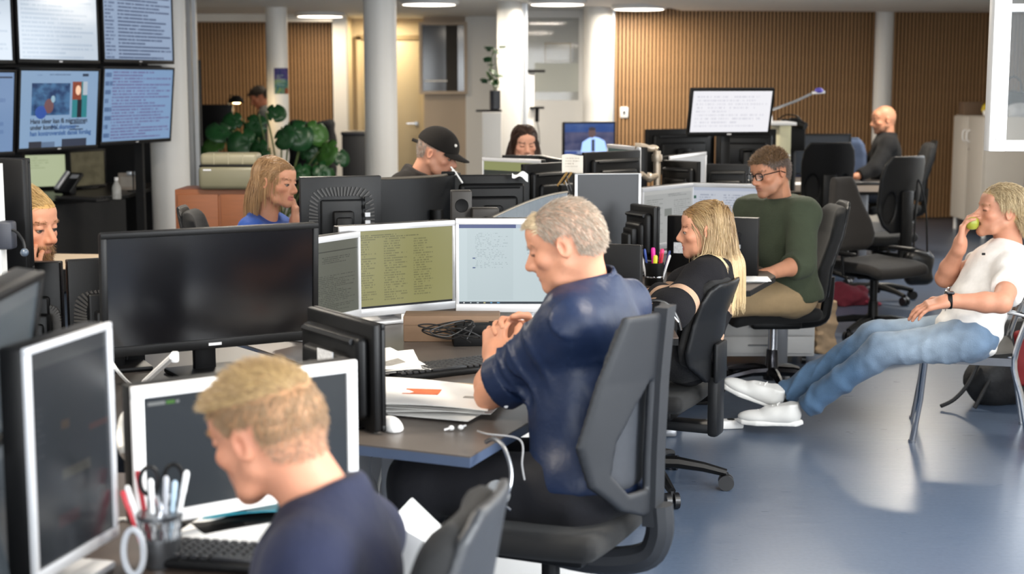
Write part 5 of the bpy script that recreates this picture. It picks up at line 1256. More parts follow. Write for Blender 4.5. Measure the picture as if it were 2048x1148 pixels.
# ---------------------------------------------------------------- man in the green sweater
def person_D():
    J = {}; t = start('man with black glasses in an olive green sweater and khaki trousers', (1.4, 7.65, 0))
    J['shL'] = PP(1606, 432, 7.40); J['shR'] = J['shL'] + V3(-.5, .86, 0) * .40; J['neck'] = PP(1562, 404, 7.56); J['hip'] = PP(1578, 588, 7.62)
    J['elL'] = PP(1602, 528, 7.28); J['wrL'] = PP(1532, 549, 7.10); J['elR'] = J['shR'] + V3(-.10, -.06, -.25); J['wrR'] = J['elR'] + V3(-.2, -.1, -.0)
    legs_from(J, (-.99, -.1)); B = Body(J, 1.04)
    c = PP(1539, 344, 7.48); R = head_R((-.84, -.54), 12, -4); s = .985; skin = 'c08a6c'
    sc_ = lambda x, y, z: scalp_std(x, y, z, .060, .0, -.055)
    bd = ('7a5c4a', lambda x, y, z: .38 * np.clip((-.048 - z) / .02, 0, 1) * (y > -.02) * (np.abs(x) < .07))
    v, f, cl, loc, g = head_part(t, c, R, s, skin, '6a5443', sc_, J['neck'] + V3(0, 0, -.03), beard=bd, res=.004)
    la = limb_skin(B.fa['L'] + hand_prims(J['wrL'], V3(-.9, -.2, -.12), V3(0, 0, -1), -1, .3), skin, .0055); ra = limb_skin(B.fa['R'] + hand_prims(J['wrR'], V3(-1, -.1, -.1), V3(0, 0, -1), 1, .3), skin, .008)
    skin_obj(t, [(v, f, cl), la, ra, limb_skin([B.ua['L'], B.ua['R']], skin, .014)])
    hair_obj(t, [hair_short(v, loc, g, R, c, s, lambda x, y, z: (z > .05) * sc_(x, y, z), 3000, .020, '9a7a58', '5c4836', .45, combf(.3, .35, .25), .0013, .7, 4), hair_short(v, loc, g, R, c, s, lambda x, y, z: (z <= .06) * sc_(x, y, z), 2600, .016, '8d8078', '5c4c40', .4, cr_short, .0011, .5, 3)])
    eyebrows(t, v, loc, g, R, c, s, '5a4534')
    # glasses
    Lg = lambda x, y, z: c + R @ (V3(x, y, z) * s); gm = MB(); M_gl = mat('black_acetate', '0b0b0d', .25)
    for sg in (-1, 1):
        ring = []
        for i in range(20):
            a = 2 * math.pi * i / 20; k = (abs(math.cos(a)) ** 4 + abs(math.sin(a)) ** 4) ** -.25
            ring.append(Lg(sg * .033 + .025 * k * math.cos(a), .102 - .10 * (abs(sg * .033 + .025 * k * math.cos(a)) - .02) ** 1 * .35, -.002 + .0165 * k * math.sin(a)))
        gm.tube(ring, .0030, 6, closed=True); gm.tube([Lg(sg * .059, .092, .006), Lg(sg * .076, .06, .006), Lg(sg * .082, .0, .004), Lg(sg * .082, -.03, -.012)], .0028, 6)
    gm.tube([Lg(-.009, .105, .004), Lg(0, .108, .006), Lg(.009, .105, .004)], .003, 6)
    gl = gm.build('glasses', M_gl, t)
    for sg in (-1, 1):
        gv = [Lg(sg * .033 + .024 * a, .101, -.002 + .0155 * b) for a, b in ((-.95, -.8), (.95, -.8), (.95, .8), (-.95, .8))]
        MB().add(gv, [(0, 1, 2, 3)]).build('lens', glass('lens_glass', .02, 'dfe6ee', .12), gl, smooth=False)
    gr = [(infl(B.torso, .026), [(J['neck'] + V3(0, 0, .028), nrm(B.up)), (J['hip'] - B.up * .03, -B.up)]), arm_group(B, 'L', .022, 'wr', .32, .026), arm_group(B, 'R', .022, 'wr', .35, .026)]
    cloth_parts('sweater', gr, fab('olive_knit', '3b4232', .9, .25, 120), t, .009, fold=.006, ffr=15)
    cloth_parts('trousers', legs_groups(B, .018) + [(infl(B.torso[2:3], .008), [])], fab('khaki_cotton', '9a8362', .85, .2, 40), t, .012, fold=.006, ffr=20)
    for q in 'LR': shoe(t, J['an' + q] + V3(.05, 0, -.09), J['an' + q] + V3(-.22, 0, -.09), (0, 0, 1), m=M_blackm, laces=False)
    fin(t)
# ---------------------------------------------------------------- man eating an apple
def person_E():
    J = {}; t = start('man in a white t-shirt and jeans reclining and biting an apple', (2.0, 6.75, 0))
    J['shL'] = PP(2026, 545, 6.48); J['shR'] = PP(1992, 520, 6.86); J['neck'] = PP(2018, 502, 6.68); J['hip'] = PP(1934, 668, 6.64)
    J['elL'] = PP(2003, 606, 6.26); J['wrL'] = PP(1896, 602, 6.30); J['elR'] = PP(1890, 556, 6.80); J['wrR'] = PP(1932, 482, 6.70)
    J['hpL'] = PP(1942, 680, 6.54); J['hpR'] = PP(1936, 668, 6.74); J['knL'] = PP(1765, 700, 6.66); J['anL'] = PP(1604, 818, 6.84); J['knR'] = PP(1752, 672, 6.86); J['anR'] = PP(1566, 790, 7.0)
    B = Body(J, 1.02)
    c = PP(2001, 422, 6.64); R = head_R((-.99, -.02), -6, 0); s = 1.0; skin = 'c68f74'
    sc_ = lambda x, y, z: scalp_std(x, y, z, .070, .01, -.07)
    bd = ('b07a5c', lambda x, y, z: .3 * np.clip((-.05 - z) / .02, 0, 1) * (y > -.01))
    v, f, cl, loc, g = head_part(t, c, R, s, skin, 'b08f5c', sc_, J['neck'] + V3(0, 0, -.03), beard=bd, res=.004, mouth=.007, rosy=.5, eyes=False)
    hd_ = nrm(V3(.10, .05, 1)); hn_ = nrm(V3(.95, -.28, .1)); ap = c + R @ (V3(0, .118, -.066) * s); J['wrR'] = ap - hd_ * .098 - hn_ * .040; B = Body(J, 1.02)
    lh = hand_prims(J['wrL'], V3(-.95, .1, -.25), V3(-.1, .25, -1), -1, .3); rh = hand_prims(J['wrR'], hd_, hn_, 1, .46, thumb=.9)
    la = limb_skin([B.ua['L']] + B.fa['L'] + lh, skin, .0055); ra = limb_skin([B.ua['R']] + B.fa['R'] + rh, skin, .005)
    skin_obj(t, [(v, f, cl), la, ra])
    cb = lambda l: np.stack([.25 * l[:, 0] / .07, np.where(l[:, 1] > .03, -.5, -.7), np.where(l[:, 2] > .07, .1, -.55)], 1)
    r = np.where(sc_(*loc.T) > .5)[0]
    hair_obj(t, [grow(v[r], g[r], R, c, 4200, lambda l: np.where(l[:, 2] > .05, .085, .055), .45, cb, .5, 8, [(c + R @ V3(0, -.03, -.05), J['neck'], .06, .065)], 'c9b088', '84694a', .0013, .22, .2, s, tip=('d6c29a', 'a08a62', 1.))])
    eyebrows(t, v, loc, g, R, c, s, 'a58250')
    gr = [(infl(B.torso, .018), [(J['neck'] + V3(0, 0, .03), nrm(B.up + V3(.05, 0, .2))), (J['hip'] - B.up * .06, -B.up)]), arm_group(B, 'L', .022, 'el', .62, .028), arm_group(B, 'R', .024, 'el', .45, .03)]
    sh_ = cloth_parts('t_shirt', gr, fab('white_cotton', 'e9e4de', .85, .2, 60), t, .008, fold=.0045, ffr=17, fn=lambda p, d: d + .005 * np.sin(((p - J['hip'].astype(np.float32)) @ B.up.astype(np.float32)) * 75 + 2 * np.sin(p[:, 1] * 14)) * np.clip(1 - ((p - J['hip'].astype(np.float32)) @ B.up.astype(np.float32)) / .28, 0, 1))
    q = J['neck'] * .4 + J['hip'] * .6 + V3(0, 0, 0)
    e = PP(1967, 508, 6.52); MB().rbox(tuple(e), (.016, .004, .010), .002).build('chest_emblem', M_blackm, sh_)
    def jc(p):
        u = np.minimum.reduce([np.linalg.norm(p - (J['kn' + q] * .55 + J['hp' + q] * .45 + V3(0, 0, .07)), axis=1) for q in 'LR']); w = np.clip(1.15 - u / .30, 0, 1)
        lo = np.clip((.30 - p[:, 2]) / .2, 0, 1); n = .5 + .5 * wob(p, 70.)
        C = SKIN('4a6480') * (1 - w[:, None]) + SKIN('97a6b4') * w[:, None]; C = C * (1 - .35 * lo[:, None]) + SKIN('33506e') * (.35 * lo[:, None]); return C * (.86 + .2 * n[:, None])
    lg = legs_groups(B, .010, .97)
    jz = lambda p, q: (lambda u, sd: np.exp(-(np.sin(u * 30 + sd * 26 + 1.5 * np.sin(sd * 22 + u * 9)) / .4) ** 2))((p - J['kn' + q].astype(np.float32)) @ nrm(J['an' + q] - J['kn' + q]).astype(np.float32), p[:, 2] * .7 + p[:, 1] * .5)
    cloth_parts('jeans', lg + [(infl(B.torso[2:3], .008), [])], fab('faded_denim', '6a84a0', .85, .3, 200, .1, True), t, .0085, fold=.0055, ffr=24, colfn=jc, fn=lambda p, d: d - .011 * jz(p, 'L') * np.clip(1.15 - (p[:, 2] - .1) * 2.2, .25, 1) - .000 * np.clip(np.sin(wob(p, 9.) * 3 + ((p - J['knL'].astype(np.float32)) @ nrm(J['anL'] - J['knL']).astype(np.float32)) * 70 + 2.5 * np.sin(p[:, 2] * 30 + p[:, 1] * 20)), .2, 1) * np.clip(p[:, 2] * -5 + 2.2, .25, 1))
    belt = ('cap', J['hip'] + B.up * .05, J['hip'] + B.up * .051, .1, .1, .01)
    Mw = mat('white_leather', 'd9d8d5', .45, var=.03); Ms = mat('white_rubber', 'e6e5e2', .6, var=.03)
    shoe(t, PP(1594, 846, 6.86), PP(1478, 842, 6.93), (0, -.1, 1), m=Mw, sole=Ms); shoe(t, PP(1553, 812, 7.0), PP(1468, 778, 7.03), nrm(V3(.35, -.35, .85)), m=Mw, sole=Ms)
    # watch
    d = nrm(J['wrL'] - J['elL']); o = J['elL'] + (J['wrL'] - J['elL']) * .97
    w = thing('wristwatch', 'black wristwatch on the apple eater\'s left wrist', 'watch', tuple(o)); Mx = frame((0, 0, 0), nrm(np.cross(d, [0, 0, 1])), nrm(np.cross(np.cross(d, [0, 0, 1]), d)) * -1, d)
    MB().lathe([(.031, -.011), (.034, -.008), (.034, .008), (.031, .011), (.0295, .008), (.0295, -.008)], 24, Mx).build('strap', M_blackm, w)
    MB().rbox((0, 0, .0), (.034, .012, .036), .005, frame((0, -.005, .036), (d[0], d[1], d[2]), (0, 0, 1), tuple(np.cross(d, [0, 0, 1])))).build('case', mat('dark_steel', '3a3a3c', .25, .9), w)
    a = thing('apple', 'yellow-green apple at the man\'s mouth', 'apple', tuple(ap))
    MB().lathe([(.001, .021), (.007, .025), (.017, .028), (.027, .02), (.031, .004), (.028, -.014), (.019, -.026), (.009, -.029), (.001, -.027)], 24).build('flesh', mat('apple_skin', '8f9432', .35, var=.25, scale=18), a)
    MB().tube([(0, 0, .024), (.002, .001, .036), (.005, .002, .044)], .0016, 6).build('stem', mat('stem_brown', '4a3420', .7), a)
    fin(t)
# ---------------------------------------------------------------- bob-haired woman in blue
def person_F():
    J = {}; t = start('woman with a brown-blond bob in a bright blue top', (-1.15, 7.05, 0))
    J['neck'] = PP(530, 436, 7.02); J['shR'] = PP(507, 468, 6.86); J['shL'] = PP(556, 462, 7.17); J['hip'] = J['neck'] + V3(-.08, .02, -.47)
    J['elL'] = PP(606, 520, 7.06); J['wrL'] = PP(590, 448, 7.02); J['elR'] = J['shR'] + V3(.06, -.02, -.26); J['wrR'] = J['elR'] + V3(.22, .05, .02)
    legs_from(J, (.98, -.05), spread=.08); B = Body(J, .88, True, .86, .9)
    c = PP(552, 364, 6.98); R = head_R((.92, -.39), 5, 3); s = .98; skin = 'd79c7c'
    sc_ = lambda x, y, z: scalp_std(x, y, z, .066, -.02, -.075)
    v, f, cl, loc, g = head_part(t, c, R, s, skin, '7c5c3c', sc_, J['neck'] + V3(0, 0, -.03), fem=True, jaw=.95, nose=.95, res=.004, lips=.8)
    la = limb_skin(B.fa['L'] + hand_prims(J['wrL'], V3(.03, .0, 1), V3(-.9, .1, .1), -1, .4, s=.9), skin, .0055); ra = limb_skin(B.fa['R'] + hand_prims(J['wrR'], V3(1, .2, 0), V3(0, 0, -1), 1, .3, s=.9), skin, .009)
    skin_obj(t, [(v, f, cl), la, ra, limb_skin([B.ua['L'], B.ua['R']], skin, .014)])
    r = np.where((sc_(*loc.T) > .5))[0]
    cb = lambda l: np.stack([np.sign(l[:, 0] + .012) * np.where(l[:, 2] > .06, .4, .06), np.where(l[:, 1] > -.03, -1.3, -.12), np.where(l[:, 2] > .09, -.1, np.where(l[:, 1] > -.03, -.45, -.95))], 1)
    col = [(c + R @ V3(0, -.03, -.05), J['neck'], .062, .066), (J['shL'], J['shR'], .075, .075)]
    hair_obj(t, [grow(v[r], g[r], R, c, 2600, lambda l: .125 + 1.05 * np.clip(l[:, 2] + .05, 0, .2) * .9, .3, cb, .9, 11, col, '9a7248', '6a4a2e', .0017, .12, .06, s, tip=('d2a878', 'a98254', .8))])
    eyebrows(t, v, loc, g, R, c, s, '5c4028')
    gr = [(infl(B.torso, .014), [(J['neck'] + V3(.02, 0, .012), nrm(B.up * .8 + V3(.45, -.2, .3)))])] + [arm_group(B, q, .016, 'wr', .5, .02) for q in 'R'] + [arm_group(B, 'L', .016, 'el', .6, .02)]
    cloth_parts('top', gr, fab('blue_top', '2f55a8', .8, .2, 60), t, .009, fold=.005, ffr=24)
    cloth_parts('trousers', legs_groups(B, .01) + [(infl(B.torso[2:3], .012), [])], fab('dark_denim', ''), t, .02)
    fin(t)
# ---------------------------------------------------------------- man in the black cap
def person_G():
    J = {}; t = start('man in a black baseball cap and dark jacket looking down', (-.55, 8.2, 0))
    J['neck'] = PP(838, 350, 8.16); J['shR'] = PP(808, 380, 7.99); J['shL'] = PP(846, 374, 8.34); J['hip'] = J['neck'] + V3(-.10, .02, -.46)
    J['elR'] = J['shR'] + V3(.08, -.03, -.26); J['wrR'] = J['elR'] + V3(.22, .04, .02); J['elL'] = J['shL'] + V3(.1, 0, -.26); J['wrL'] = J['elL'] + V3(.22, -.04, .02)
    legs_from(J, (1, -.05)); B = Body(J, 1.05)
    c = PP(876, 306, 8.10); R = head_R((.95, -.30), 20, 0); s = 1.03; skin = 'd09a80'
    sc_ = lambda x, y, z: scalp_std(x, y, z, .062, .005, -.05)
    v, f, cl, loc, g = head_part(t, c, R, s, skin, '8d8074', lambda x, y, z: .6 * sc_(x, y, z), J['neck'] + V3(0, 0, -.03), res=.0042)
    skin_obj(t, [(v, f, cl)] + [limb_skin([B.ua[q]] + B.fa[q] + hand_prims(J['wr' + q], V3(1, 0, -.1), V3(0, 0, -1), 1 if q == 'R' else -1, .3), skin, .012) for q in 'LR'])
    hair_obj(t, [hair_short(v, loc, g, R, c, s, lambda x, y, z: (z < .05) * sc_(x, y, z), 1800, .010, 'a59a90', '7a6c60', .35, cr_short, .001, .5, 3)])
    eyebrows(t, v, loc, g, R, c, s, '6a5444')
    # cap
    M_cap = fab('black_cap', '16120f', .9, .2, 200)
    def dome(p):
        q = ((p - c.astype(np.float32)) @ R.astype(np.float32)) / s; e = sd_ell(q, (0, -.012, .036), (.086, .118, .102)); return np.maximum(e, -(q[:, 2] - .030 - .12 * np.clip(-q[:, 1], -.05, .1)))
    k = npobj('cap_tmp', *nets(dome, c - .17, c + .17, .006), M_cap, None); bpy.data.objects.remove(k)
    ct = thing('baseball_cap', 'black baseball cap with a small white badge', 'cap', tuple(c))
    vv, ff = nets(dome, c - .17, c + .17, .006); npobj('crown', vv - c, ff, M_cap, ct)
    def brim(p):
        q = ((p - c.astype(np.float32)) @ R.astype(np.float32)) / s; y = q[:, 1] - .055; w = .078 * np.sqrt(np.clip(1 - (np.clip(y, 0, 1) / .125) ** 2, 0, 1))
        return smax(np.abs(q[:, 2] - (.040 - 4.2 * q[:, 0] ** 2 - .22 * y)) - .004, np.maximum(np.abs(q[:, 0]) - w, np.maximum(-y, y - .125)), .006)
    vv, ff = nets(brim, c - .24, c + .24, .005); npobj('brim', vv - c, ff, M_cap, ct)
    lc = lambda x, y, z: R @ (V3(x, y, z) * s)
    MB().tube([lc(.03, -.108, .02), lc(.01, -.125, .018), lc(-.0, -.155, .016)], .010, 8).build('strap', M_cap, ct)
    MB().ell(lc(.030, .088, .075), (.009, .008, .009), 10, 6).build('badge', mat('badge_white', 'e8e4dc', .6), ct)
    gr = [(infl(B.torso, .022), [(J['neck'] + V3(0, 0, .03), nrm(B.up * .9 + V3(.3, 0, .2)))])] + [arm_group(B, q, .022, 'wr', .95, .022) for q in 'LR']
    cloth_parts('jacket', gr, fab('black_jacket', '1c1816', .85, .2, 50), t, .010, fold=.005, ffr=18)
    cloth_parts('trousers', legs_groups(B, .01) + [(infl(B.torso[2:3], .012), [])], fab('dark_denim', ''), t, .02)
    fin(t)
# ---------------------------------------------------------------- dark-haired woman
def person_H():
    J = {}; t = start('woman with long dark parted hair looking down behind the screens', (.07, 9.85, 0))
    J['neck'] = PP(1046, 334, 9.86); J['shR'] = PP(996, 352, 9.84); J['shL'] = PP(1096, 352, 9.84); J['hip'] = J['neck'] + V3(0, .08, -.48)
    for q, sg in (('R', -1), ('L', 1)): J['el' + q] = J['sh' + q] + V3(sg * .05, -.06, -.25); J['wr' + q] = J['el' + q] + V3(-sg * .06, -.2, .0)
    legs_from(J, (.1, -1), spread=.09); B = Body(J, .88, True, .86, .9)
    c = PP(1049, 286, 9.78); R = head_R((.20, -.98), 12, 0); s = .98; skin = 'd9a58c'
    sc_ = lambda x, y, z: scalp_std(x, y, z, .080 - .35 * np.abs(x), -.02, -.075)
    v, f, cl, loc, g = head_part(t, c, R, s, skin, '2e1f18', sc_, J['neck'] + V3(0, 0, -.03), fem=True, jaw=.96, res=.0042, lips=.7, eyes=False)
    skin_obj(t, [(v, f, cl)] + [limb_skin([B.ua[q]] + B.fa[q] + hand_prims(J['wr' + q], V3(0, -1, -.1), V3(0, 0, -1), 1 if q == 'R' else -1, .3, s=.9), skin, .013) for q in 'LR'])
    r = np.where(sc_(*loc.T) > .5)[0]
    cb = lambda l: np.stack([np.sign(l[:, 0] + .0005) * np.where(l[:, 2] > .06, .8, .05), np.where(l[:, 1] > .0, -.75, -.02), np.where(l[:, 2] > .09, -.2, -1.)], 1)
    col = [(c + R @ V3(0, -.03, -.05), J['neck'], .062, .066), (J['shL'], J['shR'], .08, .08), (J['neck'], J['hip'], .11, .12)]
    hair_obj(t, [grow(v[r], g[r], R, c, 2400, .40, .25, cb, 1., 12, col, '4a3226', '22160f', .0018, .12, .05, s, tip=('5c3e2a', '3a251a', 1.))])
    eyebrows(t, v, loc, g, R, c, s, '3a261c')
    gr = [(infl(B.torso, .014), [(J['neck'] + V3(0, 0, .02), nrm(B.up))])] + [arm_group(B, q, .014, 'wr', .9, .016) for q in 'LR']
    cloth_parts('top', gr, fab('dark_top', '26242a'), t, .013)
    cloth_parts('trousers', legs_groups(B, .01) + [(infl(B.torso[2:3], .012), [])], fab('dark_denim', ''), t, .022)
    fin(t)
# ---------------------------------------------------------------- bearded man at the left edge
def person_I():
    J = {}; t = start('bearded fair-haired man resting his chin on his hand at left', (-1.7, 5.1, 0))
    J['neck'] = PP(14, 556, 5.02); J['shR'] = PP(-25, 610, 4.86); J['shL'] = PP(45, 600, 5.2); J['hip'] = J['neck'] + V3(-.1, .02, -.46)
    J['elR'] = PP(60, 680, 4.86); J['wrR'] = PP(58, 574, 4.86); J['elL'] = J['shL'] + V3(.12, 0, -.24); J['wrL'] = J['elL'] + V3(.2, -.05, .02)
    legs_from(J, (1, -.05)); B = Body(J, 1.03)
    c = PP(54, 449, 4.96); R = head_R((.90, -.43), 7, 0); s = 1.05; skin = 'd2987a'
    sc_ = lambda x, y, z: scalp_std(x, y, z, .066, .0, -.06)
    bm_ = lambda x, y, z: (np.clip((-.046 - z + .25 * np.clip(.07 - y, 0, .1)) / .012, 0, 1) * (y > -.012) * (1 - ((np.abs(x) < .017) & (z > -.077) & (z < -.060) & (y > .084))))
    bd = ('8a6440', lambda x, y, z: .75 * bm_(x, y, z))
    v, f, cl, loc, g = head_part(t, c, R, s, skin, 'b99258', sc_, J['neck'] + V3(0, 0, -.03), beard=bd, res=.0036, rosy=.5, jaw=1.04)
    rh = hand_prims(J['wrR'], V3(.06, .0, 1), V3(-.15, .95, .2), 1, .6, thumb=.5)
    skin_obj(t, [(v, f, cl), limb_skin(B.fa['R'] + rh, skin, .005), limb_skin([B.ua['L'], B.ua['R']] + B.fa['L'] + hand_prims(J['wrL'], V3(1, 0, -.1), V3(0, 0, -1), -1, .3), skin, .012)])
    cb = lambda l: np.stack([np.full(len(l), .3), np.full(len(l), -.7), np.where(l[:, 2] > .07, .05, -.4)], 1)
    top = lambda x, y, z: (z > .04) * sc_(x, y, z)
    r = np.where(bm_(*loc.T) > .5)[0]
    hair_obj(t, [hair_short(v, loc, g, R, c, s, top, 5000, .042, 'c9a86e', '9a784a', .45, cb, .0009, .18, 5), hair_short(v, loc, g, R, c, s, lambda x, y, z: (z <= .05) * sc_(x, y, z), 2200, .016, 'c49c60', '9a7440', .4, cr_short, .001, .5, 3)])
    hair_obj(t, [grow(v[r], g[r], R, c, 2600, .018, .55, combf(0, .2, -.8), 0, 3, (), 'a67c4c', '6a4a2c', .0009, .6, head_s=s)], 'beard')
    eyebrows(t, v, loc, g, R, c, s, '8a6238')
    gr = [(infl(B.torso, .02), [(J['neck'] + V3(0, 0, .03), nrm(B.up))])] + [arm_group(B, 'L', .02, 'wr', .9, .02), arm_group(B, 'R', .02, 'wr', .8, .018)]
    cloth_parts('sweater', gr, fab('charcoal_knit', '26272c'), t, .012)
    cloth_parts('trousers', legs_groups(B, .01) + [(infl(B.torso[2:3], .012), [])], fab('dark_denim', ''), t, .02)
    fin(t)
# ---------------------------------------------------------------- bald man at the back
def person_J():
    J = {}; t = start('bald man in a black shirt sitting by the oak slat wall', (3.5, 13.8, 0))
    J['neck'] = PP(1774, 274, 13.8); J['shL'] = PP(1776, 292, 13.62); J['shR'] = PP(1768, 288, 13.98); J['hip'] = PP(1776, 386, 13.8)
    J['elL'] = PP(1748, 338, 13.5); J['wrL'] = PP(1715, 352, 13.45); J['elR'] = PP(1735, 332, 14.0); J['wrR'] = PP(1712, 348, 13.9)
    legs_from(J, (-1, -.05)); B = Body(J, 1.05)
    c = PP(1766, 239, 13.76); R = head_R((-.98, -.15), 8, 0); s = 1.05; skin = 'c08a6c'
    bd = ('4a3428', lambda x, y, z: .6 * np.clip((-.05 - z) / .015, 0, 1) * (y > .0))
    v, f, cl, loc, g = head_part(t, c, R, s, skin, '8d6a54', lambda x, y, z: .3 * scalp_std(x, y, z, .09, .0, -.05), J['neck'] + V3(0, 0, -.03), beard=bd, res=.005, eyes=False)
    skin_obj(t, [(v, f, cl)] + [limb_skin([B.ua[q]] + B.fa[q] + hand_prims(J['wr' + q], V3(-1, 0, -.1), V3(0, 0, -1), 1 if q == 'R' else -1, .3), skin, .01) for q in 'LR'])
    eyebrows(t, v, loc, g, R, c, s, '3a2a20')
    gr = [(infl(B.torso, .022), [(J['neck'] + V3(0, 0, .035), nrm(B.up))])] + [arm_group(B, q, .022, 'wr', .92, .022) for q in 'LR']
    cloth_parts('shirt', gr, fab('black_shirt', '08080a', .85, .2, 50), t, .013)
    cloth_parts('trousers', legs_groups(B, .01) + [(infl(B.torso[2:3], .012), [])], fab('dark_denim', ''), t, .022)
    fin(t)
# ---------------------------------------------------------------- man far back left
def person_K():
    J = {}; t = start('dark-haired man in a grey shirt bending over at the far left desk', (-2.95, 18.1, 0))
    J['neck'] = PP(534, 216, 18.15); J['shL'] = PP(530, 232, 17.95); J['shR'] = PP(542, 228, 18.33); J['hip'] = PP(556, 312, 18.20)
    J['elL'] = PP(505, 272, 17.90); J['wrL'] = PP(482, 300, 17.90); J['elR'] = PP(520, 275, 18.35); J['wrR'] = PP(490, 300, 18.25)
    legs_from(J, (-.2, -.1), drop=.40, kn=.25, zk=-.35); B = Body(J, 1.0)
    c = PP(518, 194, 18.13); R = head_R((-.95, -.3), 28, 0); s = 1.04; skin = 'a8705a'
    sc_ = lambda x, y, z: scalp_std(x, y, z, .062, .005, -.05)
    v, f, cl, loc, g = head_part(t, c, R, s, skin, '1c1410', sc_, J['neck'] + V3(0, 0, -.03), res=.005, eyes=False)
    skin_obj(t, [(v, f, cl)] + [limb_skin([B.ua[q]] + B.fa[q] + hand_prims(J['wr' + q], V3(-1, 0, -.3), V3(0, 0, -1), 1 if q == 'R' else -1, .3), skin, .012) for q in 'LR'])
    hair_obj(t, [hair_short(v, loc, g, R, c, s, sc_, 1600, .03, '2a1d16', '120c08', .6, cr_short, .0016, .5, 4)])
    gr = [(infl(B.torso, .02), [(J['neck'] + V3(0, 0, .03), nrm(B.up))])] + [arm_group(B, q, .02, 'wr', .5, .02) for q in 'LR']
    cloth_parts('shirt', gr, fab('grey_shirt', '55595c'), t, .015)
    cloth_parts('trousers', legs_groups(B, .01) + [(infl(B.torso[2:3], .012), [])], fab('dark_denim', ''), t, .022)
    fin(t)
for fn_ in (person_A, person_B, person_C, person_D, person_E, person_F, person_G, person_H, person_I, person_J, person_K): fn_()
# ================================================================ things on and around the desks
M_pap2 = mat('white_paper', 'f3f2f0', .8, var=.03, scale=8)
M_cable_w = mat('white_cable', 'd9d7d2', .5); M_cable_b = mat('black_cable', '0e0e10', .5); M_cable_g = mat('grey_cable', '8a8a8c', .5)
M_card = mat('brown_cardboard', '6f5844', .7, var=.1, scale=20)
def newspaper(label, cx, cy, z, rz, w, h, fold, seed, prints=(), name='newspaper', m=None, cat='newspaper', group='newspapers on the blue-shirted man\'s desk', curl=.012, layers=4):
    rn = random.Random(seed)
    t = thing(name, label, cat, (cx, cy, z), rz, group)
    for k in range(layers):
        a, b, c_, ph = rn.uniform(-.03, .03), rn.uniform(-.03, .03), rn.uniform(-.16, .16), rn.uniform(0, 6)
        co, so = math.cos(c_), math.sin(c_)
        def fn(u, v, k=k, a=a, b=b, co=co, so=so, ph=ph):
            x = (u - .5) * w; y = (v - .5) * h; x, y = x * co - y * so + a, x * so + y * co + b
            return (x, y, .003 + k * .0042 + curl * abs(math.sin(2.4 * u + ph) * math.cos(1.7 * v + ph)) * (k + 1) / layers + .02 * fold * max(0, v - .8) / .2)
        MB().sheet(fn, 12, 10, .0016).build('page', m or M_paper, t)
    for (u, v, pw, ph_, mt) in prints:
        du, dv = pw / w, ph_ / h
        MB().sheet(lambda a, b, f=fn: tuple(Vector(f(u - du / 2 + a * du, v - dv / 2 + b * dv)) + Vector((0, 0, .0014))), 5, 4, .0008).build('printed_picture', mt, t)
    return t
PR_or = mat('orange_print', 'c9683f', .8, var=.4, scale=30); PR_gy = mat('grey_print', '9a968f', .8, var=.4, scale=60)
p = G(870, 812, DZ)
newspaper('front newspaper pile with an orange picture beside the turned-away monitor', p.x - .03, p.y + .02, DZ, math.radians(-14), .40, .30, .2, 3, [(.44, .72, .10, .06, PR_or), (.85, .55, .07, .03, PR_gy)], layers=6, curl=.016)
p = G(812, 738, DZ); newspaper('rear newspaper stack left of the keyboard', p.x - .06, p.y - .02, DZ, math.radians(18), .17, .28, .2, 5, [(.4, .3, .12, .06, PR_gy)], layers=8, curl=.014)
p = G(925, 790, DZ); newspaper('brown envelope under the grey-haired man\'s elbow', p.x, p.y + .01, DZ, math.radians(-25), .16, .20, .0, 9, name='envelope', m=mat('kraft_envelope', 'b59f83', .8), cat='envelope', layers=2, curl=.006, group=None)
# keyboards: each key a piece
def keyboard(label, c, rz, w=.44, d=.155, z=DZ, cols=20, rows=6, hx='1d1d20', group='keyboards'):
    t = thing('keyboard', label, 'keyboard', (c[0], c[1], z), rz, group)
    MB().rbox((0, 0, .010), (w, d, .018), .006).build('case', M_black, t)
    kw = (w - .02) / cols; kd = (d - .02) / rows; k0 = None; mk = mat('key_cap', hx, .4, var=.2, scale=90)
    me = MB().rbox((0, 0, 0), (kw * .82, kd * .82, .009), .0025, seg=1).build('key', mk, t); first = True
    for j in range(rows):
        for i in range(cols):
            if j == 0 and 5 <= i <= 10:
                continue
            pos = (-w / 2 + .01 + kw * (i + .5), -d / 2 + .01 + kd * (j + .5), .022)
            if first: me.location = pos; first = False; continue
            o = bpy.data.objects.new('key', me.data); COL.objects.link(o); o.parent = t; o.location = pos
    MB().rbox((-w / 2 + .01 + kw * 8, -d / 2 + .01 + kd * .5, .022), (kw * 5.6, kd * .82, .009), .0025).build('space_bar', mk, t)
    return t
p = G(897, 741, DZ); keyboard('black keyboard in front of the grey-haired man', (p.x + .01, p.y - .01), math.radians(32))
p = G(520, 1120, DZ); keyboard('dark keyboard half hidden by the blond man', (p.x + .02, p.y - .03), math.radians(-12), .40, .13)
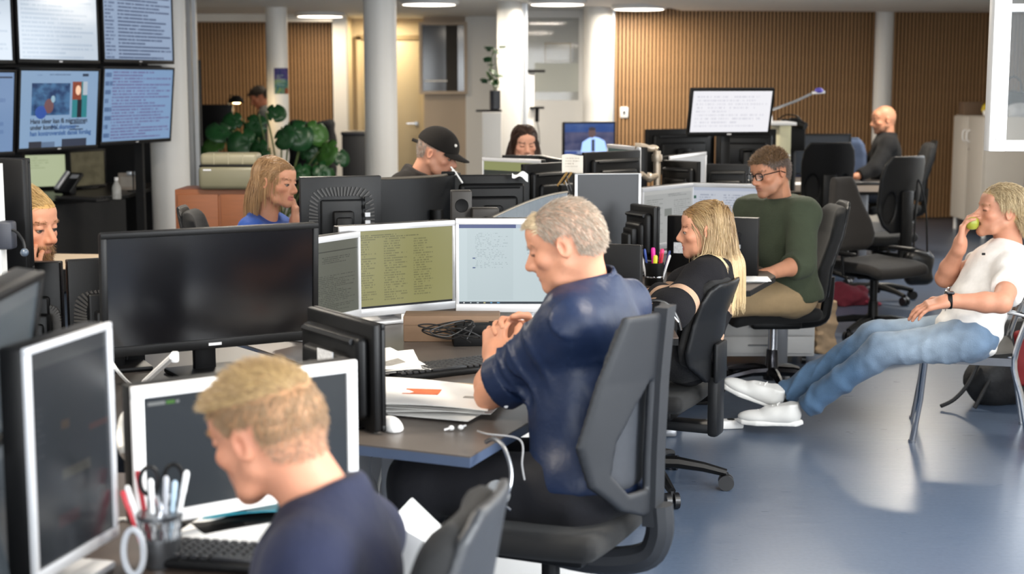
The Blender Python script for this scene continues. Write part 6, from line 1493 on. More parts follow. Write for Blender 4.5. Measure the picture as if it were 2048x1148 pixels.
# cable tangle + small boxes below the three monitors
def cable(label, pts, r=.003, m=None, group='loose cables', cat='cable'):
    o = MB().tube(spline(pts, 8), r, 6).build('cable', m or M_cable_b); return tag(o, label, cat, group)
rn = random.Random(4); q0 = G(895, 708, DZ)
cable('tangled black cable behind the keyboard', [(q0.x + .09 * math.cos(a * 1.9) + rn.uniform(-.03, .03), q0.y + .09 + .05 * math.sin(a * 1.3), DZ + .02 + .055 * abs(math.sin(a * 1.1)) + rn.uniform(0, .02)) for a in range(18)], .0026)
cable('thin white cable below the olive screen', [P(835, 634, 5.35), P(855, 652, 5.25), P(868, 668, 5.15), G(872, 672, DZ)], .003, M_cable_w)
b = G(890, 690, DZ); t = thing('cardboard_riser', 'low brown cardboard box behind the keyboard', 'box', (b.x + .02, b.y + .12, DZ)); MB().rbox((0, 0, .045), (.33, .12, .09), .004).build('carton', M_card, t); MB().box((0, -.061, .06), (.33, .001, .004)).build('carton_seam', mat('tape_brown', '6a523c', .6), t, smooth=False)
b = G(955, 664, DZ + .03); t = thing('router_box', 'flat black router box under the mail screen', 'router', (b.x, b.y - .05, DZ), .1); MB().rbox((0, 0, .055), (.15, .11, .035), .006).rbox((0, 0, .02), (.17, .13, .04), .004).build('case', M_blackm, t); MB().box((.0, .0, .0735), (.08, .006, .002)).build('vent', M_card, t, smooth=False)
b = G(1052, 690, DZ); t = thing('small_box', 'small white box behind the clasped hands', 'box', (b.x, b.y + .1, DZ), .2); MB().rbox((0, 0, .035), (.09, .07, .07), .008).build('carton', M_whitep, t); MB().rbox((0, 0, .073), (.095, .075, .012), .004).build('lid', M_whitep, t)
# mouse, earbuds, headset
b = G(781, 858, DZ); t = thing('computer_mouse', 'pale computer mouse beside the turned-away monitor', 'mouse', (b.x, b.y, DZ), .4)
sdfobj('shell', lambda p: np.maximum(sd_ell(p, (0, 0, 0), (.031, .055, .034)), -p[:, 2]), (-.05, -.08, -.01), (.05, .08, .05), .005, M_whitep, t); MB().tube([(0, .03, .031), (0, .05, .018)], .004, 8).build('wheel', M_charc, t)
b = G(912, 862, DZ); t = thing('earbuds', 'white earbuds lying on the desk front', 'earbuds', (b.x, b.y, DZ))
MB().ell((-.012, 0, .008), (.008, .007, .007), 10, 6).tube([(-.012, 0, .008), (-.03, -.005, .004)], .003, 6).build('earbud', M_whitep, t); MB().ell((.012, .006, .008), (.008, .007, .007), 10, 6).tube([(.012, .006, .008), (.024, .02, .01)], .003, 6).build('earbud', M_whitep, t)
t = thing('headset', 'silver headset hanging from the desk corner', 'headset', tuple(P(985, 885, 3.56)))
h0 = P(985, 885, 3.56); L = lambda px, py, d: tuple(P(px, py, d) - h0)
MB().tube(spline([L(972, 884, 3.60), L(988, 878, 3.57), L(1008, 895, 3.54), L(1022, 940, 3.52), L(1018, 980, 3.51), L(1002, 1004, 3.52)], 6), .0055, 8).build('headband', mat('steel_band', '9a9ca0', .25, .9), t)
Mh = Matrix.Translation(L(992, 990, 3.52)) @ Matrix.Rotation(.5, 4, 'Y') @ Matrix.Rotation(.7, 4, 'X')
MB().lathe([(.012, .0), (.026, .002), (.032, .012), (.028, .022), (.014, .02)], 24, Mh).build('ear_cushion', mat('grey_foam', '55585c', .8), t)
MB().tube(spline([L(1000, 1006, 3.52), L(1012, 1012, 3.5), L(1022, 1020, 3.49)], 4), .003, 6).build('microphone_boom', M_chrome, t)
cable('headset cord hanging at the desk corner', [P(955, 862, 3.62), P(975, 868, 3.58), P(1040, 880, 3.56), P(1044, 930, 3.55), P(1049, 960, 3.55)], .0022, M_cable_g)
# white drawer units
def pedestal(label, x, y, rz, w=.42, d=.55, h=.52, casters=True, drawers=3):
    t = thing('drawer_unit', label, 'drawer unit', (x, y, 0), rz, 'white drawer units')
    z0 = .055 if casters else .01
    MB().rbox((0, 0, z0 + (h - z0) / 2), (w, d, h - z0), .004).build('body', mat('drawer_white', 'd3d2d0', .5, var=.02), t)
    hh = (h - z0 - .03) / drawers
    for k in range(drawers):
        f = MB().rbox((0, -d / 2 - .008, z0 + .015 + hh * (k + .5)), (w - .012, .018, hh - .008), .003).build('drawer', mat('drawer_white', ''), t)
        MB().tube([(-.06, -d / 2 - .02, z0 + .015 + hh * (k + .5)), (.06, -d / 2 - .02, z0 + .015 + hh * (k + .5))], .005, 6).build('handle', M_alu, f)
    if casters:
        for sx in (-1, 1):
            for sy in (-1, 1): MB().cyl((sx * (w / 2 - .05) - .012, sy * (d / 2 - .06), .028), (sx * (w / 2 - .05) + .012, sy * (d / 2 - .06), .028), .027).build('caster', M_tyre, t)
pedestal('white drawer unit on casters behind the green-sweater man\'s chair base', 1.40, 8.62, math.radians(0), .64, .42, .40)
pedestal('white drawer unit under the blue-shirted man\'s desk', .02, 4.75, math.radians(90), .42, .5, .56, False)
# ---- nearest desk
b = G(322, 1128, DZ); t = thing('pen_pot', 'metal mesh pen pot on the nearest desk', 'pen pot', (b.x, b.y, DZ))
mw = MB()
mw.lathe([(.034, .0), (.036, .004), (.038, .055), (.036, .055), (.034, .006)], 28).lathe([(.0395, .088), (.042, .090), (.042, .098), (.0395, .098)], 28)
for k in range(30):
    a = k * 2 * math.pi / 30
    for sgn in (-1, 1): mw.tube([(.038 * math.cos(a), .038 * math.sin(a), .05), (.040 * math.cos(a + sgn * .3), .040 * math.sin(a + sgn * .3), .092)], .0009, 4)
mw.build('mesh_cup', mat('grey_mesh_metal', '6b6d70', .3, .8), t)
pens = [('white ballpoint pen in the nearest pen pot, tilted left', 'f2f2f2', -.02, .0, -.28, .03, .145), ('thick white marker in the middle of the nearest pen pot', 'f4f4f4', -.008, -.006, -.03, .0, .155), ('red handled pen in the nearest pen pot', 'a01c28', -.018, .012, -.16, .08, .165), ('silver pen in the nearest pen pot', 'b8bac0', .008, -.008, .05, .02, .160), ('white marker leaning right in the nearest pen pot', 'eeeeee', .018, .0, .20, .05, .170), ('pale blue pen in the nearest pen pot', 'b9cfe0', .012, .010, .12, -.04, .150), ('pink red pen at the left rim of the nearest pen pot', 'd8404a', -.026, .004, -.34, .06, .135)]
for lb, hx, x, y, tx, ty, ln in pens:
    o = thing('pen', lb, 'pen', (b.x + x, b.y + y, DZ + .008), 0, 'pens in the nearest pot'); d = nrm(V3(tx, ty, 1)); e = d * ln
    MB().tube([tuple(d * .0), tuple(d * ln * .75)], .0048, 8).build('barrel', mat('pen_' + hx, hx, .35, var=.02), o); MB().tube([tuple(d * ln * .75), tuple(d * ln * .97), tuple(e)], [.0056, .0056, .003], 8).build('cap', mat('pen_' + hx, hx), o)
o = thing('scissors', 'black handled scissors standing in the nearest pen pot', 'scissors', (b.x + .004, b.y + .008, DZ + .01), .4, None)
for sx in (-1, 1):
    MB().tube([(sx * .004, 0, 0), (-sx * .003, 0, .09), (-sx * .010, 0, .12)], [.002, .005, .005], 6).build('blade', M_chrome, o)
    MB().tube([(sx * .022 + .017 * math.cos(a * math.pi / 8), 0, .148 + .026 * math.sin(a * math.pi / 8)) for a in range(16)], .0042, 6, closed=True).build('handle', M_blackm if sx > 0 else M_charc, o)
b2 = G(268, 1120, DZ + .03); o = MB().tube([(b2.x + .018 * math.cos(a * math.pi / 10), b2.y, DZ + .045 + .042 * math.sin(a * math.pi / 10)) for a in range(20)], .006, 8, closed=True).build('tape_ring', mat('loop_grey', 'b9bcc2', .4)); tag(o, 'pale plastic loop standing left of the nearest pen pot', 'ring')
p = G(470, 1070, DZ)
newspaper('open white papers in front of the white-framed monitor', p.x + .03, p.y, DZ, math.radians(-8), .26, .20, .0, 11, [(.72, .55, .05, .03, mat('greenish_print', 'a9b08a', .8, var=.5, scale=50))], m=M_pap2, name='paper_stack', cat='papers', layers=3, curl=.006, group=None)
o = MB().sheet(lambda u, v: (p.x - .08 + .24 * u, p.y + .05 + .16 * v + .04 * u, DZ + .016 + .012 * math.sin(3 * u)), 8, 6, .002).build('folder', mat('teal_folder', '1f8aa0', .5)); tag(o, 'teal folder under the white papers', 'folder')
t = thing('paper_carton', 'white folded paper carton right of the blond man', 'carton', tuple(P(838, 1100, 2.75)))
MB().add([(-.045, -.02, -.05), (.03, -.04, -.05), (.05, .03, -.05), (-.03, .04, -.05), (-.05, -.02, .06), (.01, -.035, .03), (.055, .03, .02), (-.015, .045, .085)], [(0, 3, 2, 1), (0, 1, 5, 4), (1, 2, 6, 5), (2, 3, 7, 6), (3, 0, 4, 7), (4, 5, 6, 7)]).build('carton_body', M_pap2, t, smooth=False)
MB().rbox((0, 0, -.07), (.14, .12, .03), .006).build('tray', M_whitep, t); MB().cyl((0, 0, -.085), (0, 0, .0 - P(838, 1100, 2.75).z), .03).build('stem', M_leg, t)
# white task-lamp arm and loose cables behind the white-framed monitor
t = thing('lamp_arm', 'white jointed lamp arm lying below the big black monitor', 'lamp arm', tuple(P(320, 735, 3.95))); c0 = P(320, 735, 3.95)
MB().tube([tuple(G(288, 765, DZ + .01) - c0), tuple(P(345, 713, 4.05) - c0)], .009, 8).build('arm', M_whitep, t); MB().rbox(tuple(P(350, 714, 4.06) - c0), (.02, .02, .03), .005).build('joint', M_whitep, t)
cable('thick white cable looping left of the white-framed monitor', [P(262, 812, 3.3), P(246, 836, 3.28), P(240, 870, 3.26), P(246, 905, 3.2), G(262, 925, DZ + .008)], .008, M_cable_w)
cable('beige cable hanging under the big black monitor', [P(222, 722, 4.1), P(235, 742, 4.08), G(262, 768, DZ + .005), G(300, 775, DZ + .005)], .005, M_cable_w)
cable('grey cable across the nearest desk', [G(235, 1040, DZ + .004), G(250, 1038, DZ + .004), G(268, 1046, DZ + .004)], .004, M_cable_w)
rn = random.Random(12)
for i, (x0, x1, lb) in enumerate([(742, 752, 'leftmost cable hanging under the blue-shirted man\'s desk'), (772, 768, 'white cable hanging under the desk, second from left'), (800, 795, 'thick white cable under the desk, third from left'), (818, 836, 'pale cable under the desk, fourth from left'), (845, 858, 'rightmost cable hanging under the blue-shirted man\'s desk')]):
    cable(lb, [P(x0, 905, 4.2), P(x0 + rn.uniform(-12, 12), 945, 4.25), P(x1 + rn.uniform(-12, 12), 985, 4.25), P(x1, 1040, 4.2)], rn.uniform(.003, .006), M_cable_w if i % 2 else M_cable_g)
o = MB().box(tuple(P(770, 950, 4.35)), (.16, .03, .14)).build('cable_tray', mat('tray_grey', '8c8c8e', .5), smooth=False); tag(o, 'grey cable tray under the blue-shirted man\'s desk', 'cable tray')
# ---- striped-sweater woman's desk
b = G(1310, 573, DZ); t = thing('pen_cup', 'black pen cup with highlighters beside the woman\'s hand', 'pen cup', (b.x, b.y + .05, DZ))
MB().lathe([(.038, 0), (.041, .005), (.043, .10), (.040, .10), (.037, .008)], 24).build('cup', M_black, t); MB().lathe([(.0435, .035), (.044, .038), (.0435, .041)], 24).build('rim_line', M_chrome, t)
for k, (hx, x, y, tx, ty, ln, nm) in enumerate([('e8e23a', .0, -.02, .02, -.1, .125, 'yellow highlighter'), ('e0209a', .002, .0, -.05, .0, .155, 'magenta highlighter'), ('d81c6a', .018, .005, .12, .0, .150, 'pink highlighter'), ('c02838', .014, -.015, .16, -.05, .135, 'red pen'), ('2c4a9a', -.02, .005, -.15, .0, .15, 'blue pen'), ('e8e8e8', -.028, -.01, -.25, -.05, .14, 'white pen'), ('22366e', .03, .01, .28, .02, .145, 'navy pen'), ('f0f0f0', .03, -.01, .3, -.05, .13, 'small white pen')]):
    o = thing('marker', nm + ' in the black pen cup', 'marker', (b.x + x, b.y + .05 + y, DZ + .01), 0, 'pens in the black cup'); d = nrm(V3(tx, ty, 1)); r = .0085 if 'high' in nm else .005
    MB().tube([tuple(d * 0.), tuple(d * ln * .7)], r, 8).build('barrel', mat('mk_' + hx, hx, .4, var=.02), o); MB().tube([tuple(d * ln * .7), tuple(d * ln * .96), tuple(d * ln)], [r * 1.1, r * 1.1, r * .7], 8).build('cap', mat('mk_' + hx, hx), o)
b = G(1520, 563, DZ); newspaper('white paper sheets on the desk corner beside the green sweater', b.x - .06, b.y + .02, DZ, .1, .20, .16, 0, 21, m=M_pap2, name='paper_sheets', cat='papers', layers=3, curl=.002, group=None)
t = thing('handbag', 'black bag with looped handle beside the woman\'s lap', 'bag', tuple(P(1312, 640, 5.5))); MB().rbox((0, 0, -.03), (.15, .10, .12), .03).build('bag_body', M_blackm, t)
MB().tube(spline([(-.07, -.04, .03), (-.03, -.05, .075), (.03, -.05, .07), (.07, -.05, .02), (.085, -.05, -.03)], 5), .007, 8).build('handle', mat('black_shiny', '101012', .25), t); MB().tube([(.05, -.055, .03), (.075, -.055, .0)], .005, 6).build('buckle', M_chrome, t)
MB().cyl((0, 0, -.09), (0, 0, -P(1312, 640, 5.5).z + .45), .02).build('hanger', M_blackm, t)
# ---- behind the blue-shirted man
t = thing('note_on_clip', 'cream note clipped above the angled monitor', 'note', tuple(P(1145, 328, 7.4))); c0 = P(1145, 328, 7.4)
MB().sheet(lambda u, v: (-.052 + .104 * u, .004 * math.sin(6 * u) - .004 * v, .045 - .088 * v + .004 * math.sin(5 * u)), 8, 6, .001).build('note_paper', screen_mat('note_text', 'e9e0d2', [('text', .15, .85, .3, .85, 4, 'b5a898', .5)], 0, .8, printed=True), t)
MB().tube([tuple(P(1143, 345, 7.4) - c0), tuple(P(1128, 368, 7.38) - c0)], .006, 6).tube([tuple(P(1134, 345, 7.4) - c0), tuple(P(1115, 372, 7.38) - c0)], .006, 6).build('pencil', mat('pencil_yellow', 'a8854c', .5), t)
MB().tube([tuple(P(1130, 362, 7.36) - c0), tuple(P(1139, 386, 7.34) - c0), tuple(P(1143, 382, 7.34) - c0), tuple(P(1134, 352, 7.37) - c0)], .0022, 6).build('clip_wire', M_chrome, t)
MB().tube([tuple(P(1120, 370, 7.38) - c0), tuple(P(1112, 400, 7.4) - c0 + Vector((0, 0, -.35)))], .008, 6).build('clip_stand', M_blackm, t)
o = MB().sheet(lambda u, v: tuple(P(1024 + 32 * u, 346 + 4 * math.sin(7 * u + v) + 8 * u * v + 6 * v, 7.3 - .02 * v)), 8, 4, .001).build('crumpled_paper', M_pap2); tag(o, 'crumpled white paper on top of the wide monitor back', 'paper')
o = MB().tube([P(902, 334, 7.3), P(912, 346, 7.28), P(925, 366, 7.25)], .0045, 6).tube([P(904, 340, 7.29), P(911, 350, 7.28)], .003, 6).build('antenna', M_whitep); tag(o, 'thin white antenna at the end of the curved monitor', 'antenna')
for (px, py, w_, h_, dd, lb) in ((922, 412, .085, .13, 6.2, 'tall brown-black loudspeaker box above the mail screen'), (970, 430, .11, .06, 6.15, 'low brown-black box beside the tall loudspeaker')):
    c0 = P(px, py, dd); t = thing('loudspeaker', lb, 'loudspeaker', (c0.x, c0.y, DZ), .1, 'small loudspeakers'); zt_ = c0.z + h_ / 2 - DZ
    MB().rbox((0, 0, zt_ / 2), (w_, .09, zt_), .006).build('cabinet', mat('brown_black', '211c17', .5), t); MB().lathe([(.028, 0), (.026, .004), (.01, .001)], 20, Matrix.Translation((0, -.046, zt_ - .06)) @ Matrix.Rotation(math.pi / 2, 4, 'X')).build('cone', M_blackm, t)
t = thing('glass_screen', 'curved clear desk divider behind the grey-haired man\'s head', 'desk divider', (0, 0, DZ))
ga = []
for i in range(17):
    s = i / 16; px = 985 + 150 * s; pp = P(px, 436 - 52 * math.sin(s * 1.35) , 6.0 + .35 * s); ga.append(pp)
vs = []; fs = []
for i, pp in enumerate(ga):
    vs += [(pp.x, pp.y, 0), (pp.x, pp.y, max(pp.z - DZ, .02)), (pp.x, pp.y + .008, max(pp.z - DZ, .02)), (pp.x, pp.y + .008, 0)]
for i in range(16):
    for k in range(4): a = i * 4 + k; b_ = i * 4 + (k + 1) % 4; fs.append((a, b_, b_ + 4, a + 4))
MB().add(vs, fs).build('pane', glass('divider_glass', .08, '9aa4ac', .35), t); MB().tube([(pp.x, pp.y + .004, pp.z - DZ + .003) for pp in ga], .005, 6).build('top_rail', mat('warm_steel', 'a39a8c', .3, .7), t)
# grey pipes (monitor arm) between the screens
t = thing('pipe_arm', 'beige jointed monitor arm with round pipes above the web screens', 'monitor arm', tuple(G(1313, 372, DZ)) ); c0 = Vector(G(1313, 372, DZ)); pm = mat('beige_metal', 'a5998a', .35, .4)
r = lambda px, py, d: tuple(P(px, py, d) - c0)
MB().tube([r(1314, 372, 8.9), r(1314, 302, 8.9)], .022, 12).lathe([(.03, -.02), (.032, 0), (.03, .02)], 16, Matrix.Translation(r(1314, 316, 8.9))).build('post', pm, t)
MB().tube(spline([r(1314, 300, 8.9), r(1308, 296, 8.9), r(1298, 297, 8.85), r(1285, 293, 8.8), r(1270, 292, 8.8)], 5), .020, 10).build('upper_arm', pm, t)
MB().tube([r(1312, 352, 8.88), r(1296, 358, 8.8), r(1282, 348, 8.75)], .018, 10).ell(r(1298, 355, 8.8), (.03, .03, .03), 12, 8).build('lower_arm', pm, t)
# ---- rear right desk things
t = thing('task_lamp', 'white jointed task lamp with violet head before the oak slats', 'lamp', tuple(P(1541, 246, 11.9))); c0 = P(1541, 246, 11.9); r = lambda px, py, d: tuple(P(px, py, d) - c0)
MB().tube([r(1541, 246, 11.9), r(1540, 222, 11.9)], .016, 10).build('post', M_whitep, t); MB().tube([r(1537, 222, 11.9), r(1590, 203, 11.9), r(1622, 188, 11.9)], .010, 8).build('arm', M_alu, t)
MB().tube([r(1624, 186, 11.9), r(1650, 184, 11.9)], .012, 8).build('head', M_whitep, t); MB().ell(r(1638, 181, 11.9), (.035, .03, .022), 14, 8).build('shade', mat('violet_shade', '5a50b8', .4), t)
t = thing('side_cabinet', 'cream cabinet end below the white task lamp', 'cabinet', (P(1552, 300, 12.0).x, P(1552, 300, 12.0).y, 0)); zc = P(1552, 246, 12.0).z
MB().rbox((.035, 0, zc / 2), (.09, .4, zc - .02), .004).build('side_panel', mat('cream_laminate', 'cfcaa8', .5), t); MB().rbox((-.0, 0, zc), (.24, .45, .025), .006).build('cabinet_top', M_whitep, t)
MB().tube(spline([(.05, -.2, zc - .34), (.02, -.22, zc - .3), (.07, -.23, zc - .24)], 4), .01, 6).build('hook', M_whitep, t)
t = thing('camera_gear', 'black camera gear heaped on the cream cabinet', 'camera gear', tuple(P(1580, 252, 12.2)))
gm = MB(); rn = random.Random(6)
for k in range(9): a = Vector((rn.uniform(-.09, .10), rn.uniform(-.05, .05), rn.uniform(.0, .05))); gm.rbox(tuple(a), (rn.uniform(.04, .09), .06, rn.uniform(.03, .05)), .01)
gm.cyl((.07, -.05, .02), (.11, -.09, .0), .03).build('camera_body', M_blackm, t); MB().tube(spline([(-.1, 0, .05), (-.04, -.03, .09), (.05, -.02, .08), (.1, 0, .03)], 4), .006, 6).build('strap', M_blackm, t)
MB().rbox((.02, .03, -.10), (.20, .14, .20), .01).build('case', M_blackm, t); MB().cyl((.02, .03, -.2), (.02, .03, -P(1580, 252, 12.2).z), .04).build('stand', M_blackm, t)
def mug(label, px, py, z, hx, h=.095, r_=.04, name='mug', glassy=False, band=None):
    b = G(px, py, z); t = thing(name, label, name.replace('_', ' '), (b.x, b.y, z), .3, 'cups on the rear desk')
    m_ = glass('drinking_glass', .03, 'cfdde0', .3) if glassy else mat('mug_' + hx, hx, .3, var=.02)
    MB().lathe([(r_ * .82, 0), (r_ * .95, .004), (r_, h * .5), (r_ * 1.02, h), (r_ * .92, h), (r_ * .88, .008), (.001, .006)], 24).build('cup', m_, t)
    if not glassy: MB().tube(spline([(r_, 0, h * .78), (r_ + .03, 0, h * .74), (r_ + .032, 0, h * .35), (r_, 0, h * .24)], 5), .006, 8).build('handle', m_, t)
    else: MB().lathe([(r_ * .84, .01), (r_ * .88, h * .6), (.001, h * .6)], 20).build('water', glass('water', .02, 'b8d0dc', .35), t)
    if band: MB().ell((-.005, -r_ * .98, h * .5), (.02, .003, .022), 12, 8).build('printed_mark', mat('mug_print', 'b9c8e0', .4, var=.4, scale=90), t)
mug('white mug on the rear desk', 1674, 368, DZ, 'e6e0d6', .12, .05); mug('clear water glass on the rear desk', 1619, 355, DZ, '', .115, .045, 'water_glass', True); mug('dark blue mug with pale mark on the rear desk', 1594, 354, DZ, '1a2440', .10, .045, band=True); mug('teal cup behind the man in glasses', 1577, 357, DZ, '1f5a58', .12, .042)
b = G(1706, 385, DZ); t = thing('headphones', 'black headphones with a white round ear disc on the rear desk edge', 'headphones', (b.x, b.y + .1, DZ + .05))
MB().cyl((0, 0, 0), (0, .05, 0), .05).cyl((-.10, .03, 0), (-.10, .08, 0), .045).build('ear_cup', M_blackm, t); MB().cyl((0, -.006, 0), (0, .0, 0), .034).build('ear_disc', mat('disc_white', 'e8e6e2', .4), t); MB().tube(spline([(0, .03, .03), (-.02, .04, .08), (-.08, .05, .08), (-.10, .05, .03)], 5), .008, 8).build('headband', M_blackm, t)
b = G(1602, 368, DZ); newspaper('white papers on the rear desk beside the glass', b.x, b.y, DZ, .1, .30, .3, 0, 31, m=M_pap2, name='paper_sheets', cat='papers', layers=2, curl=.003, group=None)
b = G(1722, 352, DZ); t = thing('webcam', 'black round webcam on the rear desk before the bald man', 'webcam', (b.x, b.y, DZ)); MB().ell((0, 0, .045), (.045, .03, .045), 16, 10).build('eye_ball', M_blackm, t); MB().lathe([(.04, 0), (.04, .008), (.012, .012), (.01, .03)], 18).build('foot', M_charc, t); MB().cyl((0, -.033, .045), (0, -.025, .045), .018).build('lens', mat('lens_grey', '3a4048', .15), t)
b = G(1725, 370, DZ); keyboard('dark flat keyboard on the rear desk', (b.x, b.y), .1, .30, .12, DZ, 12, 4)
# ---- tall cabinet at far right
t = thing('cabinet', 'tall pale cabinet with double doors at the far right', 'cabinet', (4.86, 16.3, 0), 0); h_ = 1.25; z0 = .13; Mc = mat('cabinet_grey_white', 'c9c3ba', .5, var=.02)
# long side runs in depth (doors face -X)
MB().rbox((.22, -.28, z0 + (h_ - z0) / 2), (.42, 1.08, h_ - z0), .006).build('body', Mc, t)
for k, yy in enumerate((-.55, -.01)):
    dr = MB().rbox((-.002, yy, z0 + (h_ - z0) / 2), (.02, .525, h_ - z0 - .02), .004).build('door', Mc, t)
    MB().tube(spline([(-.012, yy + (.2 if k == 0 else -.2), .98), (-.045, yy + (.2 if k == 0 else -.2), 1.0), (-.045, yy + (.2 if k == 0 else -.2), 1.08), (-.012, yy + (.2 if k == 0 else -.2), 1.1)], 4), .008, 8).build('handle', M_whitep, dr)
MB().cyl((-.02, -.33, .90), (-.01, -.33, .90), .012).build('lock', M_chrome, t)
for x in (.04, .39):
    for y in (-.78, .22): MB().cyl((x, y, 0), (x, y, z0), .022).build('foot', M_whitep, t)
t = thing('cardboard_box', 'brown cardboard box on the tall pale cabinet', 'box', (4.98, 16.40, h_)); MB().rbox((0, 0, .07), (.2, .2, .14), .004).build('carton', mat('brown_cardboard', ''), t); MB().box((0, 0, .142), (.2, .03, .003)).build('tape', M_card, t, smooth=False)
t = thing('yellow_bag', 'crumpled yellow bag on the tall pale cabinet', 'bag', (5.06, 15.86, h_)); sdfobj('bag_body', lambda p: np.maximum(sd_ell(p, (0, 0, .07), (.12, .09, .09)) + .02 * wob(p, 45.) + .008 * wob(p, 110., 2), -p[:, 2]), (-.17, -.14, -.01), (.17, .14, .2), .01, mat('yellow_plastic', 'c9b02a', .4, var=.3, scale=14), t); sdfobj('white_tissue', lambda p: np.maximum(sd_ell(p, (-.05, -.07, .03), (.09, .06, .04)) + .015 * wob(p, 60.), -p[:, 2]), (-.2, -.18, -.01), (.1, .05, .1), .01, M_pap2, t)
t = thing('black_handbag', 'black leather handbag on the tall pale cabinet', 'handbag', (5.22, 15.75, h_)); sdfobj('bag_body', lambda p: sd_box(p, (0, 0, .13), (.13 - .25 * (0), .08, .13), .05) + .012 * wob(p, 30.) + .12 * np.clip(p[:, 2] - .1, 0, 1) * 0, (-.19, -.15, -.02), (.19, .15, .3), .012, mat('black_bag_leather', '121212', .35, var=.2, bump=.2, bscale=40), t)
MB().tube(spline([(-.09, 0, .23), (-.07, 0, .36), (.0, 0, .41), (.07, 0, .36), (.09, 0, .23)], 5), .010, 8).build('handle', M_blackm, t)
t = thing('white_bundle', 'pale crumpled bundle on the cabinet seen through the sash', 'bundle', (5.18, 15.58, h_ + .0)); sdfobj('cloth_heap', lambda p: np.maximum(sd_ell(p, (.05, 0, .05), (.12, .07, .09)) + .02 * wob(p, 40.), -p[:, 2]), (-.12, -.12, -.01), (.22, .12, .18), .012, mat('pale_grey_cloth', 'b9bbc0', .9), t)
# ---- floor things
M_rucks = mat('black_nylon', '141416', .7, var=.3, scale=30, bump=.3, bscale=60); b0 = G(2010, 822, 0)
t = thing('backpack', 'black and red backpack behind the chrome armchair', 'backpack', (b0.x + .05, b0.y + .22, 0))
sdfobj('bag_body', lambda p: smin(sd_box(p, (.05, 0, .21), (.17, .14, .21), .09), sd_ell(p, (-.10, -.06, .12), (.10, .12, .12)), .06) + .012 * wob(p, 22.), (-.28, -.26, -.02), (.3, .22, .5), .014, M_rucks, t)
sdfobj('red_panel', lambda p: sd_box(p, (.09, -.135, .25), (.085, .03, .14), .028) + .006 * wob(p, 30.), (-.05, -.22, .05), (.25, -.06, .45), .01, mat('red_nylon', '7a1418', .7, var=.2), t)
MB().tube(spline([(-.16, -.12, .22), (-.22, -.16, .12), (-.29, -.18, .05), (-.36, -.2, .02)], 5), .010, 6).tube(spline([(-.08, -.15, .2), (-.16, -.2, .08), (-.2, -.22, .015)], 5), .010, 6).build('strap', M_rucks, t); MB().tube(spline([(-.03, 0, .42), (.03, -.02, .48), (.1, 0, .43)], 5), .010, 6).build('grab_handle', mat('brown_leather', '4a3626', .6), t)
b0 = G(1650, 708, 0); t = thing('paper_bag', 'crumpled brown paper bag on the floor behind the green-sweater man', 'paper bag', (b0.x, b0.y + .06, 0), .2)
sdfobj('bag_body', lambda p: sd_box(p, (0, 0, .16), (.065 + .02 * (0), .06, .16), .012) + .014 * wob(p, 38.) + .006 * wob(p, 90., 1.), (-.12, -.11, -.02), (.12, .11, .36), .009, mat('kraft_paper', '9c8468', .7, var=.12, scale=12, bump=.2, bscale=40), t)
MB().tube(spline([(-.03, 0, .31), (-.03, -.02, .37), (.03, -.02, .37), (.03, 0, .31)], 4), .004, 6).build('handle', M_card, t)
b0 = G(1690, 610, 0); t = thing('red_cloth', 'dark red cloth heaped on the floor beside the empty chair', 'cloth', (b0.x, b0.y + .05, 0)); sdfobj('cloth_heap', lambda p: np.maximum(sd_ell(p, (0, 0, .03), (.19, .14, .11)) + .03 * wob(p, 24.) + .012 * wob(p, 60., 1.), -p[:, 2]), (-.3, -.25, -.01), (.3, .25, .2), .012, mat('wine_cloth', '5c1426', .9, var=.25, scale=20), t); MB().tube(spline([(.14, -.08, .03), (.22, -.12, .015), (.25, -.06, .012), (.18, -.02, .03)], 5), .01, 6).build('cord', mat('wine_cord', '7a1c34', .8), t)
c0 = P(1838, 500, 10.75); t = thing('hanging_bag', 'black leather bag hanging from the chair with the oval hole', 'bag', tuple(c0)); sdfobj('bag_body', lambda p: sd_box(p, (0, 0, -.13), (.10, .07, .12), .05) + .012 * wob(p, 28.), (-.17, -.14, -.3), (.17, .14, .06), .011, MATS['black_bag_leather'], t); MB().tube(spline([(-.04, 0, -.03), (-.02, .05, .3), (.0, .08, .5), (.05, .05, .3), (.06, 0, -.03)], 5), .007, 6).build('strap', M_blackm, t); MB().tube([(.05, -.06, -.0), (.09, -.06, -.05)], .006, 6).build('buckle', M_chrome, t)
b0 = G(1425, 862, 0); t = thing('power_strip', 'white power strip on the floor below the woman\'s chair', 'power strip', (b0.x, b0.y + .05, 0), .15); MB().rbox((0, 0, .02), (.30, .06, .04), .008).build('case', M_whitep, t)
for k in range(4): MB().cyl((-.1 + .065 * k, 0, .040), (-.1 + .065 * k, 0, .042), .018).build('socket', M_charc, t)
cable('white cord on the floor below the woman\'s chair', [(b0.x - .15, b0.y + .05, .02), (b0.x - .25, b0.y + .0, .006), (b0.x - .3, b0.y + .2, .006), (b0.x - .5, b0.y + .3, .006)], .005, M_cable_w)
